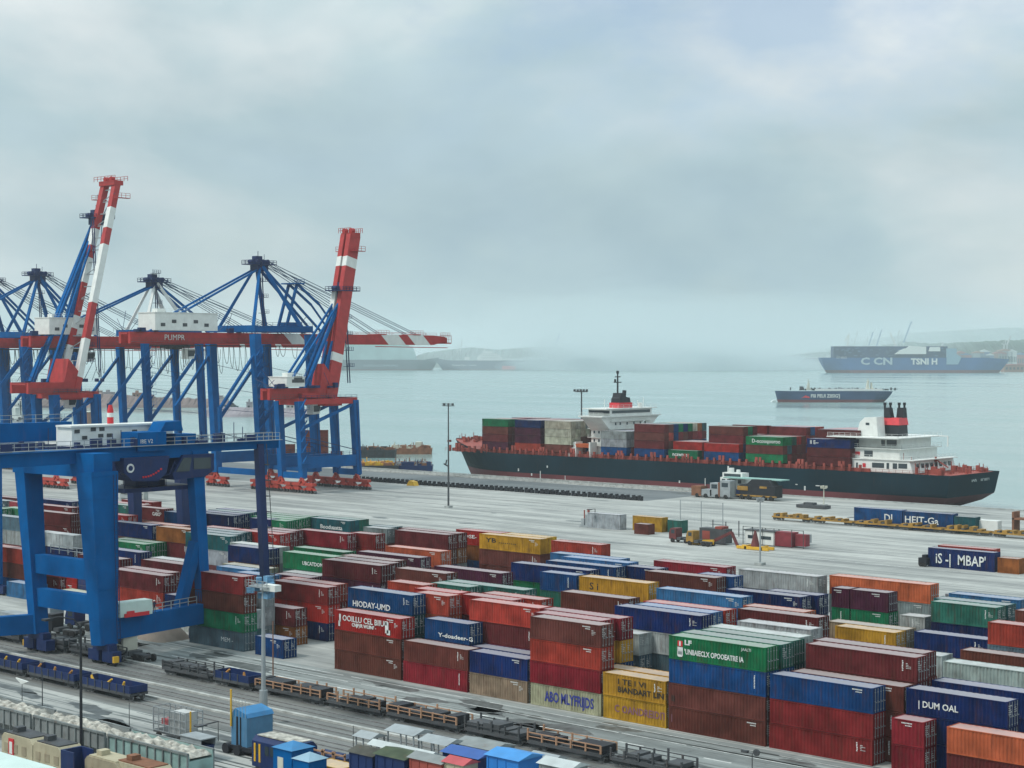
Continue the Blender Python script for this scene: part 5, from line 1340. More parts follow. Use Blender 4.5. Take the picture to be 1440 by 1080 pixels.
text('lowwYJn  uww', 2.6 * k, LETW, F.root, (F.X(636), -1, F.Z(514.6)), (rad(90), 0, 0), xs=1.5)
# hills and far shore -------------------------------------------------------
def ridge(name, pts, y_wl, depth, m, seed=1, rough=1.0, label=None):
    """land whose skyline passes through pts (px,py); a solid ridge with a back slope"""
    xl, xr = pts[0][0], pts[-1][0]; A = P(xl, y_wl, -3.0); B_ = P(xr, y_wl, -3.0); d = (B_ - A); L = d.length; d.normalize(); nrm = Vector((-d.y, d.x, 0))
    if nrm.dot(Vector((-.676, .737, 0))) < 0: nrm = -nrm
    k = L / (xr - xl); rr = random.Random(seed); n = max(24, int((xr - xl) / 2.0)); mb = MB(); prof = []
    for i in range(n + 1):
        px = xl + (xr - xl) * i / n
        for (a, b_) in zip(pts[:-1], pts[1:]):
            if a[0] <= px <= b_[0] + 1e-6: py = a[1] + (b_[1] - a[1]) * (px - a[0]) / (b_[0] - a[0])
        prof.append(max(.2, (y_wl - py) * k + rr.uniform(-1, 1) * rough * k))
    rows = [(0, 0.0), (.12, .25), (.3, .5), (.55, .85), (.75, 1.0), (1.3, .7), (2.0, 0)]
    for (dd, f) in rows:
        for i in range(n + 1):
            o = A + d * (L * i / n) + nrm * (depth * dd); jit = rr.uniform(.85, 1.12) if 0 < f < 1 else 1
            mb.v.append((o.x, o.y, -3.0 + (prof[i] * f * jit if f > 0 else -1)))
    w = n + 1
    for j in range(len(rows) - 1):
        for i in range(n): a = j * w + i; mb.f.append((a, a + 1, a + w + 1, a + w))
    o = mb.obj(name, m); struct(o); return o
HILL = mat('hill_vegetation', (0.05, 0.075, 0.055, 1), .9, .5, scale=.006)
ridge('hills', [(560, 507), (590, 496), (625, 491), (660, 488), (700, 491), (745, 488), (780, 487), (820, 494), (860, 502)], 517.0, 500, HILL, 1, .5)
ridge('hills', [(985, 509), (1040, 507), (1080, 505), (1130, 500), (1200, 493), (1260, 487), (1300, 479), (1350, 482), (1400, 480), (1440, 478), (1520, 476), (1640, 482)], 516.4, 500, HILL, 2, 1.3)
ridge('mountains', [(1140, 502), (1200, 488), (1260, 476), (1320, 466), (1390, 462), (1460, 458), (1600, 458), (1760, 480)], 506.6, 1500, HILL, 3, .3)
ridge('low_shore', [(960, 514), (1000, 511.5), (1060, 511), (1100, 510.8)], 517.2, 200, mat('low_shore_ground', (.12, .08, .09, 1), .9, .3, scale=.01), 4, .3)
# far port on the right: sheds, stacks and cranes
rr = random.Random(21)
PC = [mat('far_white', (.45, .46, .45, 1), .7), mat('far_red', (.28, .08, .07, 1), .7), mat('far_grey', (.22, .25, .27, 1), .7), mat('far_blue', (.08, .13, .24, 1), .7), mat('far_brown', (.25, .13, .09, 1), .7)]
PN = ['white', 'red', 'grey', 'blue', 'brown']
q = 0
for (x0, x1, ybase, ytop) in ((1334, 1350, 509, 499), (1350, 1366, 509, 496.5), (1368, 1384, 510, 493.5), (1386, 1398, 510.5, 497), (1398, 1416, 511, 494), (1418, 1430, 511.5, 491.5), (1430, 1446, 512, 496), (1404, 1424, 508, 490.5), (1378, 1392, 507, 491.5), (1345, 1358, 506.5, 493.5), (1062, 1076, 515, 509), (1412, 1440, 524, 512)):
    y_wl = 516.6 if x0 > 1300 and ybase < 520 else (518 if x0 < 1300 else 523.0)
    c = q % 5
    if (x0, x1) == (1412, 1440): c = 4
    F = Far('harbour_shed', '%s far harbour shed, %s' % (PN[c], 'low and long by the bow of the blue ship' if (x0 == 1412) else '%s of those on the right shore' % nth(q)), 'shed', x0, x1, y_wl)
    if x0 < 1300: F.root['label'] = 'small shed on the low shore left of the dark ship'
    z1 = F.Z(ytop); z0 = 0; w = F.L
    b_ = MB().bb(0, w, 0, w * .6, -1, z1 * .86).obj('walls', PC[c], F.root)
    MB().prism([(-w * .02, z1 * .86), (w * 1.02, z1 * .86), (w * 1.02, z1 * .9), (w * .5, z1), (-w * .02, z1 * .9)], -1, w * .62).obj('roof', PC[(c + 2) % 5 if c != 0 else 0], F.root)
    mb = MB()
    for i in range(5): mb.bb(w * (.08 + .19 * i), w * (.18 + .19 * i), -.8, 0.2, z1 * .3, z1 * .6)
    mb.obj('openings', GLASS, F.root)
    q += 1
def far_crane(px, ybase, ytop, dx, lab, y_wl=516.4, hgt=None, m=None):
    F = Far('quay_crane', lab, 'crane', px, px + 10, y_wl, group='container cranes of the far port'); k = F.k; m = m or PC[0]; zb = F.Z(ybase); zt = F.Z(ytop); t = 1.0 * k
    mb = MB()
    for x in (0, 5 * k):
        for y in (0, 5 * k): mb.bar((x, y, -3), (x * .8 + .5 * k, y, zb), t * .8)
    mb.bar((-3 * k, 2.5 * k, zb), (7 * k, 2.5 * k, zb), t); mb.bar((2 * k, 2.5 * k, zb), (3 * k, 2.5 * k, zb + (zt - zb) * .55), t * .8); mb.bar((3 * k, 2.5 * k, zb + (zt - zb) * .55), (-3 * k, 2.5 * k, zb), t * .5)
    mb.obj('frame', m, F.root)
    MB().bar((5 * k, 2.5 * k, zb), (5 * k + dx * k, 2.5 * k, zt), t * 1.6).obj('boom', HBLUE if dx > 5 else m, F.root)
for (px, yb, yt, dx, lab) in ((1196, 486, 466, 5, 'far crane leftmost behind the blue ship'), (1217, 486, 467, 6, 'far crane with thin raised boom over the blue ship'), (1228, 487, 464, 7, 'far crane with dark boom tip right of the thin one'), (1256, 487, 464, 4, 'far crane with pale frame left of the tallest boom'), (1266, 482, 452, 11, 'far crane with the tallest dark blue boom above the blue ship'), (1318, 492, 481, 4, 'far crane standing right of the white superstructure'),
    (752, 490, 474, 5, 'faint crane leftmost in the fog bank'), (764, 488, 470, 5, 'faint crane in the fog, second from the left'), (776, 487, 469, 6, 'faint crane in the fog with the highest boom'), (643, 492, 477, 2, 'faint tower crane over the hills left of the navy ship'), (1412, 484, 472, 5, 'far crane on the hill line near the right edge')):
    far_crane(px, yb, yt, dx, lab)
# town on the breakwater seen between the crane legs, left
BRK = mat('breakwater_rock', (.16, .125, .12, 1), .9, .35, scale=.03)
ridge('breakwater', [(-60, 566), (20, 562), (60, 557), (110, 556), (130, 553), (185, 558), (250, 560), (300, 563), (320, 566)], 573.5, 25, BRK, 7, 1.0)
ridge('pier_ground', [(286, 572), (330, 574), (380, 575), (433, 576)], 586.5, 30, mat('pier_concrete', (.22, .2, .22, 1), .9, .3, scale=.05), 8, .2)
rr = random.Random(31); q = 0
for (x0, x1, yt) in ((112, 126, 553), (128, 139, 550), (141, 156, 552), (160, 170, 556), (183, 196, 553), (199, 212, 556), (298, 310, 557), (306, 318, 562), (26, 40, 551), (60, 72, 552), (344, 352, 566), (400, 414, 570)):
    F = Far('waterfront_building', '%s waterfront building, %s from the left along the breakwater' % (['brown', 'pinkish', 'grey', 'pale'][q % 4], nth([3, 4, 5, 6, 7, 8, 9, 10, 0, 1, 11, 12][q])), 'building', x0, x1, 572.0 if x0 < 340 else 585)
    z1 = F.Z(yt); w = F.L; m = [mat('town_brown', (.26, .17, .14, 1), .8), mat('town_pink', (.33, .24, .22, 1), .8), mat('town_grey', (.25, .25, .27, 1), .8), mat('town_pale', (.4, .4, .38, 1), .8)][q % 4]
    MB().bb(0, w, 8, 8 + w * .8, -1, z1).obj('walls', m, F.root); MB().bb(w * .3, w * .6, 9, 8 + w * .5, z1, z1 + 2.2).bb(-.2, w + .2, 7.8, 8 + w * .82, z1 - .3, z1 + .3).obj('roof', m, F.root)
    mb = MB(); zz = 3.0
    while zz < z1 - 1.6:
        for i in range(max(2, int(w / 3))): mb.bb(1 + i * 2.9, 2.4 + i * 2.9, 7.9, 8.02, zz, zz + 1.3) if 2.4 + i * 2.9 < w else None
        zz += 3.0
    if mb.v: mb.obj('windows', GLASS, F.root)
    q += 1
# ------------------------------------------------------------ apron and foreground objects
def wheels(mb, xs, y0, y1, r=.5, w=.32):
    for x in xs:
        for y in (y0, y1): mb.tube((x, y - w / 2, r), (x, y + w / 2, r), r, n=14)
def truck(loc, rz, label, cabm, kind='terminal_truck', trailer=12.0, group=None):
    r = thing(kind, label, 'truck', loc, rz, group, world=False)
    c = MB().prism([(0.1, .75), (2.0, .75), (2.0, 3.1), (.5, 3.1), (.1, 2.0)], -1.15, 1.15).obj('cab', cabm, r)
    MB().prism([(.12, 2.05), (.5, 3.0), (.42, 3.0), (.03, 2.05)], -1.0, 1.0).bb(.7, 1.6, -1.17, 1.17, 2.0, 2.8).obj('windscreen', GLASS, c)
    MB().bb(.0, 6.0, -.5, .5, .55, .95).bb(2.2, 3.2, -1.1, 1.1, .6, 1.2).obj('chassis', DSTEEL, r)
    if trailer: MB().bb(4.0, 4 + trailer, -1.2, -.95, 1.15, 1.4).bb(4.0, 4 + trailer, .95, 1.2, 1.15, 1.4).bb(4, 4.4, -1.2, 1.2, 1.15, 1.4).bb(3.6 + trailer, 4 + trailer, -1.2, 1.2, .9, 1.5).bb(7, 7.3, -1.2, 1.2, 1.1, 1.35).bb(10, 10.3, -1.2, 1.2, 1.1, 1.35).obj('trailer', cabm if trailer > 20 else DSTEEL, r)
    mb = MB(); wheels(mb, [1.0, 4.6, 5.8] + ([trailer + .5, trailer + 1.8] if trailer else []), -1.0, 1.0); mb.obj('wheels', RUBBER, r)
    return r
def mast(px, py, ytop, label, heads=6, r=.28, m=DSTEEL, hm=None, w=1.6):
    b = P(px, py, 0); dep = -.676 * b.x + .737 * b.y; zt = CAM_H - (ytop - HY) * dep / FPX
    t = thing('floodlight_mast', label, 'light mast', tuple(b), group='floodlight masts')
    MB().tube((b.x, b.y, 0), (b.x, b.y, zt - .6), r, r * .55, 10).obj('pole', m, t)
    MB().bb(b.x - .8, b.x + .8, b.y - .8, b.y + .8, 0, .5).obj('base', mat('kerb_concrete', (0,0,0,1)), t)
    h = MB().bb(b.x - w, b.x + w, b.y - w * .5, b.y + w * .5, zt - .8, zt - .65); h.rail((b.x - w, b.y - w * .5, zt - .65), (b.x + w, b.y - w * .5, zt - .65), n=4, h=.6, r=.06)
    h.obj('head_frame', m, t)
    mb = MB()
    if not heads: return t
    for i in range(heads):
        a = 2 * math.pi * i / heads; mb.box((b.x + math.cos(a) * w, b.y + math.sin(a) * w * .6, zt - .3), (.55, .4, .55), a)
    mb.obj('floodlights', hm or m, t)
    return t
mast(630.5, 714, 567, 'tall floodlight mast standing alone on the open apron in front of the ship bow')
mast(1069.5, 795, 700, 'slim grey floodlight mast in the middle of the yard, behind the pale grey container', 3, .2, STEEL, w=.6)
mast(1159, 712, 683, 'short mast with a white box head by the quay in front of the ship stern', 3, .2, CREAM, w=.8)
lm = mast(369.5, 1020, 816, 'silver floodlight mast with a cluster of blue-white lamps in the foreground', 0, .30, STEEL)
b = P(369.5, 1020, 0); mb = MB(); rs = random.Random(8)
for i in range(14):
    a = rs.uniform(0, 6.28); mb.box((b.x - .5 + math.cos(a) * 1.2, b.y + math.sin(a) * 1.1, 15.2 + rs.uniform(-1.3, .9)), (.8, .6, .6), a)
mb.obj('lamp_cluster', mat('blue_grey_lamp_housing', (.10, .22, .34, 1), .4, .5, scale=2), lm)
mb = MB(); mb.bb(b.x + .5, b.x + 2.6, b.y - .5, b.y + .4, 15.0, 15.7); mb.obj('junction_box', WHITE, lm)
mb = MB().tube((b.x, b.y, 0), (b.x, b.y, 3.8), .46, n=12); mb.obj('pole_sleeve', STEEL, lm)
# small posts
def post(px, py, ytop, label, r=.07, m=DSTEEL, top=None, name='lamp_post'):
    b = P(px, py, 0); dep = -.676 * b.x + .737 * b.y; zt = CAM_H - (ytop - HY) * dep / FPX
    t = thing(name, label, 'post', tuple(b)); MB().tube((b.x, b.y, 0), (b.x, b.y, zt), r, r * .7, 8).obj('pole', m, t)
    if top == 'tri': MB().prism([(b.x - 1.3, zt + .5), (b.x + 1.3, zt + .35), (b.x, zt - .1)], b.y - .1, b.y + .1).obj('sign', WHITE, t)
    if top == 'arm': MB().path([(b.x, b.y, zt), (b.x - .3, b.y - .6, zt + .9), (b.x - 1.0, b.y - 1.8, zt + 1.2), (b.x - 1.4, b.y - 2.6, zt + 1.1)], .08).bb(b.x - 1.8, b.x - 1.1, b.y - 3.3, b.y - 2.3, zt + .9, zt + 1.1).obj('lamp_arm', m, t)
    if top == 'flat': MB().bar((b.x, b.y, zt), (b.x + .6, b.y - 2.2, zt + .1), .16, .1).bb(b.x + .2, b.x + 1.0, b.y - 3.4, b.y - 2.2, zt, zt + .15).obj('lamp_head', m, t)
    if top == 'globe': MB().tube((b.x - .8, b.y, zt), (b.x + .5, b.y, zt + .1), .05, n=6).tube((b.x + .5, b.y - .1, zt + .2), (b.x + .5, b.y + .1, zt + .2), .34, n=12).bb(b.x - 1.2, b.x - .5, b.y - .2, b.y + .2, zt + .0, zt + .25).obj('lamp_head', m, t)
    return t
post(112, 1084, 884, 'tall black street lamp with a curved arm at the lower left', .17, BLACK, 'arm', 'street_lamp')
b0_ = P(112, 1084, 0)
post(57.5, 1012, 946, 'thin dark post behind the grey hopper wagons, second from the left', .07)
post(29, 995, 962, 'thin post with a pale triangular sign near the left edge', .05, DSTEEL, 'tri')
post(180, 1033, 990, 'thin post on the near road in front of the cage trailer', .05)
post(305.5, 1044, 1016, 'short thin post with a flat lamp left of the tall blue box', .05, DSTEEL, 'flat')
post(383, 966, 874, 'rusty signal post just right of the silver floodlight mast', .09, mat('rusty_post', (.2, .1, .06, 1), .8))
post(1059, 1100, 1062, 'small lamp with a round head at the bottom edge, below the green lettered container', .06, DSTEEL, 'globe', 'street_lamp')
post(496, 1052, 1022, 'thin post between the yellow roof and the grey canopy', .05)

# wagons ----------------------------------------------------------------------
def wagon(x, L, yc, style, label, seed=0):
    r = thing('rail_wagon', label, 'wagon', (x, yc, 0), group='flat wagons on the tracks'); rs = random.Random(seed)
    fm = {'peach': mat('peach_paint', (.36, .21, .13, 1), .7, .2, .4), 'blue': DBLUE, 'yellow': mat('dull_yellow_paint', (.30, .17, .035, 1), .7, .3, .5), 'grey': DSTEEL}[style]
    mb = MB(); mb.bb(x, x + L, yc - 1.3, yc - 1.1, .75, 1.1); mb.bb(x, x + L, yc + 1.1, yc + 1.3, .75, 1.1); mb.bb(x + .1, x + L - .1, yc - .25, yc + .25, .7, 1.05)
    for q in range(int(L / 2) + 1): mb.bb(x + .1 + q * (L - .3) / int(L / 2), x + .3 + q * (L - .3) / int(L / 2), yc - 1.1, yc + 1.1, .8, 1.0)
    mb.bb(x - .5, x, yc - .12, yc + .12, .75, .95); mb.bb(x + L, x + L + .5, yc - .12, yc + .12, .75, .95)
    mb.obj('frame', fm if style in ('yellow',) else DSTEEL, r)
    b = MB()
    for s in (1.2, L - 1.2):
        b.bb(x + s - 1.1, x + s + 1.1, yc - .95, yc - .8, .35, .75); b.bb(x + s - 1.1, x + s + 1.1, yc + .8, yc + .95, .35, .75); b.bb(x + s - .15, x + s + .15, yc - .9, yc + .9, .4, .7)
    bo = b.obj('bogie_frame', DSTEEL, r); b = MB()
    for s in (1.2, L - 1.2):
        for d_ in (-.75, .75):
            for y in (-.74, .74): b.tube((x + s + d_, yc + y - .06, .47), (x + s + d_, yc + y + .06, .47), .4, n=12)
    b.obj('wheels', RAILM, bo)
    if style in ('peach', 'grey'):
        st = MB(); n = int(L / 1.7)
        for q in range(n + 1):
            xx = x + .1 + q * (L - .2) / n; h = rs.choice([1.9, 2.0, 2.3])
            for y in (-1.25, 1.25): st.bb(xx - .09, xx + .09, yc + y - .08, yc + y + .08, 1.1, h)
        for y in (-1.25, 1.25):
            if rs.random() < .8: st.bb(x + .1, x + L - .1, yc + y - .05, yc + y + .05, 1.85, 1.95)
            st.bb(x + .1, x + L - .1, yc + y - .04, yc + y + .04, 1.45, 1.52)
        st.obj('stakes', fm, r)
        ld = MB()
        q = 0
        while q < L - 1.6:
            w = rs.uniform(1.0, 2.6)
            if rs.random() < .9: ld.bb(x + q + .15, x + q + w, yc - 1.12, yc + 1.12, 1.1, rs.uniform(1.5, 2.0))
            q += w
        if ld.v: ld.obj('load', BLACK if style == 'peach' else DSTEEL, r)
    if style == 'blue':
        st = MB(); st.bb(x + .1, x + L - .1, yc - 1.3, yc - 1.2, 1.1, 1.95); st.bb(x + .1, x + L - .1, yc + 1.2, yc + 1.3, 1.1, 1.95); st.bb(x + .1, x + .2, yc - 1.2, yc + 1.2, 1.1, 1.95); st.bb(x + L - .2, x + L - .1, yc - 1.2, yc + 1.2, 1.1, 1.95); st.bb(x + .2, x + L - .2, yc - 1.2, yc + 1.2, 1.1, 1.2)
        o = st.obj('side_panels', DBLUE, r); st = MB()
        for q in range(int(L / 1.5)): st.bb(x + .3 + q * 1.5, x + .42 + q * 1.5, yc - 1.38, yc - 1.3, 1.0, 2.0)
        st.obj('side_posts', DSTEEL, o)
        st = MB()
        for q in range(3): st.tube((x + 1.5 + q * 3.4 + rs.uniform(0, 1), yc - .9, 1.3), (x + 1.9 + q * 3.4 + rs.uniform(0, 1), yc - .9, 2.3), .3, .12, 7)
        st.obj('deck_gear', OCH if seed % 2 else YEL, r)
    if style == 'yellow':
        st = MB()
        for q in range(int(L / 1.9)):
            xx = x + .4 + q * 1.9
            st.bb(xx, xx + rs.uniform(.5, 1.3), yc - 1.15, yc + 1.15, 1.1, rs.uniform(1.3, 2.1))
        st.obj('twistlock_bolsters', fm, r); st = MB()
        for q in range(int(L / 3)): xx = x + 1.1 + q * 3; st.bb(xx, xx + .7, yc - 1.2, yc + 1.2, 1.1, 1.45)
        st.obj('brake_boxes', DSTEEL, r)
    return r
POSW = ['leftmost', 'second from the left', 'third from the left', 'fourth from the left', 'fifth from the left', 'sixth from the left', 'seventh from the left', 'eighth from the left', 'ninth from the left', 'tenth from the left', 'eleventh from the left', 'twelfth from the left']
X0 = XatY(238, 135.3); x = X0; i = 0
while x < XatY(915, 135.3):
    L = [9.5, 7.0, 12.0, 9.0, 11.0, 8.0, 10.0, 9.0, 12.0][i % 9]; stl = ['grey', 'blue', 'peach', 'peach', 'peach', 'grey', 'peach', 'grey', 'grey'][i % 9]
    wagon(x, L, 135.3, stl, {'grey': 'low grey stake wagon', 'blue': 'low blue walled wagon', 'peach': 'stake wagon with peach stakes and dark load'}[stl] + ' beside the road, ' + POSW[min(i, 11)], i); x += L + 1.1; i += 1
x = XatY(-20, 121.7); i = 0
while x < XatY(196, 121.7):
    wagon(x, 10.5, 121.7, 'blue', 'low blue wagon with orange gear on the near track, ' + POSW[i], i + 20); x += 11.6; i += 1
x = XatY(15, 135.3) - 6; i = 0
while x < XatY(118, 135.3):
    wagon(x, 10, 135.3, 'grey', 'dark stake wagon under the gantry, ' + POSW[i], i + 40); x += 11.2; i += 1
x = XatY(1090, 364.5); i = 0; xe = XatY(1450, 364.5)
while x < xe:
    L = 11.0; wagon(x, L, 364.5, 'yellow', 'yellow skeletal wagon before the ship stern, ' + POSW[min(i, 11)], i + 60); x += L + .9; i += 1
# containers riding on those wagons
xa, xb, xc = XatY(1200, 366), XatY(1340, 366), XatY(1371, 366)
hh = 3.0
mb = MB()
def odd_container(x0, x1, y, z, H, col, label, cat='containers on the apron', txt=None):
    r = container(x0, y, z, round(x1 - x0, 1), H, col, label, cat, 1, marks=False)
    if txt:
        text(txt[0], txt[1], LETW, r, (txt[2], -.03, txt[3]), (rad(90), 0, 0), fit=txt[4] if len(txt) > 4 else None, bold=.03)
    return r
xm_ = (xa + xb) / 2
odd_container(xa, xm_ - .1, 366.5, .0, 4.3, 'blue', 'long blue container with DI lettering behind the yellow wagons, left half of the pair', txt=('DI', 1.7, (xm_ - xa) * .62, 1.5))
odd_container(xm_ + .1, xb, 366.5, .0, 4.2, 'blue', 'long blue container with white lettering behind the yellow wagons, right half of the pair', txt=('HEIT-Ga', 1.6, .4, 1.5, 9.0))
odd_container(xb + .2, xc, 366.5, .0, 3.8, 'teal', 'teal container at the right end of the blue pair behind the yellow wagons')
# group of boxes in the middle of the apron
Yg = 318.0
odd_container(XatY(826, Yg), XatY(872, Yg), Yg, 0, 3.6, 'palegrey', 'pale grey refrigerated container with a small black emblem in the mid-apron group')
b = Vector((XatY(856, Yg), Yg - .05, 1.4)); 
o = COL.objects[-1]
odd_container(XatY(880, Yg), XatY(921, Yg), Yg + 2.6, 0, 3.4, 'yellow', 'orange-yellow container in the mid-apron group')
odd_container(XatY(892, Yg - 4), XatY(912, Yg - 4), Yg - 4, 0, 2.4, 'brown', 'small brown box in front of the orange-yellow container')
odd_container(XatY(924, Yg), XatY(944, Yg), Yg + 4, 0, 2.9, 'greenteal', 'grey-green container at the right end of the mid-apron group')
mb = MB(); x = XatY(815, Yg); 
t = thing('generator_skid', 'grey machinery skid at the left end of the mid-apron containers', 'machine', (x, Yg, 0))
MB().bb(x, x + 2.6, Yg, Yg + 2.2, 0, .4).bb(x + .3, x + 1.2, Yg + .3, Yg + 1.8, .4, 2.0).bb(x + 1.6, x + 2.4, Yg + .2, Yg + 1.6, .4, 3.0).obj('frame', STEEL, t); MB().tube((x + .7, Yg + 1, 2), (x + .7, Yg + 1, 4), .15, n=8).tube((x + 2, Yg + 1, 3), (x + 2, Yg + 1, 4.3), .3, n=8).obj('pipes', DECKR, t)
post(837, 742, 716, 'dark lamp post with a short arm before the pale grey apron container', .12, BLACK, 'flat')
# lettered container pair on the right of the apron
odd_container(XatY(1306, 304), XatY(1400, 304), 304, 0, 3.7, 'navy', 'navy container with big pale letters parked alone on the apron at the right', txt=("iS -|  MBAP'", 1.9, 1.6, .85, 10.6))
odd_container(XatY(1318, 307), XatY(1398, 307), 307.5, 0, 3.9, 'orangered', 'orange-red container close behind the navy lettered one')
odd_container(XatY(1404, 304), XatY(1434, 304), 304, 0, 2.9, 'ochre', 'ochre container with a darker door at the right edge of the apron')
odd_container(XatY(1425, 309), XatY(1450, 309), 309, 0, 3.0, 'ochre', 'ochre container partly cut off at the right edge behind the nearer one')
t = thing('coupling_unit', 'small dark wheeled unit at the left end of the navy lettered container', 'machine', tuple(P(1301, 797, 0))); b = P(1301, 797, 0)
MB().bb(b.x - 1, b.x + .8, b.y - .6, b.y + 1.2, .3, 1.7).bb(b.x - .3, b.x + .5, b.y - .4, b.y + 1, 1.7, 2.3).obj('body', BLACK, t); m_ = MB(); wheels(m_, [0], 0, 0); MB().tube((b.x - .4, b.y - .8, .4), (b.x - .4, b.y - .55, .4), .4, n=12).tube((b.x + .4, b.y - .8, .4), (b.x + .4, b.y - .55, .4), .4, n=12).obj('wheels', RUBBER, t)
# vehicles in the centre of the apron
truck(tuple(P(945, 762, 0)), 0.0, 'dark red tractor unit at the left of the mid-apron vehicle group', mat('dark_maroon_paint', (.12, .03, .03, 1), .6, .2, .3), trailer=0)
truck(tuple(P(969, 766, 0)), 0.0, 'yellow tractor unit with a dark trailer load beside the red one', mat('dull_yellow_paint', (0, 0, 0, 1)), trailer=0)
b = P(984, 764, 0); t = thing('machine_crate', 'dark rusty machine crate behind the yellow tractor', 'crate', tuple(b)); MB().bb(b.x, b.x + 7, b.y, b.y + 2.4, .3, 3.4).obj('body', DSTEEL, t); MB().bb(b.x + .8, b.x + 2.8, b.y - .05, b.y + 2.45, 1, 2.8).bb(b.x + 4.2, b.x + 6, b.y - .05, b.y + 2.45, 3.4, 3.9).obj('panel', DECKR, t)
b = P(1008, 768, 0); t = thing('folded_crane_arm', 'red and yellow folded crane arm lying on the apron', 'machine', tuple(b)); MB().bar((b.x - 2, b.y, .4), (b.x + 4, b.y, 3.2), .6).bar((b.x + 4, b.y, 3.2), (b.x + 5.5, b.y, .4), .5).obj('arm', mat('dark_maroon_paint', (0, 0, 0, 1)), t); MB().bar((b.x - 6, b.y - 1, .4), (b.x, b.y - 1, .9), .5, 1.0).obj('outrigger', YEL, t)
b = P(1036, 772, 0); t = thing('anchor_frame', 'yellow lifting frame with a red cone on it, on the apron', 'machine', tuple(b)); MB().bb(b.x, b.x + 8, b.y, b.y + .5, .1, .7).bb(b.x, b.x + 8, b.y + 2, b.y + 2.5, .1, .7).bb(b.x + 2, b.x + 2.5, b.y, b.y + 2.5, .1, .9).bb(b.x + 6, b.x + 6.5, b.y, b.y + 2.5, .1, .9).obj('frame', YEL, t); MB().tube((b.x + 4, b.y + 1.2, .7), (b.x + 4, b.y + 1.2, 4.0), 1.0, .2, 12).obj('cone', mat('dark_maroon_paint', (0, 0, 0, 1)), t)
b = P(957, 742, 0); t = thing('wire_fence', 'tall wire fence panel on thin posts behind the tractors', 'fence', tuple(b)); mb = MB()
for q in range(3): mb.tube((b.x + q * 6.2, b.y, 0), (b.x + q * 6.2, b.y, 6.6), .1, n=6)
for z in (2, 4.4, 6.5): mb.bar((b.x, b.y, z), (b.x + 12.4, b.y, z), .06)
for q in range(30): mb.bar((b.x + q * .42, b.y, .2), (b.x + q * .42, b.y, 6.5), .022)
mb.obj('posts_and_mesh', STEEL, t)
b = P(1003, 752, 0); t = thing('wire_fence', 'low dark fence posts in a row right of the tractors', 'fence', tuple(b)); mb = MB()
for q in range(6): mb.tube((b.x + q * 3.6, b.y, 0), (b.x + q * 3.6, b.y, [3.4, 3.2, 3.6, 2.4, 2.4, 2.4][q]), .12, n=6)
mb.bar((b.x, b.y, .5), (b.x + 18, b.y, .5), .1); mb.obj('posts_and_mesh', DSTEEL, t)
b = P(1048, 765, 0); t = thing('site_office', 'white site cabin with two dark windows and a red end inside a steel frame', 'cabin', tuple(b)); L = XatY(1090, b.y) - b.x
MB().bb(b.x, b.x + L, b.y, b.y + 2.6, .15, 3.0).obj('walls', WHITE, t); MB().bb(b.x + .8, b.x + L * .42, b.y - .06, b.y + .1, 1.3, 2.0).bb(b.x + L * .55, b.x + L * .88, b.y - .06, b.y + .1, 1.3, 2.0).obj('window', GLASS, t)
MB().bb(b.x - .2, b.x + L + .2, b.y - .2, b.y + 2.8, 3.0, 3.2).obj('roof', DSTEEL, t); MB().bb(b.x + L, b.x + L + 4.4, b.y, b.y + 2.5, .15, 3.2).bb(b.x + L + 4.8, b.x + L + 7.4, b.y + .6, b.y + 2.2, .4, 2.9).obj('red_end', mat('dark_crimson_paint', (.2, .03, .04, 1), .6, .2, .2), t)
mb = MB()
for xx in (b.x - .2, b.x + L * .3, b.x + L * .62, b.x + L + .1, b.x + L + 4.6, b.x + L + 7.5): mb.bar((xx, b.y - .4, 0), (xx, b.y - .4, 3.9), .12)
mb.bar((b.x - .2, b.y - .4, 3.8), (b.x + L + 7.5, b.y - .4, 3.8), .1); mb.obj('steel_frame', DSTEEL, t)
b = P(1111, 766, 0); t = thing('tank_trailer', 'small grey dented tank trailer right of the site cabin', 'trailer', tuple(b)); MB().bb(b.x, b.x + 4.2, b.y, b.y + 2.2, .5, 2.3).obj('tank', STEEL, t); MB().bb(b.x + 1.8, b.x + 2.8, b.y - .05, b.y, .5, 1.8).obj('opening', BLACK, t); MB().tube((b.x + .8, b.y - .1, .4), (b.x + .8, b.y + .2, .4), .4, n=10).tube((b.x + 3.6, b.y - .1, .4), (b.x + 3.6, b.y + .2, .4), .4, n=10).obj('wheels', RUBBER, t)
# cluster on the quay before the ship
b = P(977, 699, 0); t = thing('mobile_harbour_machine', 'white and brown harbour machine with cab, left of the white control tower on the quay', 'machine', tuple(b)); MB().bb(b.x, b.x + 6, b.y, b.y + 3, .6, 2.4).bb(b.x + 5.5, b.x + 8.5, b.y, b.y + 3, .6, 4.4).bb(b.x + 9, b.x + 12.5, b.y, b.y + 3, .6, 5.2).obj('body', STEEL, t); MB().bb(b.x - 1, b.x + 2.4, b.y - .2, b.y + 3, .4, 3.2).bb(b.x + 8.4, b.x + 9, b.y - .1, b.y + 3, .4, 4.6).obj('engine_cover', mat('rust_brown_paint', (.2, .09, .05, 1), .8, .3, .4), t); MB().bb(b.x + 6, b.x + 8, b.y - .05, b.y, 2.8, 4.0).bb(b.x + 9.6, b.x + 11.8, b.y - .05, b.y, 3.4, 4.6).obj('window', GLASS, t); m_ = MB()
for q in (1, 4, 8, 11): m_.tube((b.x + q, b.y - .3, .6), (b.x + q, b.y + .3, .6), .6, n=12)
m_.obj('wheels', RUBBER, t)
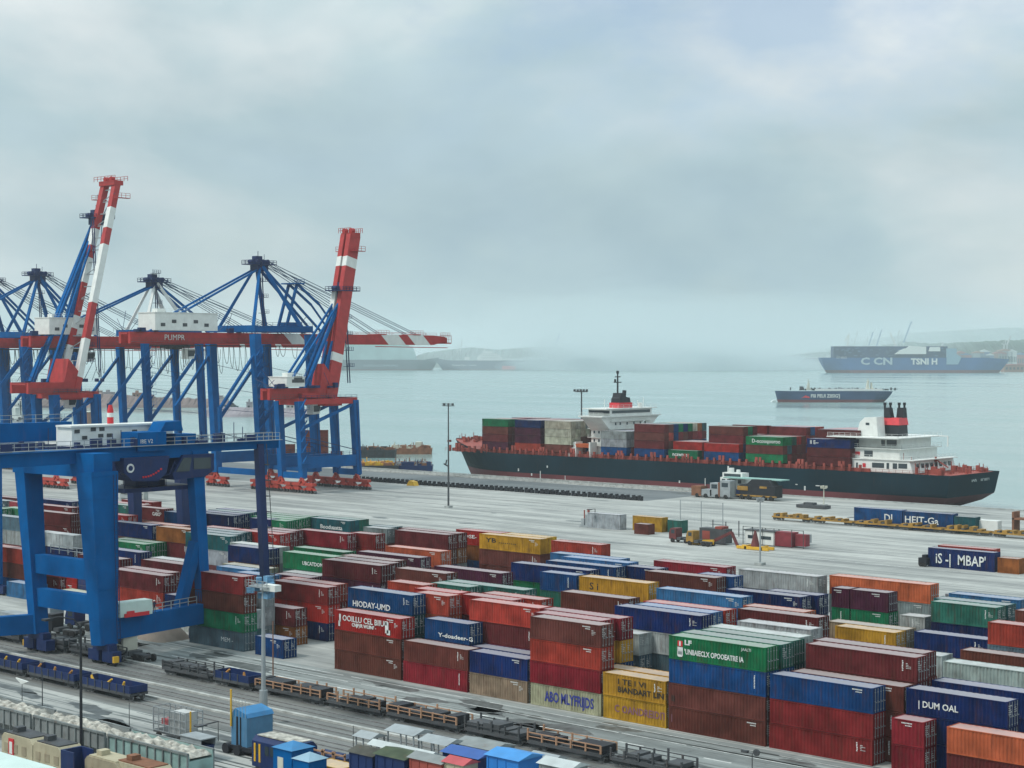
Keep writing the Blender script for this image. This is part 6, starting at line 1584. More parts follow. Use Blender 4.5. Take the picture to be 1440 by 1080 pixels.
b = P(1013, 698, 0); t = thing('control_tower_unit', 'white control tower unit with roof radar and dark blue base on the quay', 'machine', tuple(b)); MB().bb(b.x, b.x + 8.4, b.y, b.y + 4, 2.4, 5.6).bb(b.x + .6, b.x + 7.6, b.y + .3, b.y + 3.6, 5.6, 7.0).obj('tower', WHITE, t); MB().bb(b.x - .2, b.x + 9, b.y - .2, b.y + 4, .4, 2.4).obj('base', DBLUE, t); MB().tube((b.x + 3, b.y + 1.5, 7), (b.x + 3, b.y + 1.5, 8.3), .8, n=10).tube((b.x + 5.4, b.y + 1.5, 7), (b.x + 5.4, b.y + 1.5, 7.9), .6, n=10).bar((b.x + 1.8, b.y + 1.5, 7), (b.x + 1.8, b.y + 1.5, 8.8), .3).obj('radar', WHITE, t); m_ = MB()
for q in range(4): m_.bb(b.x + .6 + q * 1.9, b.x + 1.8 + q * 1.9, b.y - .06, b.y, 4.0, 5.1)
m_.bb(b.x + 1.2, b.x + 7, b.y + .24, b.y + .3, 5.9, 6.7); m_.obj('window', GLASS, t)
b = P(1040, 702, 0); t = thing('straddle_loader', 'black loader with yellow trim and a pale deck at the right of the quay cluster', 'machine', tuple(b)); MB().bb(b.x, b.x + 12, b.y, b.y + 4, .8, 4.2).prism([(b.x + 2, 4.2), (b.x + 11, 4.2), (b.x + 9.6, 5.8), (b.x + 4, 5.8)], b.y + .4, b.y + 3.6).obj('body', BLACK, t); MB().bb(b.x - 1, b.x + 12.8, b.y - .3, b.y, 1.0, 1.4).bb(b.x - .6, b.x + 3, b.y - .2, b.y + 1, 2.6, 3.8).bb(b.x + 7, b.x + 9.4, b.y - .1, b.y, 3.4, 4.0).obj('yellow_trim', mat('dull_yellow_paint', (0, 0, 0, 1)), t); MB().bb(b.x - 7, b.x + 13, b.y + 2, b.y + 6, 5.6, 5.9).obj('deck_plate', mat('pale_green_paint', (.25, .42, .38, 1)), t); m_ = MB()
for q in (1, 3.4, 8.6, 11): m_.tube((b.x + q, b.y - .4, .7), (b.x + q, b.y + .3, .7), .7, n=12)
m_.obj('wheels', RUBBER, t)
b = P(1120, 714, 0); t = thing('work_skiff', 'dark flat pontoon lying on the quay beside the cluster', 'pontoon', tuple(b)); MB().bb(b.x, b.x + 9, b.y, b.y + 3, .1, .9).bb(b.x + 2, b.x + 5, b.y + .5, b.y + 2.4, .9, 1.5).obj('deck', DSTEEL, t)
b = P(1424, 756, 0); t = thing('rusty_platform', 'rusty brown staging at the right edge beside the yellow wagons', 'platform', tuple(b)); mb = MB(); mb.bb(b.x - 3, b.x + 12, b.y + 6, b.y + 9, 3.4, 3.8)
for q in range(5): mb.bb(b.x - 3 + q * 3.6, b.x - 2.5 + q * 3.6, b.y + 6, b.y + 9, 0, 5.2)
mb.obj('frame', mat('rust_brown_paint', (0, 0, 0, 1)), t); MB().bb(b.x - 12, b.x - 5, b.y + 3, b.y + 5, 0, 3.1).obj('white_box', WHITE, t)

# quay posts: the dark row of fenders left of centre, and the guard rail
mb = MB(); x = -425.0; rs = random.Random(12); i = 0
fp = None
while x < -305:
    o = MB().bb(x, x + .5, 386.2, 387.2, 0, 1.5).bb(x + .5, x + rs.uniform(1.1, 1.9), 386.3, 387.1, 0, rs.uniform(.7, 1.3))
    mb.v += []; k = len(mb.v); mb.v += o.v; mb.f += [tuple(a + k for a in f) for f in o.f]; x += 2.05
o = mb.obj('concrete_barrier', BLACK, off=(-365, 386.7, 0)); o.location = (-365, 386.7, 0); tag(o, 'long row of dark barrier blocks along the edge of the sunken quay roadway', 'barrier')
mb = MB().rail((-470, 421.6, 0), (-300, 421.6, 0), n=60, h=1.2, r=.14); mb.bb(-470, -300, 421.2, 422.0, 0, .3)
o = mb.obj('guard_rail', mat('pale_kerb_concrete', (0, 0, 0, 1)), off=(-385, 421.6, 0)); o.location = (-385, 421.6, 0); tag(o, 'pale guard rail along the far side of the quay roadway before the ship', 'railing')
b = P(580, 683, 0); t = solo('tarpaulin_heap', MB().prism([(-1.8, 0), (1.8, 0), (1.2, 1.3), (-.6, 1.6)], -1, 1), YEL, 'small yellow tarpaulin heap by the dark barrier row', 'tarpaulin'); t.location = b
# service pillars seen under the gantry
for (x0, x1, lab) in ((168, 181, 'tall grey service pillar on the apron, left one under the gantry cab'), (183, 202, 'wide pale service pillar with ladder slats on the apron, right one under the gantry cab')):
    b = P(x0, 705, 0); X1 = XatY(x1, b.y); dep = -.676 * b.x + .737 * b.y; h = (705 - 663) * dep / FPX; t = thing('service_pillar', lab, 'pillar', tuple(b))
    MB().bb(b.x, X1, b.y, b.y + 1.4, 0, h).obj('pillar', mat('kerb_concrete', (0, 0, 0, 1)) if x0 > 170 else STEEL, t); m_ = MB()
    for q in range(6): m_.bb(b.x + .6, X1 - .6, b.y - .1, b.y, .8 + q * h / 6.5, 1.0 + q * h / 6.5)
    m_.obj('rungs', DSTEEL, t)

# barges beyond the quay, left ------------------------------------------------
rs = random.Random(44)
def barge(xl, xr, y, ytop, hm, label, clutter, beam=9, seed=1, cm=None):
    F = Far('work_barge', label, 'barge', xl, xr, y); k = F.k; rs = random.Random(seed); L = F.L
    MB().prism([(L * .0, F.Z(ytop)), (L * .02, 0), (L * .06, -1), (L * .95, -1), (L * .985, 0), (L, F.Z(ytop))], 0, beam).obj('hull', hm, F.root)
    z0 = F.Z(ytop)
    for j, m in enumerate(cm):
        mb = MB()
        for q in range(clutter * 3):
            x = rs.uniform(.04, .88) * L; w = rs.uniform(.6, 3.0); h = rs.uniform(.3, 1.5); y0 = rs.uniform(.3, beam * .6)
            mb.bb(x, min(x + w, L * .97), y0, y0 + rs.uniform(.6, 3), z0, z0 + h)
            if q % 4 == 0: mb.tube((x, y0, z0 + h), (x, y0, z0 + h + rs.uniform(.6, 1.8)), .2, n=6)
        mb.obj('deck_gear', m, F.root)
    return F
RUST = mat('rust_brown_paint', (0, 0, 0, 1))
TYRE = mat('dark_hull_paint', (.03, .035, .04, 1), .6, .4, .4)
barge(498, 556, 644, 633, TYRE, 'dark work barge moored left of the one with the pale wheelhouse', 8, seed=3, cm=[RUST, DSTEEL])
F = barge(546, 607, 639, 631, RUST, 'rusty work barge with a small pale wheelhouse lying farthest out', 12, seed=4, cm=[RUST, CREAM]); MB().bb(F.X(584), F.X(592), 2, 6, F.Z(631), F.Z(622)).obj('wheelhouse', CREAM, F.root)
barge(455, 560, 664, 655, TYRE, 'barge with yellow and brown deck gear nearest the crane legs', 16, seed=5, cm=[YEL, RUST, OCH])
barge(552, 608, 663, 655, DBLUE, 'dark blue barge with rusty gear at the right end of the moored group', 12, seed=6, cm=[DBLUE, RUST, STEEL])
F = barge(372, 500, 668, 655, RUST, 'brown feeder barge loaded with brown containers behind the crane legs', 4, beam=14, seed=7, cm=[RUST])
k = F.k
def onb(x0, x1, yb, n, col, tag_, y0=2.0):
    for i in range(n):
        A = F.root.matrix_world if False else None
        bx = MB(); h = 2.6; z0 = F.Z(655) + i * 2.62
        r = bpy.data.objects.new('shipping_container', None); COL.objects.link(r); r.location = (F.root.location + Matrix.Rotation(F.rz, 3, 'Z') @ Vector((F.X(x0), y0, z0))); r.rotation_euler = (0, 0, F.rz); r.empty_display_size = .5
        tag(r, '%s container on the feeder barge, %s, %s' % (CNAME[col], tierword(i, n) if n > 1 else 'single layer', tag_), 'container', 'containers on the feeder barge')
        L = round(F.X(x1) - F.X(x0), 1); body, frame, roof, doors, rods = con_meshes(L, 2.58)
        for nm, me in (('body', body), ('frame', frame), ('roof', roof), ('door', doors[0]), ('door', doors[1])):
            o = bpy.data.objects.new(nm, me); COL.objects.link(o); o.parent = r; o.color = tuple(PAL[col]) + (1,)
onb(382, 413, 655, 3, 'brown', 'left stack'); onb(421, 460, 655, 5, 'brown', 'tall stack between the crane legs'); onb(464, 480, 655, 2, 'maroon', 'short stack right of the tall one'); onb(300, 340, 655, 0, 'ochre', '')
F = Far('sign_barge', 'dark green hulled barge with pale letters between the crane legs', 'barge', 296, 333, 584); h = MB().prism([(0, F.Z(571)), (0, -1), (F.L, -1), (F.L, F.Z(571))], 0, 8).obj('hull', mat('dark_green_paint', (.02, .06, .07, 1), .6, .2, .2), F.root); text('MSI 2-', F.Z(577), MATS['pale_lettering'], F.root, (F.X(299), -.2, F.Z(580.5)), (rad(90), 0, 0), xs=1.2)
MB().bb(F.X(300), F.X(330), 1, 7, F.Z(571), F.Z(569.5)).obj('deck_house', DSTEEL, F.root)
F = Far('pale_warehouse', 'pale cream warehouse block on the water side behind the leftmost gantry leg', 'warehouse', 112, 124, 606); MB().bb(0, F.L, 0, 10, -1, F.Z(580)).obj('walls', PC[4], F.root); MB().bb(-.3, F.L + .3, -.3, 10.3, F.Z(580), F.Z(579)).obj('roof', CREAM, F.root)
# cluttered vessel and green trees at far left
F = Far('supply_vessel', 'cluttered white supply vessel at the left edge behind the crane leg', 'ship', -30, 60, 606); k = F.k
MB().prism([(0, F.Z(596)), (4, -1), (F.L - 8, -1), (F.L, F.Z(594))], 0, 14).obj('hull', DBLUE, F.root); mb = MB(); rs = random.Random(5)
mb.bb(F.X(-28), F.X(28), 2, 12, F.Z(596), F.Z(585)); mb.bb(F.X(-28), F.X(20), 2, 12, F.Z(585), F.Z(574)); mb.bb(F.X(0), F.X(24), 3, 11, F.Z(574), F.Z(564)); mb.obj('superstructure', WHITE, F.root)
mb = MB()
for q in range(50): x = rs.uniform(-28, 56); z = rs.uniform(566, 598); mb.bb(F.X(x), F.X(x + rs.uniform(1, 4)), 1.4, 2.2, F.Z(z), F.Z(z - rs.uniform(.8, 3)))
for q in range(8): x = rs.uniform(-10, 50); mb.bar((F.X(x), 6, F.Z(592)), (F.X(x + rs.uniform(-2, 2)), 6, F.Z(rs.uniform(548, 566))), .5)
mb.obj('deck_gear', DSTEEL, F.root)

# foreground: grey hoppers, tan vehicles, roof -------------------------------
def hopper(x, L, yc, m, label, seed):
    r = thing('hopper_wagon', label, 'wagon', (x, yc, 0), group='grey hopper wagons'); rs = random.Random(seed)
    b = MB(); 
    b.prism([(yc - 1.45, 3.3), (yc - 1.45, 1.6), (yc - .8, .9), (yc + .8, .9), (yc + 1.45, 1.6), (yc + 1.45, 3.3), (yc + 1.35, 3.3), (yc + 1.35, 2.6), (yc - 1.35, 2.6), (yc - 1.35, 3.3)], x, x + L, ax='x')
    o = b.obj('body', m, r); b = MB(); n = int(L / 1.25)
    for q in range(n + 1):
        xx = x + .06 + q * (L - .12) / n; b.bb(xx - .07, xx + .07, yc - 1.6, yc - 1.45, 1.1, 3.3); b.bb(xx - .07, xx + .07, yc + 1.45, yc + 1.6, 1.1, 3.3)
    b.bb(x, x + L, yc - 1.62, yc - 1.4, 3.2, 3.42); b.bb(x, x + L, yc + 1.4, yc + 1.62, 3.2, 3.42); b.obj('ribs', mat('grey_rib_steel', (.16, .18, .18, 1), .6, .3, .4), o)
    b = MB(); nx, ny = int(L / .5), 6
    for i in range(nx + 1):
        for j in range(ny + 1):
            e = (i in (0, nx)) or (j in (0, ny)); b.v.append((x + .1 + (L - .2) * i / nx, yc - 1.34 + 2.68 * j / ny, 2.85 + (0 if e else rs.uniform(.1, .75))))
    for i in range(nx):
        for j in range(ny): a = i * (ny + 1) + j; b.f.append((a, a + ny + 1, a + ny + 2, a + 1))
    b.obj('scrap_load', SCRAP, r)
    b = MB()
    for s in (1.4, L - 1.4):
        for d_ in (-.8, .8):
            for y in (-.74, .74): b.tube((x + s + d_, yc + y - .07, .5), (x + s + d_, yc + y + .07, .5), .42, n=12)
        b.bb(x + s - 1.2, x + s + 1.2, yc - .95, yc - .8, .4, .8)
    b.obj('wheels', DSTEEL, r)
yh = 101.6; xe = XatY(281, yh); x = xe - 13.0; i = 0; hs = []
while x > XatY(-40, yh) - 14: hs.append(x); x -= 13.5
for i, x in enumerate(sorted(hs)): 
    last = i == len(hs) - 1
    hopper(x, 13.0, yh, mat('pale_teal_wagon', (.24, .36, .34, 1), .6, .25, .3) if last else GREYP, ('pale teal hopper wagon at the right end of the scrap train' if last else 'grey ribbed hopper wagon heaped with pale scrap, ' + POSW[i]), i)
slab('wagon_siding', -400, 60, 99.6, 103.6, .003, TRACKM)
# tan vehicles in front of the hoppers
def tanbox(px, py, L, H, m, label, y=None, W=2.5, roofm=None, extra=None):
    b = P(px, py, H); t = thing('box_truck', label, 'truck', (b.x, b.y, 0))
    MB().prism([(b.x, .7), (b.x + L, .7), (b.x + L, H - .5), (b.x + L - .5, H), (b.x + .4, H), (b.x, H - .4)], b.y, b.y + W).obj('body', m, t)
    MB().bb(b.x + .5, b.x + L - .6, b.y + .15, b.y + W - .15, H, H + .12).bb(b.x + L * .2, b.x + L * .35, b.y + .6, b.y + 1.6, H + .12, H + .6).obj('roof_deck', roofm or DSTEEL, t)
    MB().bb(b.x - .1, b.x + L + .4, b.y + .2, b.y + W - .2, .45, .7).obj('chassis', DSTEEL, t); m_ = MB(); nw = max(2, int(L / 2.4))
    for q in range(nw):
        for yy in (b.y + .15, b.y + W - .15): m_.tube((b.x + 1 + q * (L - 2) / (nw - 1), yy - .16, .5), (b.x + 1 + q * (L - 2) / (nw - 1), yy + .16, .5), .5, n=12)
    m_.obj('wheels', RUBBER, t)
    m_ = MB()
    for q in range(int(L / 1.6)): m_.bb(b.x + .5 + q * 1.6, b.x + 1.3 + q * 1.6, b.y - .05, b.y, 1.2, H - .9)
    m_.obj('side_panel', m if m is not TAN else mat('dark_tan_paint', (.3, .26, .18, 1), .7, .2, .3), t)
    if extra: extra(b, t)
    return t
def ex1(b, t): MB().bb(b.x + 1.4, b.x + 2.3, b.y - .1, b.y, .8, 2.6).obj('warning_board', LETR, t); MB().bb(b.x + 1.6, b.x + 2.1, b.y - .13, b.y - .1, 1.1, 2.3).obj('board_marking', WHITE, t)
tanbox(0, 1031, 5.6, 3.0, TAN, 'tan box truck with a red and white warning board at the lower left edge', extra=ex1)
tanbox(44, 1044, 4.9, 2.9, TAN, 'tan tanker truck with a dark grating roof right of the warning board truck')
b = P(83, 1056, 2.9); t = solo('blue_panel_cart', MB().bb(0, .3, 0, 2.3, .5, 2.9).bb(.3, 2.2, 0, .15, .5, 2.9).bb(.3, 2.2, 2.15, 2.3, .5, 2.9).bb(0, 2.2, 0, 2.3, .3, .5), DBLUE, 'dark blue walled cart between the tan tanker and the black street lamp', 'cart'); t.location = (b.x, b.y, 0)
tanbox(117, 1064, 5.5, 2.5, mat('dark_tan_paint', (.3, .26, .18, 1), .7, .2, .3), 'brown low truck just right of the black street lamp', roofm=TAN)
tanbox(158, 1071, 6.0, 2.6, TAN, 'tan truck heaped with brown sacks at the bottom edge, below the scrap train', roofm=RUST)
t = thing('flat_roof_building', 'corner of a flat pale roofed building at the bottom left corner', 'building', (-150, 76, 0))
MB().bb(-220, -128.4, 56, 82.2, 0, 5.6).obj('walls', GREYP, t); MB().bb(-220.4, -128.1, 55.6, 82.5, 5.6, 6.0).obj('roof', MINT, t)
# cage trailer
b = P(214, 1042, 0); b.y = 111.5; b.x = XatY(214, 111.5); t = thing('cage_trailer', 'grey wire cage trailer with a red crate inside on the near road', 'trailer', (b.x, b.y, 0))
MB().bb(b.x, b.x + 5.6, b.y, b.y + 2.2, .6, .8).obj('floor', DSTEEL, t); mb = MB()
for xx in [b.x + q * .95 for q in range(7)]:
    for y in (b.y, b.y + 2.2): mb.bb(xx - .05, xx + .05, y - .05, y + .05, .8, 3.3)
for z in (.85, 1.6, 2.4, 3.3):
    for y in (b.y, b.y + 2.2): mb.bb(b.x, b.x + 5.7, y - .03, y + .03, z - .04, z + .04)
    for xx in (b.x, b.x + 5.7): mb.bb(xx - .03, xx + .03, b.y, b.y + 2.2, z - .04, z + .04)
for q in range(38): mb.bar((b.x + q * .15, b.y, .8), (b.x + q * .15, b.y, 3.3), .02)
mb.obj('cage', STEEL, t); MB().bb(b.x + 2.6, b.x + 5.0, b.y + .2, b.y + 2.0, .8, 3.1).obj('white_tank', mat('far_white', (0, 0, 0, 1)), t); MB().bb(b.x + .9, b.x + 2.0, b.y + .4, b.y + 1.4, 1.5, 2.1).obj('red_crate', LETR, t)
m_ = MB()
for q in (.9, 4.6): m_.tube((b.x + q, b.y - .1, .35), (b.x + q, b.y + .2, .35), .35, n=12)
m_.obj('wheels', RUBBER, t)
solo_ = solo('yellow_post', MB().tube((b.x + 6.0, b.y + .4, 1.0), (b.x + 6.0, b.y + .4, 3.5), .1, n=8).tube((b.x + 6.0, b.y + .4, 0), (b.x + 6.0, b.y + .4, 1.0), .07, n=8), YEL, 'yellow topped post at the right end of the wire cage trailer', 'post') 
b = P(252, 1042, 0); b = Vector((XatY(252, 107.5), 107.5, 0)); t = thing('waste_bin', 'dark blue waste skip under a grey mesh lid beside the cage trailer', 'skip', tuple(b)); MB().prism([(b.x, 1.6), (b.x + .3, .2), (b.x + 3.0, .2), (b.x + 3.3, 1.6)], b.y, b.y + 1.8).obj('body', DBLUE, t); mb = MB().bb(b.x, b.x + 3.4, b.y, b.y + .06, 1.6, 2.3).bb(b.x, b.x + 3.4, b.y + 1.8, b.y + 1.86, 1.6, 2.3).bb(b.x - .1, b.x + 3.5, b.y - .1, b.y + 2, 2.3, 2.4); mb.obj('mesh_lid', STEEL, t)
# tall blue box on a wheeled carrier
yb = 112.5; x0 = XatY(324, yb); x1 = XatY(346, yb); t = thing('blue_tower_carrier', 'tall light blue box on a black wheeled carrier with a yellow post', 'machine', (x0, yb, 0))
MB().bb(x0, x1, yb, yb + 3.4, .9, 3.9).obj('box', mat('light_blue_panel', (.07, .19, .32, 1), .5, .15, .2), t); MB().prism([(x0 - .1, 3.9), (x1 + .1, 3.9), (x1 - .2, 4.3), (x0 + .6, 4.7)], yb, yb + 3.5).obj('roof', MBLUE, t)
mb = MB().bb(x0 - 1, x1 + 3, yb - .2, yb + 3, .5, .9)
for q in (-.4, 1.4): mb.tube((x0 + q, yb - .5, .5), (x0 + q, yb + .1, .5), .55, n=14)
mb.bb(x0 + .9, x0 + 1.1, yb - .1, yb, .9, 3.9).bb(x0 + 1.5, x0 + 1.6, yb - .1, yb, .9, 3.9); mb.obj('carrier', BLACK, t)
MB().tube((x0 + .15, yb - .15, 2.8), (x0 + .15, yb - .15, 6.6), .1, n=8).obj('yellow_post', YEL, t)
mb = MB()
for q in range(5): mb.tube((x0 + .4 + q * .5, yb - .1, 3.9), (x0 + .4 + q * .5, yb - .1, 5.7), .03, n=5)
mb.bar((x0, yb - .1, 5.7), (x1, yb - .1, 5.7), .05); mb.obj('roof_railing', STEEL, t)
# dark blue carriage with curved ends
yb = 108.5; x0 = XatY(353, yb); x1 = XatY(415, yb)
t = thing('rail_carriage', 'dark blue carriage with rounded ends, yellow door stripes and a pale dirty roof', 'carriage', (x0, yb, 0)); L = x1 - x0
MB().prism([(yb, .7), (yb + 2.7, .7), (yb + 2.7, 3.2), (yb + 2.2, 3.7), (yb + .5, 3.7), (yb, 3.2)], x0, x1, ax='x').obj('body', DBLUE, t); MB().bb(x0 + .4, x1 - .4, yb + .35, yb + 2.35, 3.7, 3.78).obj('roof', SCRAP, t)
mb = MB()
for q in (.05, .16): mb.bb(x0 + L * q, x0 + L * q + .25, yb - .04, yb, 1.2, 3.0)
mb.obj('door_stripe', YEL, t); mb = MB()
for q in (.1, .3, .42, .8): mb.bb(x0 + L * q, x0 + L * q + .6, yb - .03, yb, 2.0, 2.9)
mb.obj('windows', GLASS, t); m_ = MB()
for q in (.8, 2.2, L - 2.2, L - .8): m_.tube((x0 + q, yb + .1, .45), (x0 + q, yb + .4, .45), .45, n=12)
m_.obj('wheels', DSTEEL, t)
# blue sentry huts
def hut(px, xr, ytop, y, label, m, rm, win=True, slope=True):
    x0 = XatY(px, y); x1 = XatY(xr, y); dep = -.676 * x0 + .737 * y; zt = CAM_H - (ytop - HY) * dep / FPX
    t = thing('guard_hut', label, 'hut', (x0, y, 0)); w = x1 - x0
    MB().bb(x0, x1, y, y + w, 0, zt - .4).obj('walls', m, t)
    k = MB(); a = .15; z0 = zt - .4
    k.v = [(x0 - a, y - a, z0), (x1 + a, y - a, z0), (x1 + a, y + w + a, z0), (x0 - a, y + w + a, z0), ((x0 + x1) / 2, y + w / 2, zt + .2)]; k.f = [(0, 3, 2, 1), (0, 1, 4), (1, 2, 4), (2, 3, 4), (3, 0, 4)]
    k.obj('roof', rm, t)
    if win: MB().bb(x0 + w * .25, x0 + w * .55, y - .04, y, zt - 2.3, zt - 1.2).obj('window', CREAM, t)
    return t
hut(383, 409, 1046, 104.5, 'narrow blue guard hut with a pale window in front of the dark blue carriage', BLUE, MBLUE)
hut(411, 433, 1062, 103.0, 'small blue hut with a pale peaked roof beside the narrow guard hut', BLUE, MATS['pale_blue_panel'], False)
# yellow roofed container and neighbours
yb = 106.0
odd_container(XatY(436, yb), XatY(478, yb), yb, 0, 3.3, 'yellow', 'yellow container with a bright yellow roof at the bottom edge left of centre', 'containers at the bottom edge')
odd_container(XatY(432, 103), XatY(460, 103), 101.5, 0, 2.2, 'blue', 'low blue container in front of the yellow roofed one', 'containers at the bottom edge')
yb = 110.5
for i, (a, c, m) in enumerate(((436, 452, 'navy'), (453, 467, 'navy'), (468, 484, 'navy'))):
    x0 = XatY(a, yb); x1 = XatY(c, yb); t = thing('roll_cage', 'navy roll cage with peach uprights behind the yellow roof, %s of three' % ['leftmost', 'middle', 'rightmost'][i], 'cage', (x0, yb, 0), group='roll cages behind the yellow roof')
    MB().bb(x0 + .1, x1 - .1, yb + .1, yb + 1.8, .3, 2.7).obj('box', DBLUE, t); MB().bb(x0, x0 + .15, yb, yb + .15, 0, 3.2).bb(x1 - .15, x1, yb, yb + .15, 0, 3.2).bb(x0, x1, yb, yb + .1, 2.9, 3.05).obj('frame', mat('peach_paint', (0, 0, 0, 1)), t)
def boxy(a, c, y, ytop, m, rm, name, label, cat, W=None, legs=False, group=None):
    x0 = XatY(a, y); x1 = XatY(c, y); dep = -.676 * x0 + .737 * y; zt = CAM_H - (ytop - HY) * dep / FPX; W = W or (x1 - x0) * .8
    t = thing(name, label, cat, (x0, y, 0), group=group)
    if legs:
        mb = MB()
        for xx in (x0 + .1, (x0 + x1) / 2, x1 - .1):
            for yy in (y + .1, y + W - .1): mb.bb(xx - .06, xx + .06, yy - .06, yy + .06, 0, zt - .15)
        mb.obj('posts', STEEL, t); MB().bb(x0 + .4, x1 - .4, y + .3, y + W - .3, 0, 1.1).obj('bench', m, t)
    else:
        MB().bb(x0, x1, y, y + W, 0, zt - .15).obj('walls', m, t)
        mb = MB()
        for q in range(max(2, int((x1 - x0) / 1.0))): mb.bb(x0 + .15 + q * 1.0, x0 + .25 + q * 1.0, y - .06, y, .2, zt - .3)
        mb.obj('ribs', m, t)
    mb = MB(); k = .2; mb.v = [(x0 - k, y - k, zt - .15), (x1 + k, y - k, zt - .15), (x1 + k, y + W + k, zt - .15), (x0 - k, y + W + k, zt - .15), (x0 - k, y + W / 2, zt + .25), (x1 + k, y + W / 2, zt + .25)]
    mb.f = [(0, 3, 2, 1), (0, 1, 5, 4), (2, 3, 4, 5), (0, 4, 3), (1, 2, 5)]; mb.obj('roof', rm, t)
    return t
boxy(490, 523, 104.5, 1056, DBLUE, mat('mossy_dark_roof', (.06, .06, .05, 1), .9, .4, .4), 'storage_shed', 'dark navy shed with a dark mossy roof, left one of two at the bottom', 'shed')
boxy(527, 568, 104.2, 1059, DBLUE, mat('mossy_green_roof', (.055, .075, .045, 1), .9, .4, .4), 'storage_shed', 'dark navy shed with a green mossy roof, right one of two at the bottom', 'shed')
boxy(498, 520, 112.0, 1034, STEEL, STEEL, 'canopy', 'small grey open canopy left of the long pale awning', 'canopy', 2.0, True)
boxy(543, 581, 114.0, 1026, STEEL, STEEL, 'canopy', 'tall grey open canopy on posts behind the long pale awning', 'canopy', 2.6, True)
boxy(519, 603, 109.5, 1046, GREYP, mat('pale_awning', (.42, .46, .46, 1), .6, .15, .1), 'awning', 'long low pale awning below the tall grey canopy', 'awning', 1.2, True)
boxy(590, 627, 112.0, 1040, STEEL, STEEL, 'canopy', 'grey canopy with a machine under it at the right end of the awning', 'canopy', 2.4, True)
boxy(622, 672, 108.0, 1056, DBLUE, mat('royal_blue_roof', (.03, .09, .30, 1), .5, .12, .1), 'storage_shed', 'shed with a royal blue roof beside the red roofed one', 'shed', 2.6)
boxy(640, 692, 113.5, 1044, GREYP, GREYP, 'storage_shed', 'low grey roofed shed behind the royal blue roof', 'shed', 3.0)
boxy(624, 651, 104.8, 1070, TAN, mat('coral_red_roof', (.42, .08, .09, 1), .7, .2, .1), 'storage_shed', 'small shed with a coral red roof at the bottom edge', 'shed', 1.8)
boxy(575, 620, 104.5, 1064, DECKR, GREYP, 'storage_shed', 'dark red and pink panelled shed left of the coral red roof', 'shed', 2.0)
boxy(684, 729, 106.5, 1060, mat('bright_blue_panel', (.02, .17, .50, 1), .5, .12, .1), mat('bright_blue_roof', (.05, .24, .55, 1), .5, .12, .05), 'storage_shed', 'bright blue box shed at the bottom edge right of the royal blue roof', 'shed', 3.0)
boxy(742, 775, 109.5, 1064, DSTEEL, PALE if False else STEEL, 'storage_shed', 'grey roofed lean-to right of the bright blue box', 'shed', 2.0)
boxy(758, 802, 106.5, 1072, GREYP, mat('pale_awning', (0, 0, 0, 1)), 'storage_shed', 'pale roofed shed at the bottom edge right of the grey lean-to', 'shed', 2.2)
# trucks and heap beneath the gantry
truck(tuple(P(66, 892, 0)), rad(12), 'black truck cab with an orange bumper between the gantry legs, left of the blue one', BLACK, trailer=0)
truck(tuple(P(97, 884, 0)), rad(12), 'blue truck cab with a cream door between the gantry legs', DBLUE, trailer=0)
truck(tuple(P(170, 925, 0)), 0.0, 'small white and black yard vehicle behind the gantry sill', CREAM, trailer=0)
b = P(142, 868, 0); mb = MB(); rs = random.Random(6); n1_, n2_ = 14, 8; b = P(150, 892, 0)
for i in range(n1_ + 1):
    for j in range(n2_ + 1):
        u, v = i / n1_, j / n2_; mb.v.append((b.x + u * 13, b.y + v * 6, 4.6 * (math.sin(math.pi * min(1, u * .9 + .1)) ** .8) * math.sin(math.pi * v) ** .7 * rs.uniform(.9, 1.05)))
for i in range(n1_):
    for j in range(n2_): a = i * (n2_ + 1) + j; mb.f.append((a, a + n2_ + 1, a + n2_ + 2, a + 1))
t = solo('tarpaulin_heap', mb, mat('brown_tarpaulin', (.27, .22, .18, 1), .8, .2), 'brown tarpaulin covered heap behind the mint coloured cabinet', 'tarpaulin', smooth=True)
# pale trailer behind left leg
t = solo('flatbed_trailer', MB().bb(0, 14, 0, 2.4, .9, 1.3).bb(9.5, 14, 0, 2.4, 1.3, 3.2).bb(2, 3.4, .2, .5, 0, .9).bb(11, 13, .2, .5, 0, .9), STEEL, 'grey flatbed trailer left of the leftmost gantry leg', 'trailer'); t.location = (XatY(-2, 145), 145, 0)
# person standing on the gantry sill beam
t = bpy.data.objects.new('person', bpy.data.meshes.new('person')); COL.objects.link(t)
J = [(0, 0, .95), (0, 0, 1.2), (0, 0, 1.42), (0, 0, 1.52), (0, 0.02, 1.66), (-.1, 0, .9), (-.11, .02, .5), (-.12, 0, .08), (-.12, -.14, .04), (.1, 0, .9), (.12, .02, .5), (.14, 0, .08), (.14, -.14, .04), (-.2, 0, 1.4), (-.27, .03, 1.12), (-.25, -.1, .9), (.2, 0, 1.4), (.28, .0, 1.12), (.3, -.16, .98)]
E_ = [(0, 1), (1, 2), (2, 3), (3, 4), (0, 5), (5, 6), (6, 7), (7, 8), (0, 9), (9, 10), (10, 11), (11, 12), (2, 13), (13, 14), (14, 15), (2, 16), (16, 17), (17, 18)]
R_ = [.15, .14, .15, .06, .11, .1, .065, .045, .04, .1, .065, .045, .04, .075, .05, .04, .075, .05, .04]
t.data.from_pydata([tuple(a) for a in J], E_, []); t.data.materials.append(mat('dark_workwear', (.02, .03, .06, 1), .8))
md = t.modifiers.new('skin', 'SKIN'); 
for i, v in enumerate(t.data.skin_vertices[0].data): v.radius = (R_[i], R_[i] * .8); v.use_root = (i == 0)
t.modifiers.new('ss', 'SUBSURF').levels = 1; t.modifiers['ss'].render_levels = 1
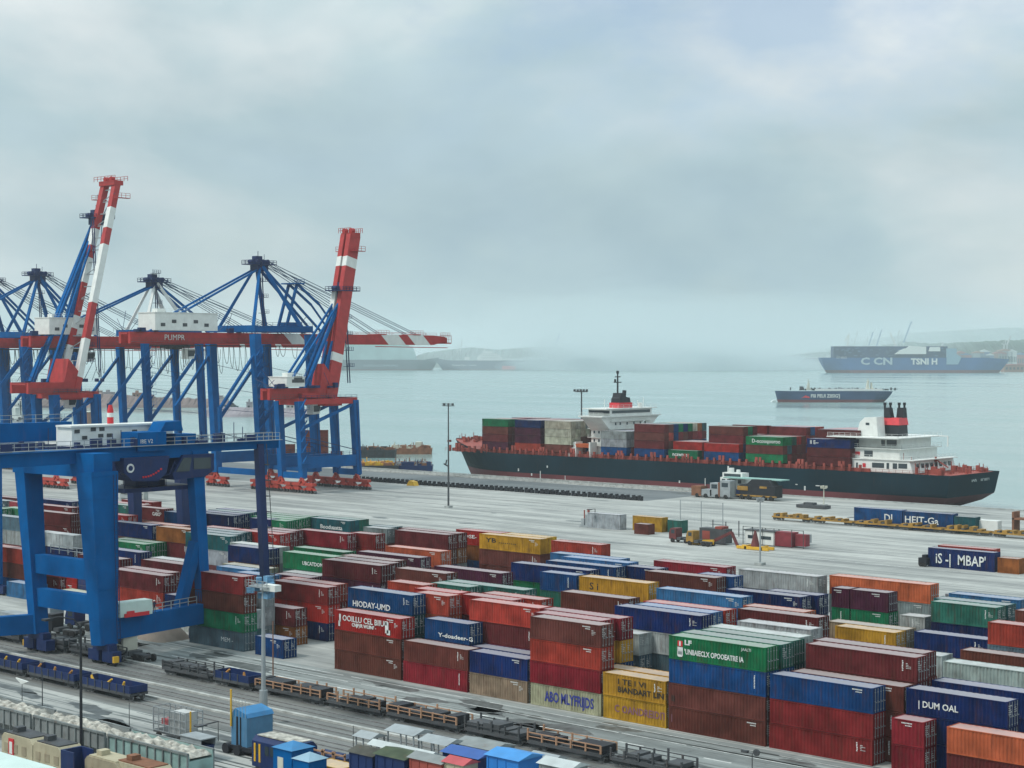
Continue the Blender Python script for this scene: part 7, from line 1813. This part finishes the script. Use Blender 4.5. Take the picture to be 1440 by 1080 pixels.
t.location = (-196.3, 141.8, 5.85); t.rotation_euler = (0, 0, rad(70)); tag(t, 'person in dark workwear standing on the gantry sill beam beside the mint cabinet', 'person')
hlm = MB().tube((0, 0, 1.70), (0, 0, 1.80), .135, .09, 10).tube((0, -.02, 1.69), (0, -.02, 1.71), .17, .16, 10).obj('helmet', WHITE, t)

# ------------------------------------------------------------ haze and the fog bank
mb = MB().bb(-14500, 1500, -700, 17500, -10, 300); hz = mb.obj('haze', M_CON); hz.data.materials.clear()
def vol(name, dens, col, aniso=.1):
    m = bpy.data.materials.new(name); m.use_nodes = True; t = m.node_tree; t.nodes.remove(t.nodes['Principled BSDF'])
    v = N(t, 'ShaderNodeVolumePrincipled'); v.inputs['Color'].default_value = col; v.inputs['Density'].default_value = dens; v.inputs['Anisotropy'].default_value = aniso
    t.links.new(v.outputs[0], t.nodes['Material Output'].inputs['Volume']); return m
hz.data.materials.append(vol('haze_air', HAZE_D, (.86, .95, .97, 1))); hz['kind'] = 'stuff'; hz['label'] = 'pale bluish haze in the air over the harbour'; hz['category'] = 'haze'
# the low fog bank over the middle of the bay
FOGM = vol('fog_vapour', 0.0011, (.72, .80, .82, 1), 0.2)
rs = random.Random(17)
k = 0
fb = []
FOGL = vol('thin_fog_vapour', 0.00022, (.76, .83, .85, 1), 0.2)
for (px, w, z, rx, ry, rz_, fm_) in ((845, 5300, 0, 200, 400, 45, 0), (890, 5100, 10, 330, 500, 70, 0), (950, 5100, 10, 380, 500, 62, 0), (915, 5400, 20, 480, 600, 85, 0), (1015, 5300, 0, 340, 400, 50, 0), (940, 5300, 0, 560, 600, 52, 0),
    (930, 5300, 60, 900, 900, 150, 1), (1060, 6600, 150, 1000, 800, 120, 1), (860, 5900, 90, 800, 900, 190, 1), (1130, 7400, 190, 1200, 900, 80, 1), (960, 5600, 40, 700, 700, 230, 1)):
    c = D(px, 500, w); c.z = z
    me = bpy.data.meshes.new('fog'); import bmesh
    bm = bmesh.new(); bmesh.ops.create_icosphere(bm, subdivisions=4, radius=1.0)
    for v in bm.verts:
        n = 1 + .22 * math.sin(v.co.x * 4 + k) * math.cos(v.co.y * 3.3 + k * 2) + .12 * math.sin(v.co.z * 6 + v.co.x * 7 + k) + .06 * math.sin(v.co.x * 13 + v.co.y * 11 + k * 3)
        a = v.co * n; x, y, zz = a.x * rx, a.y * ry, a.z * rz_
        v.co = Vector((.737 * x - .676 * y, .676 * x + .737 * y, max(zz, -2.5 - z)))
    bm.to_mesh(me); bm.free(); me.materials.append(FOGL if fm_ else FOGM)
    fb.append((me, c)); k += 1
for i, (me, c) in enumerate(fb):
    o = bpy.data.objects.new('fog_bank', me); COL.objects.link(o); o.location = c; o['kind'] = 'stuff'; o['label'] = 'low pale fog bank over the middle of the bay'; o['category'] = 'fog'; o['group'] = 'fog bank over the bay'
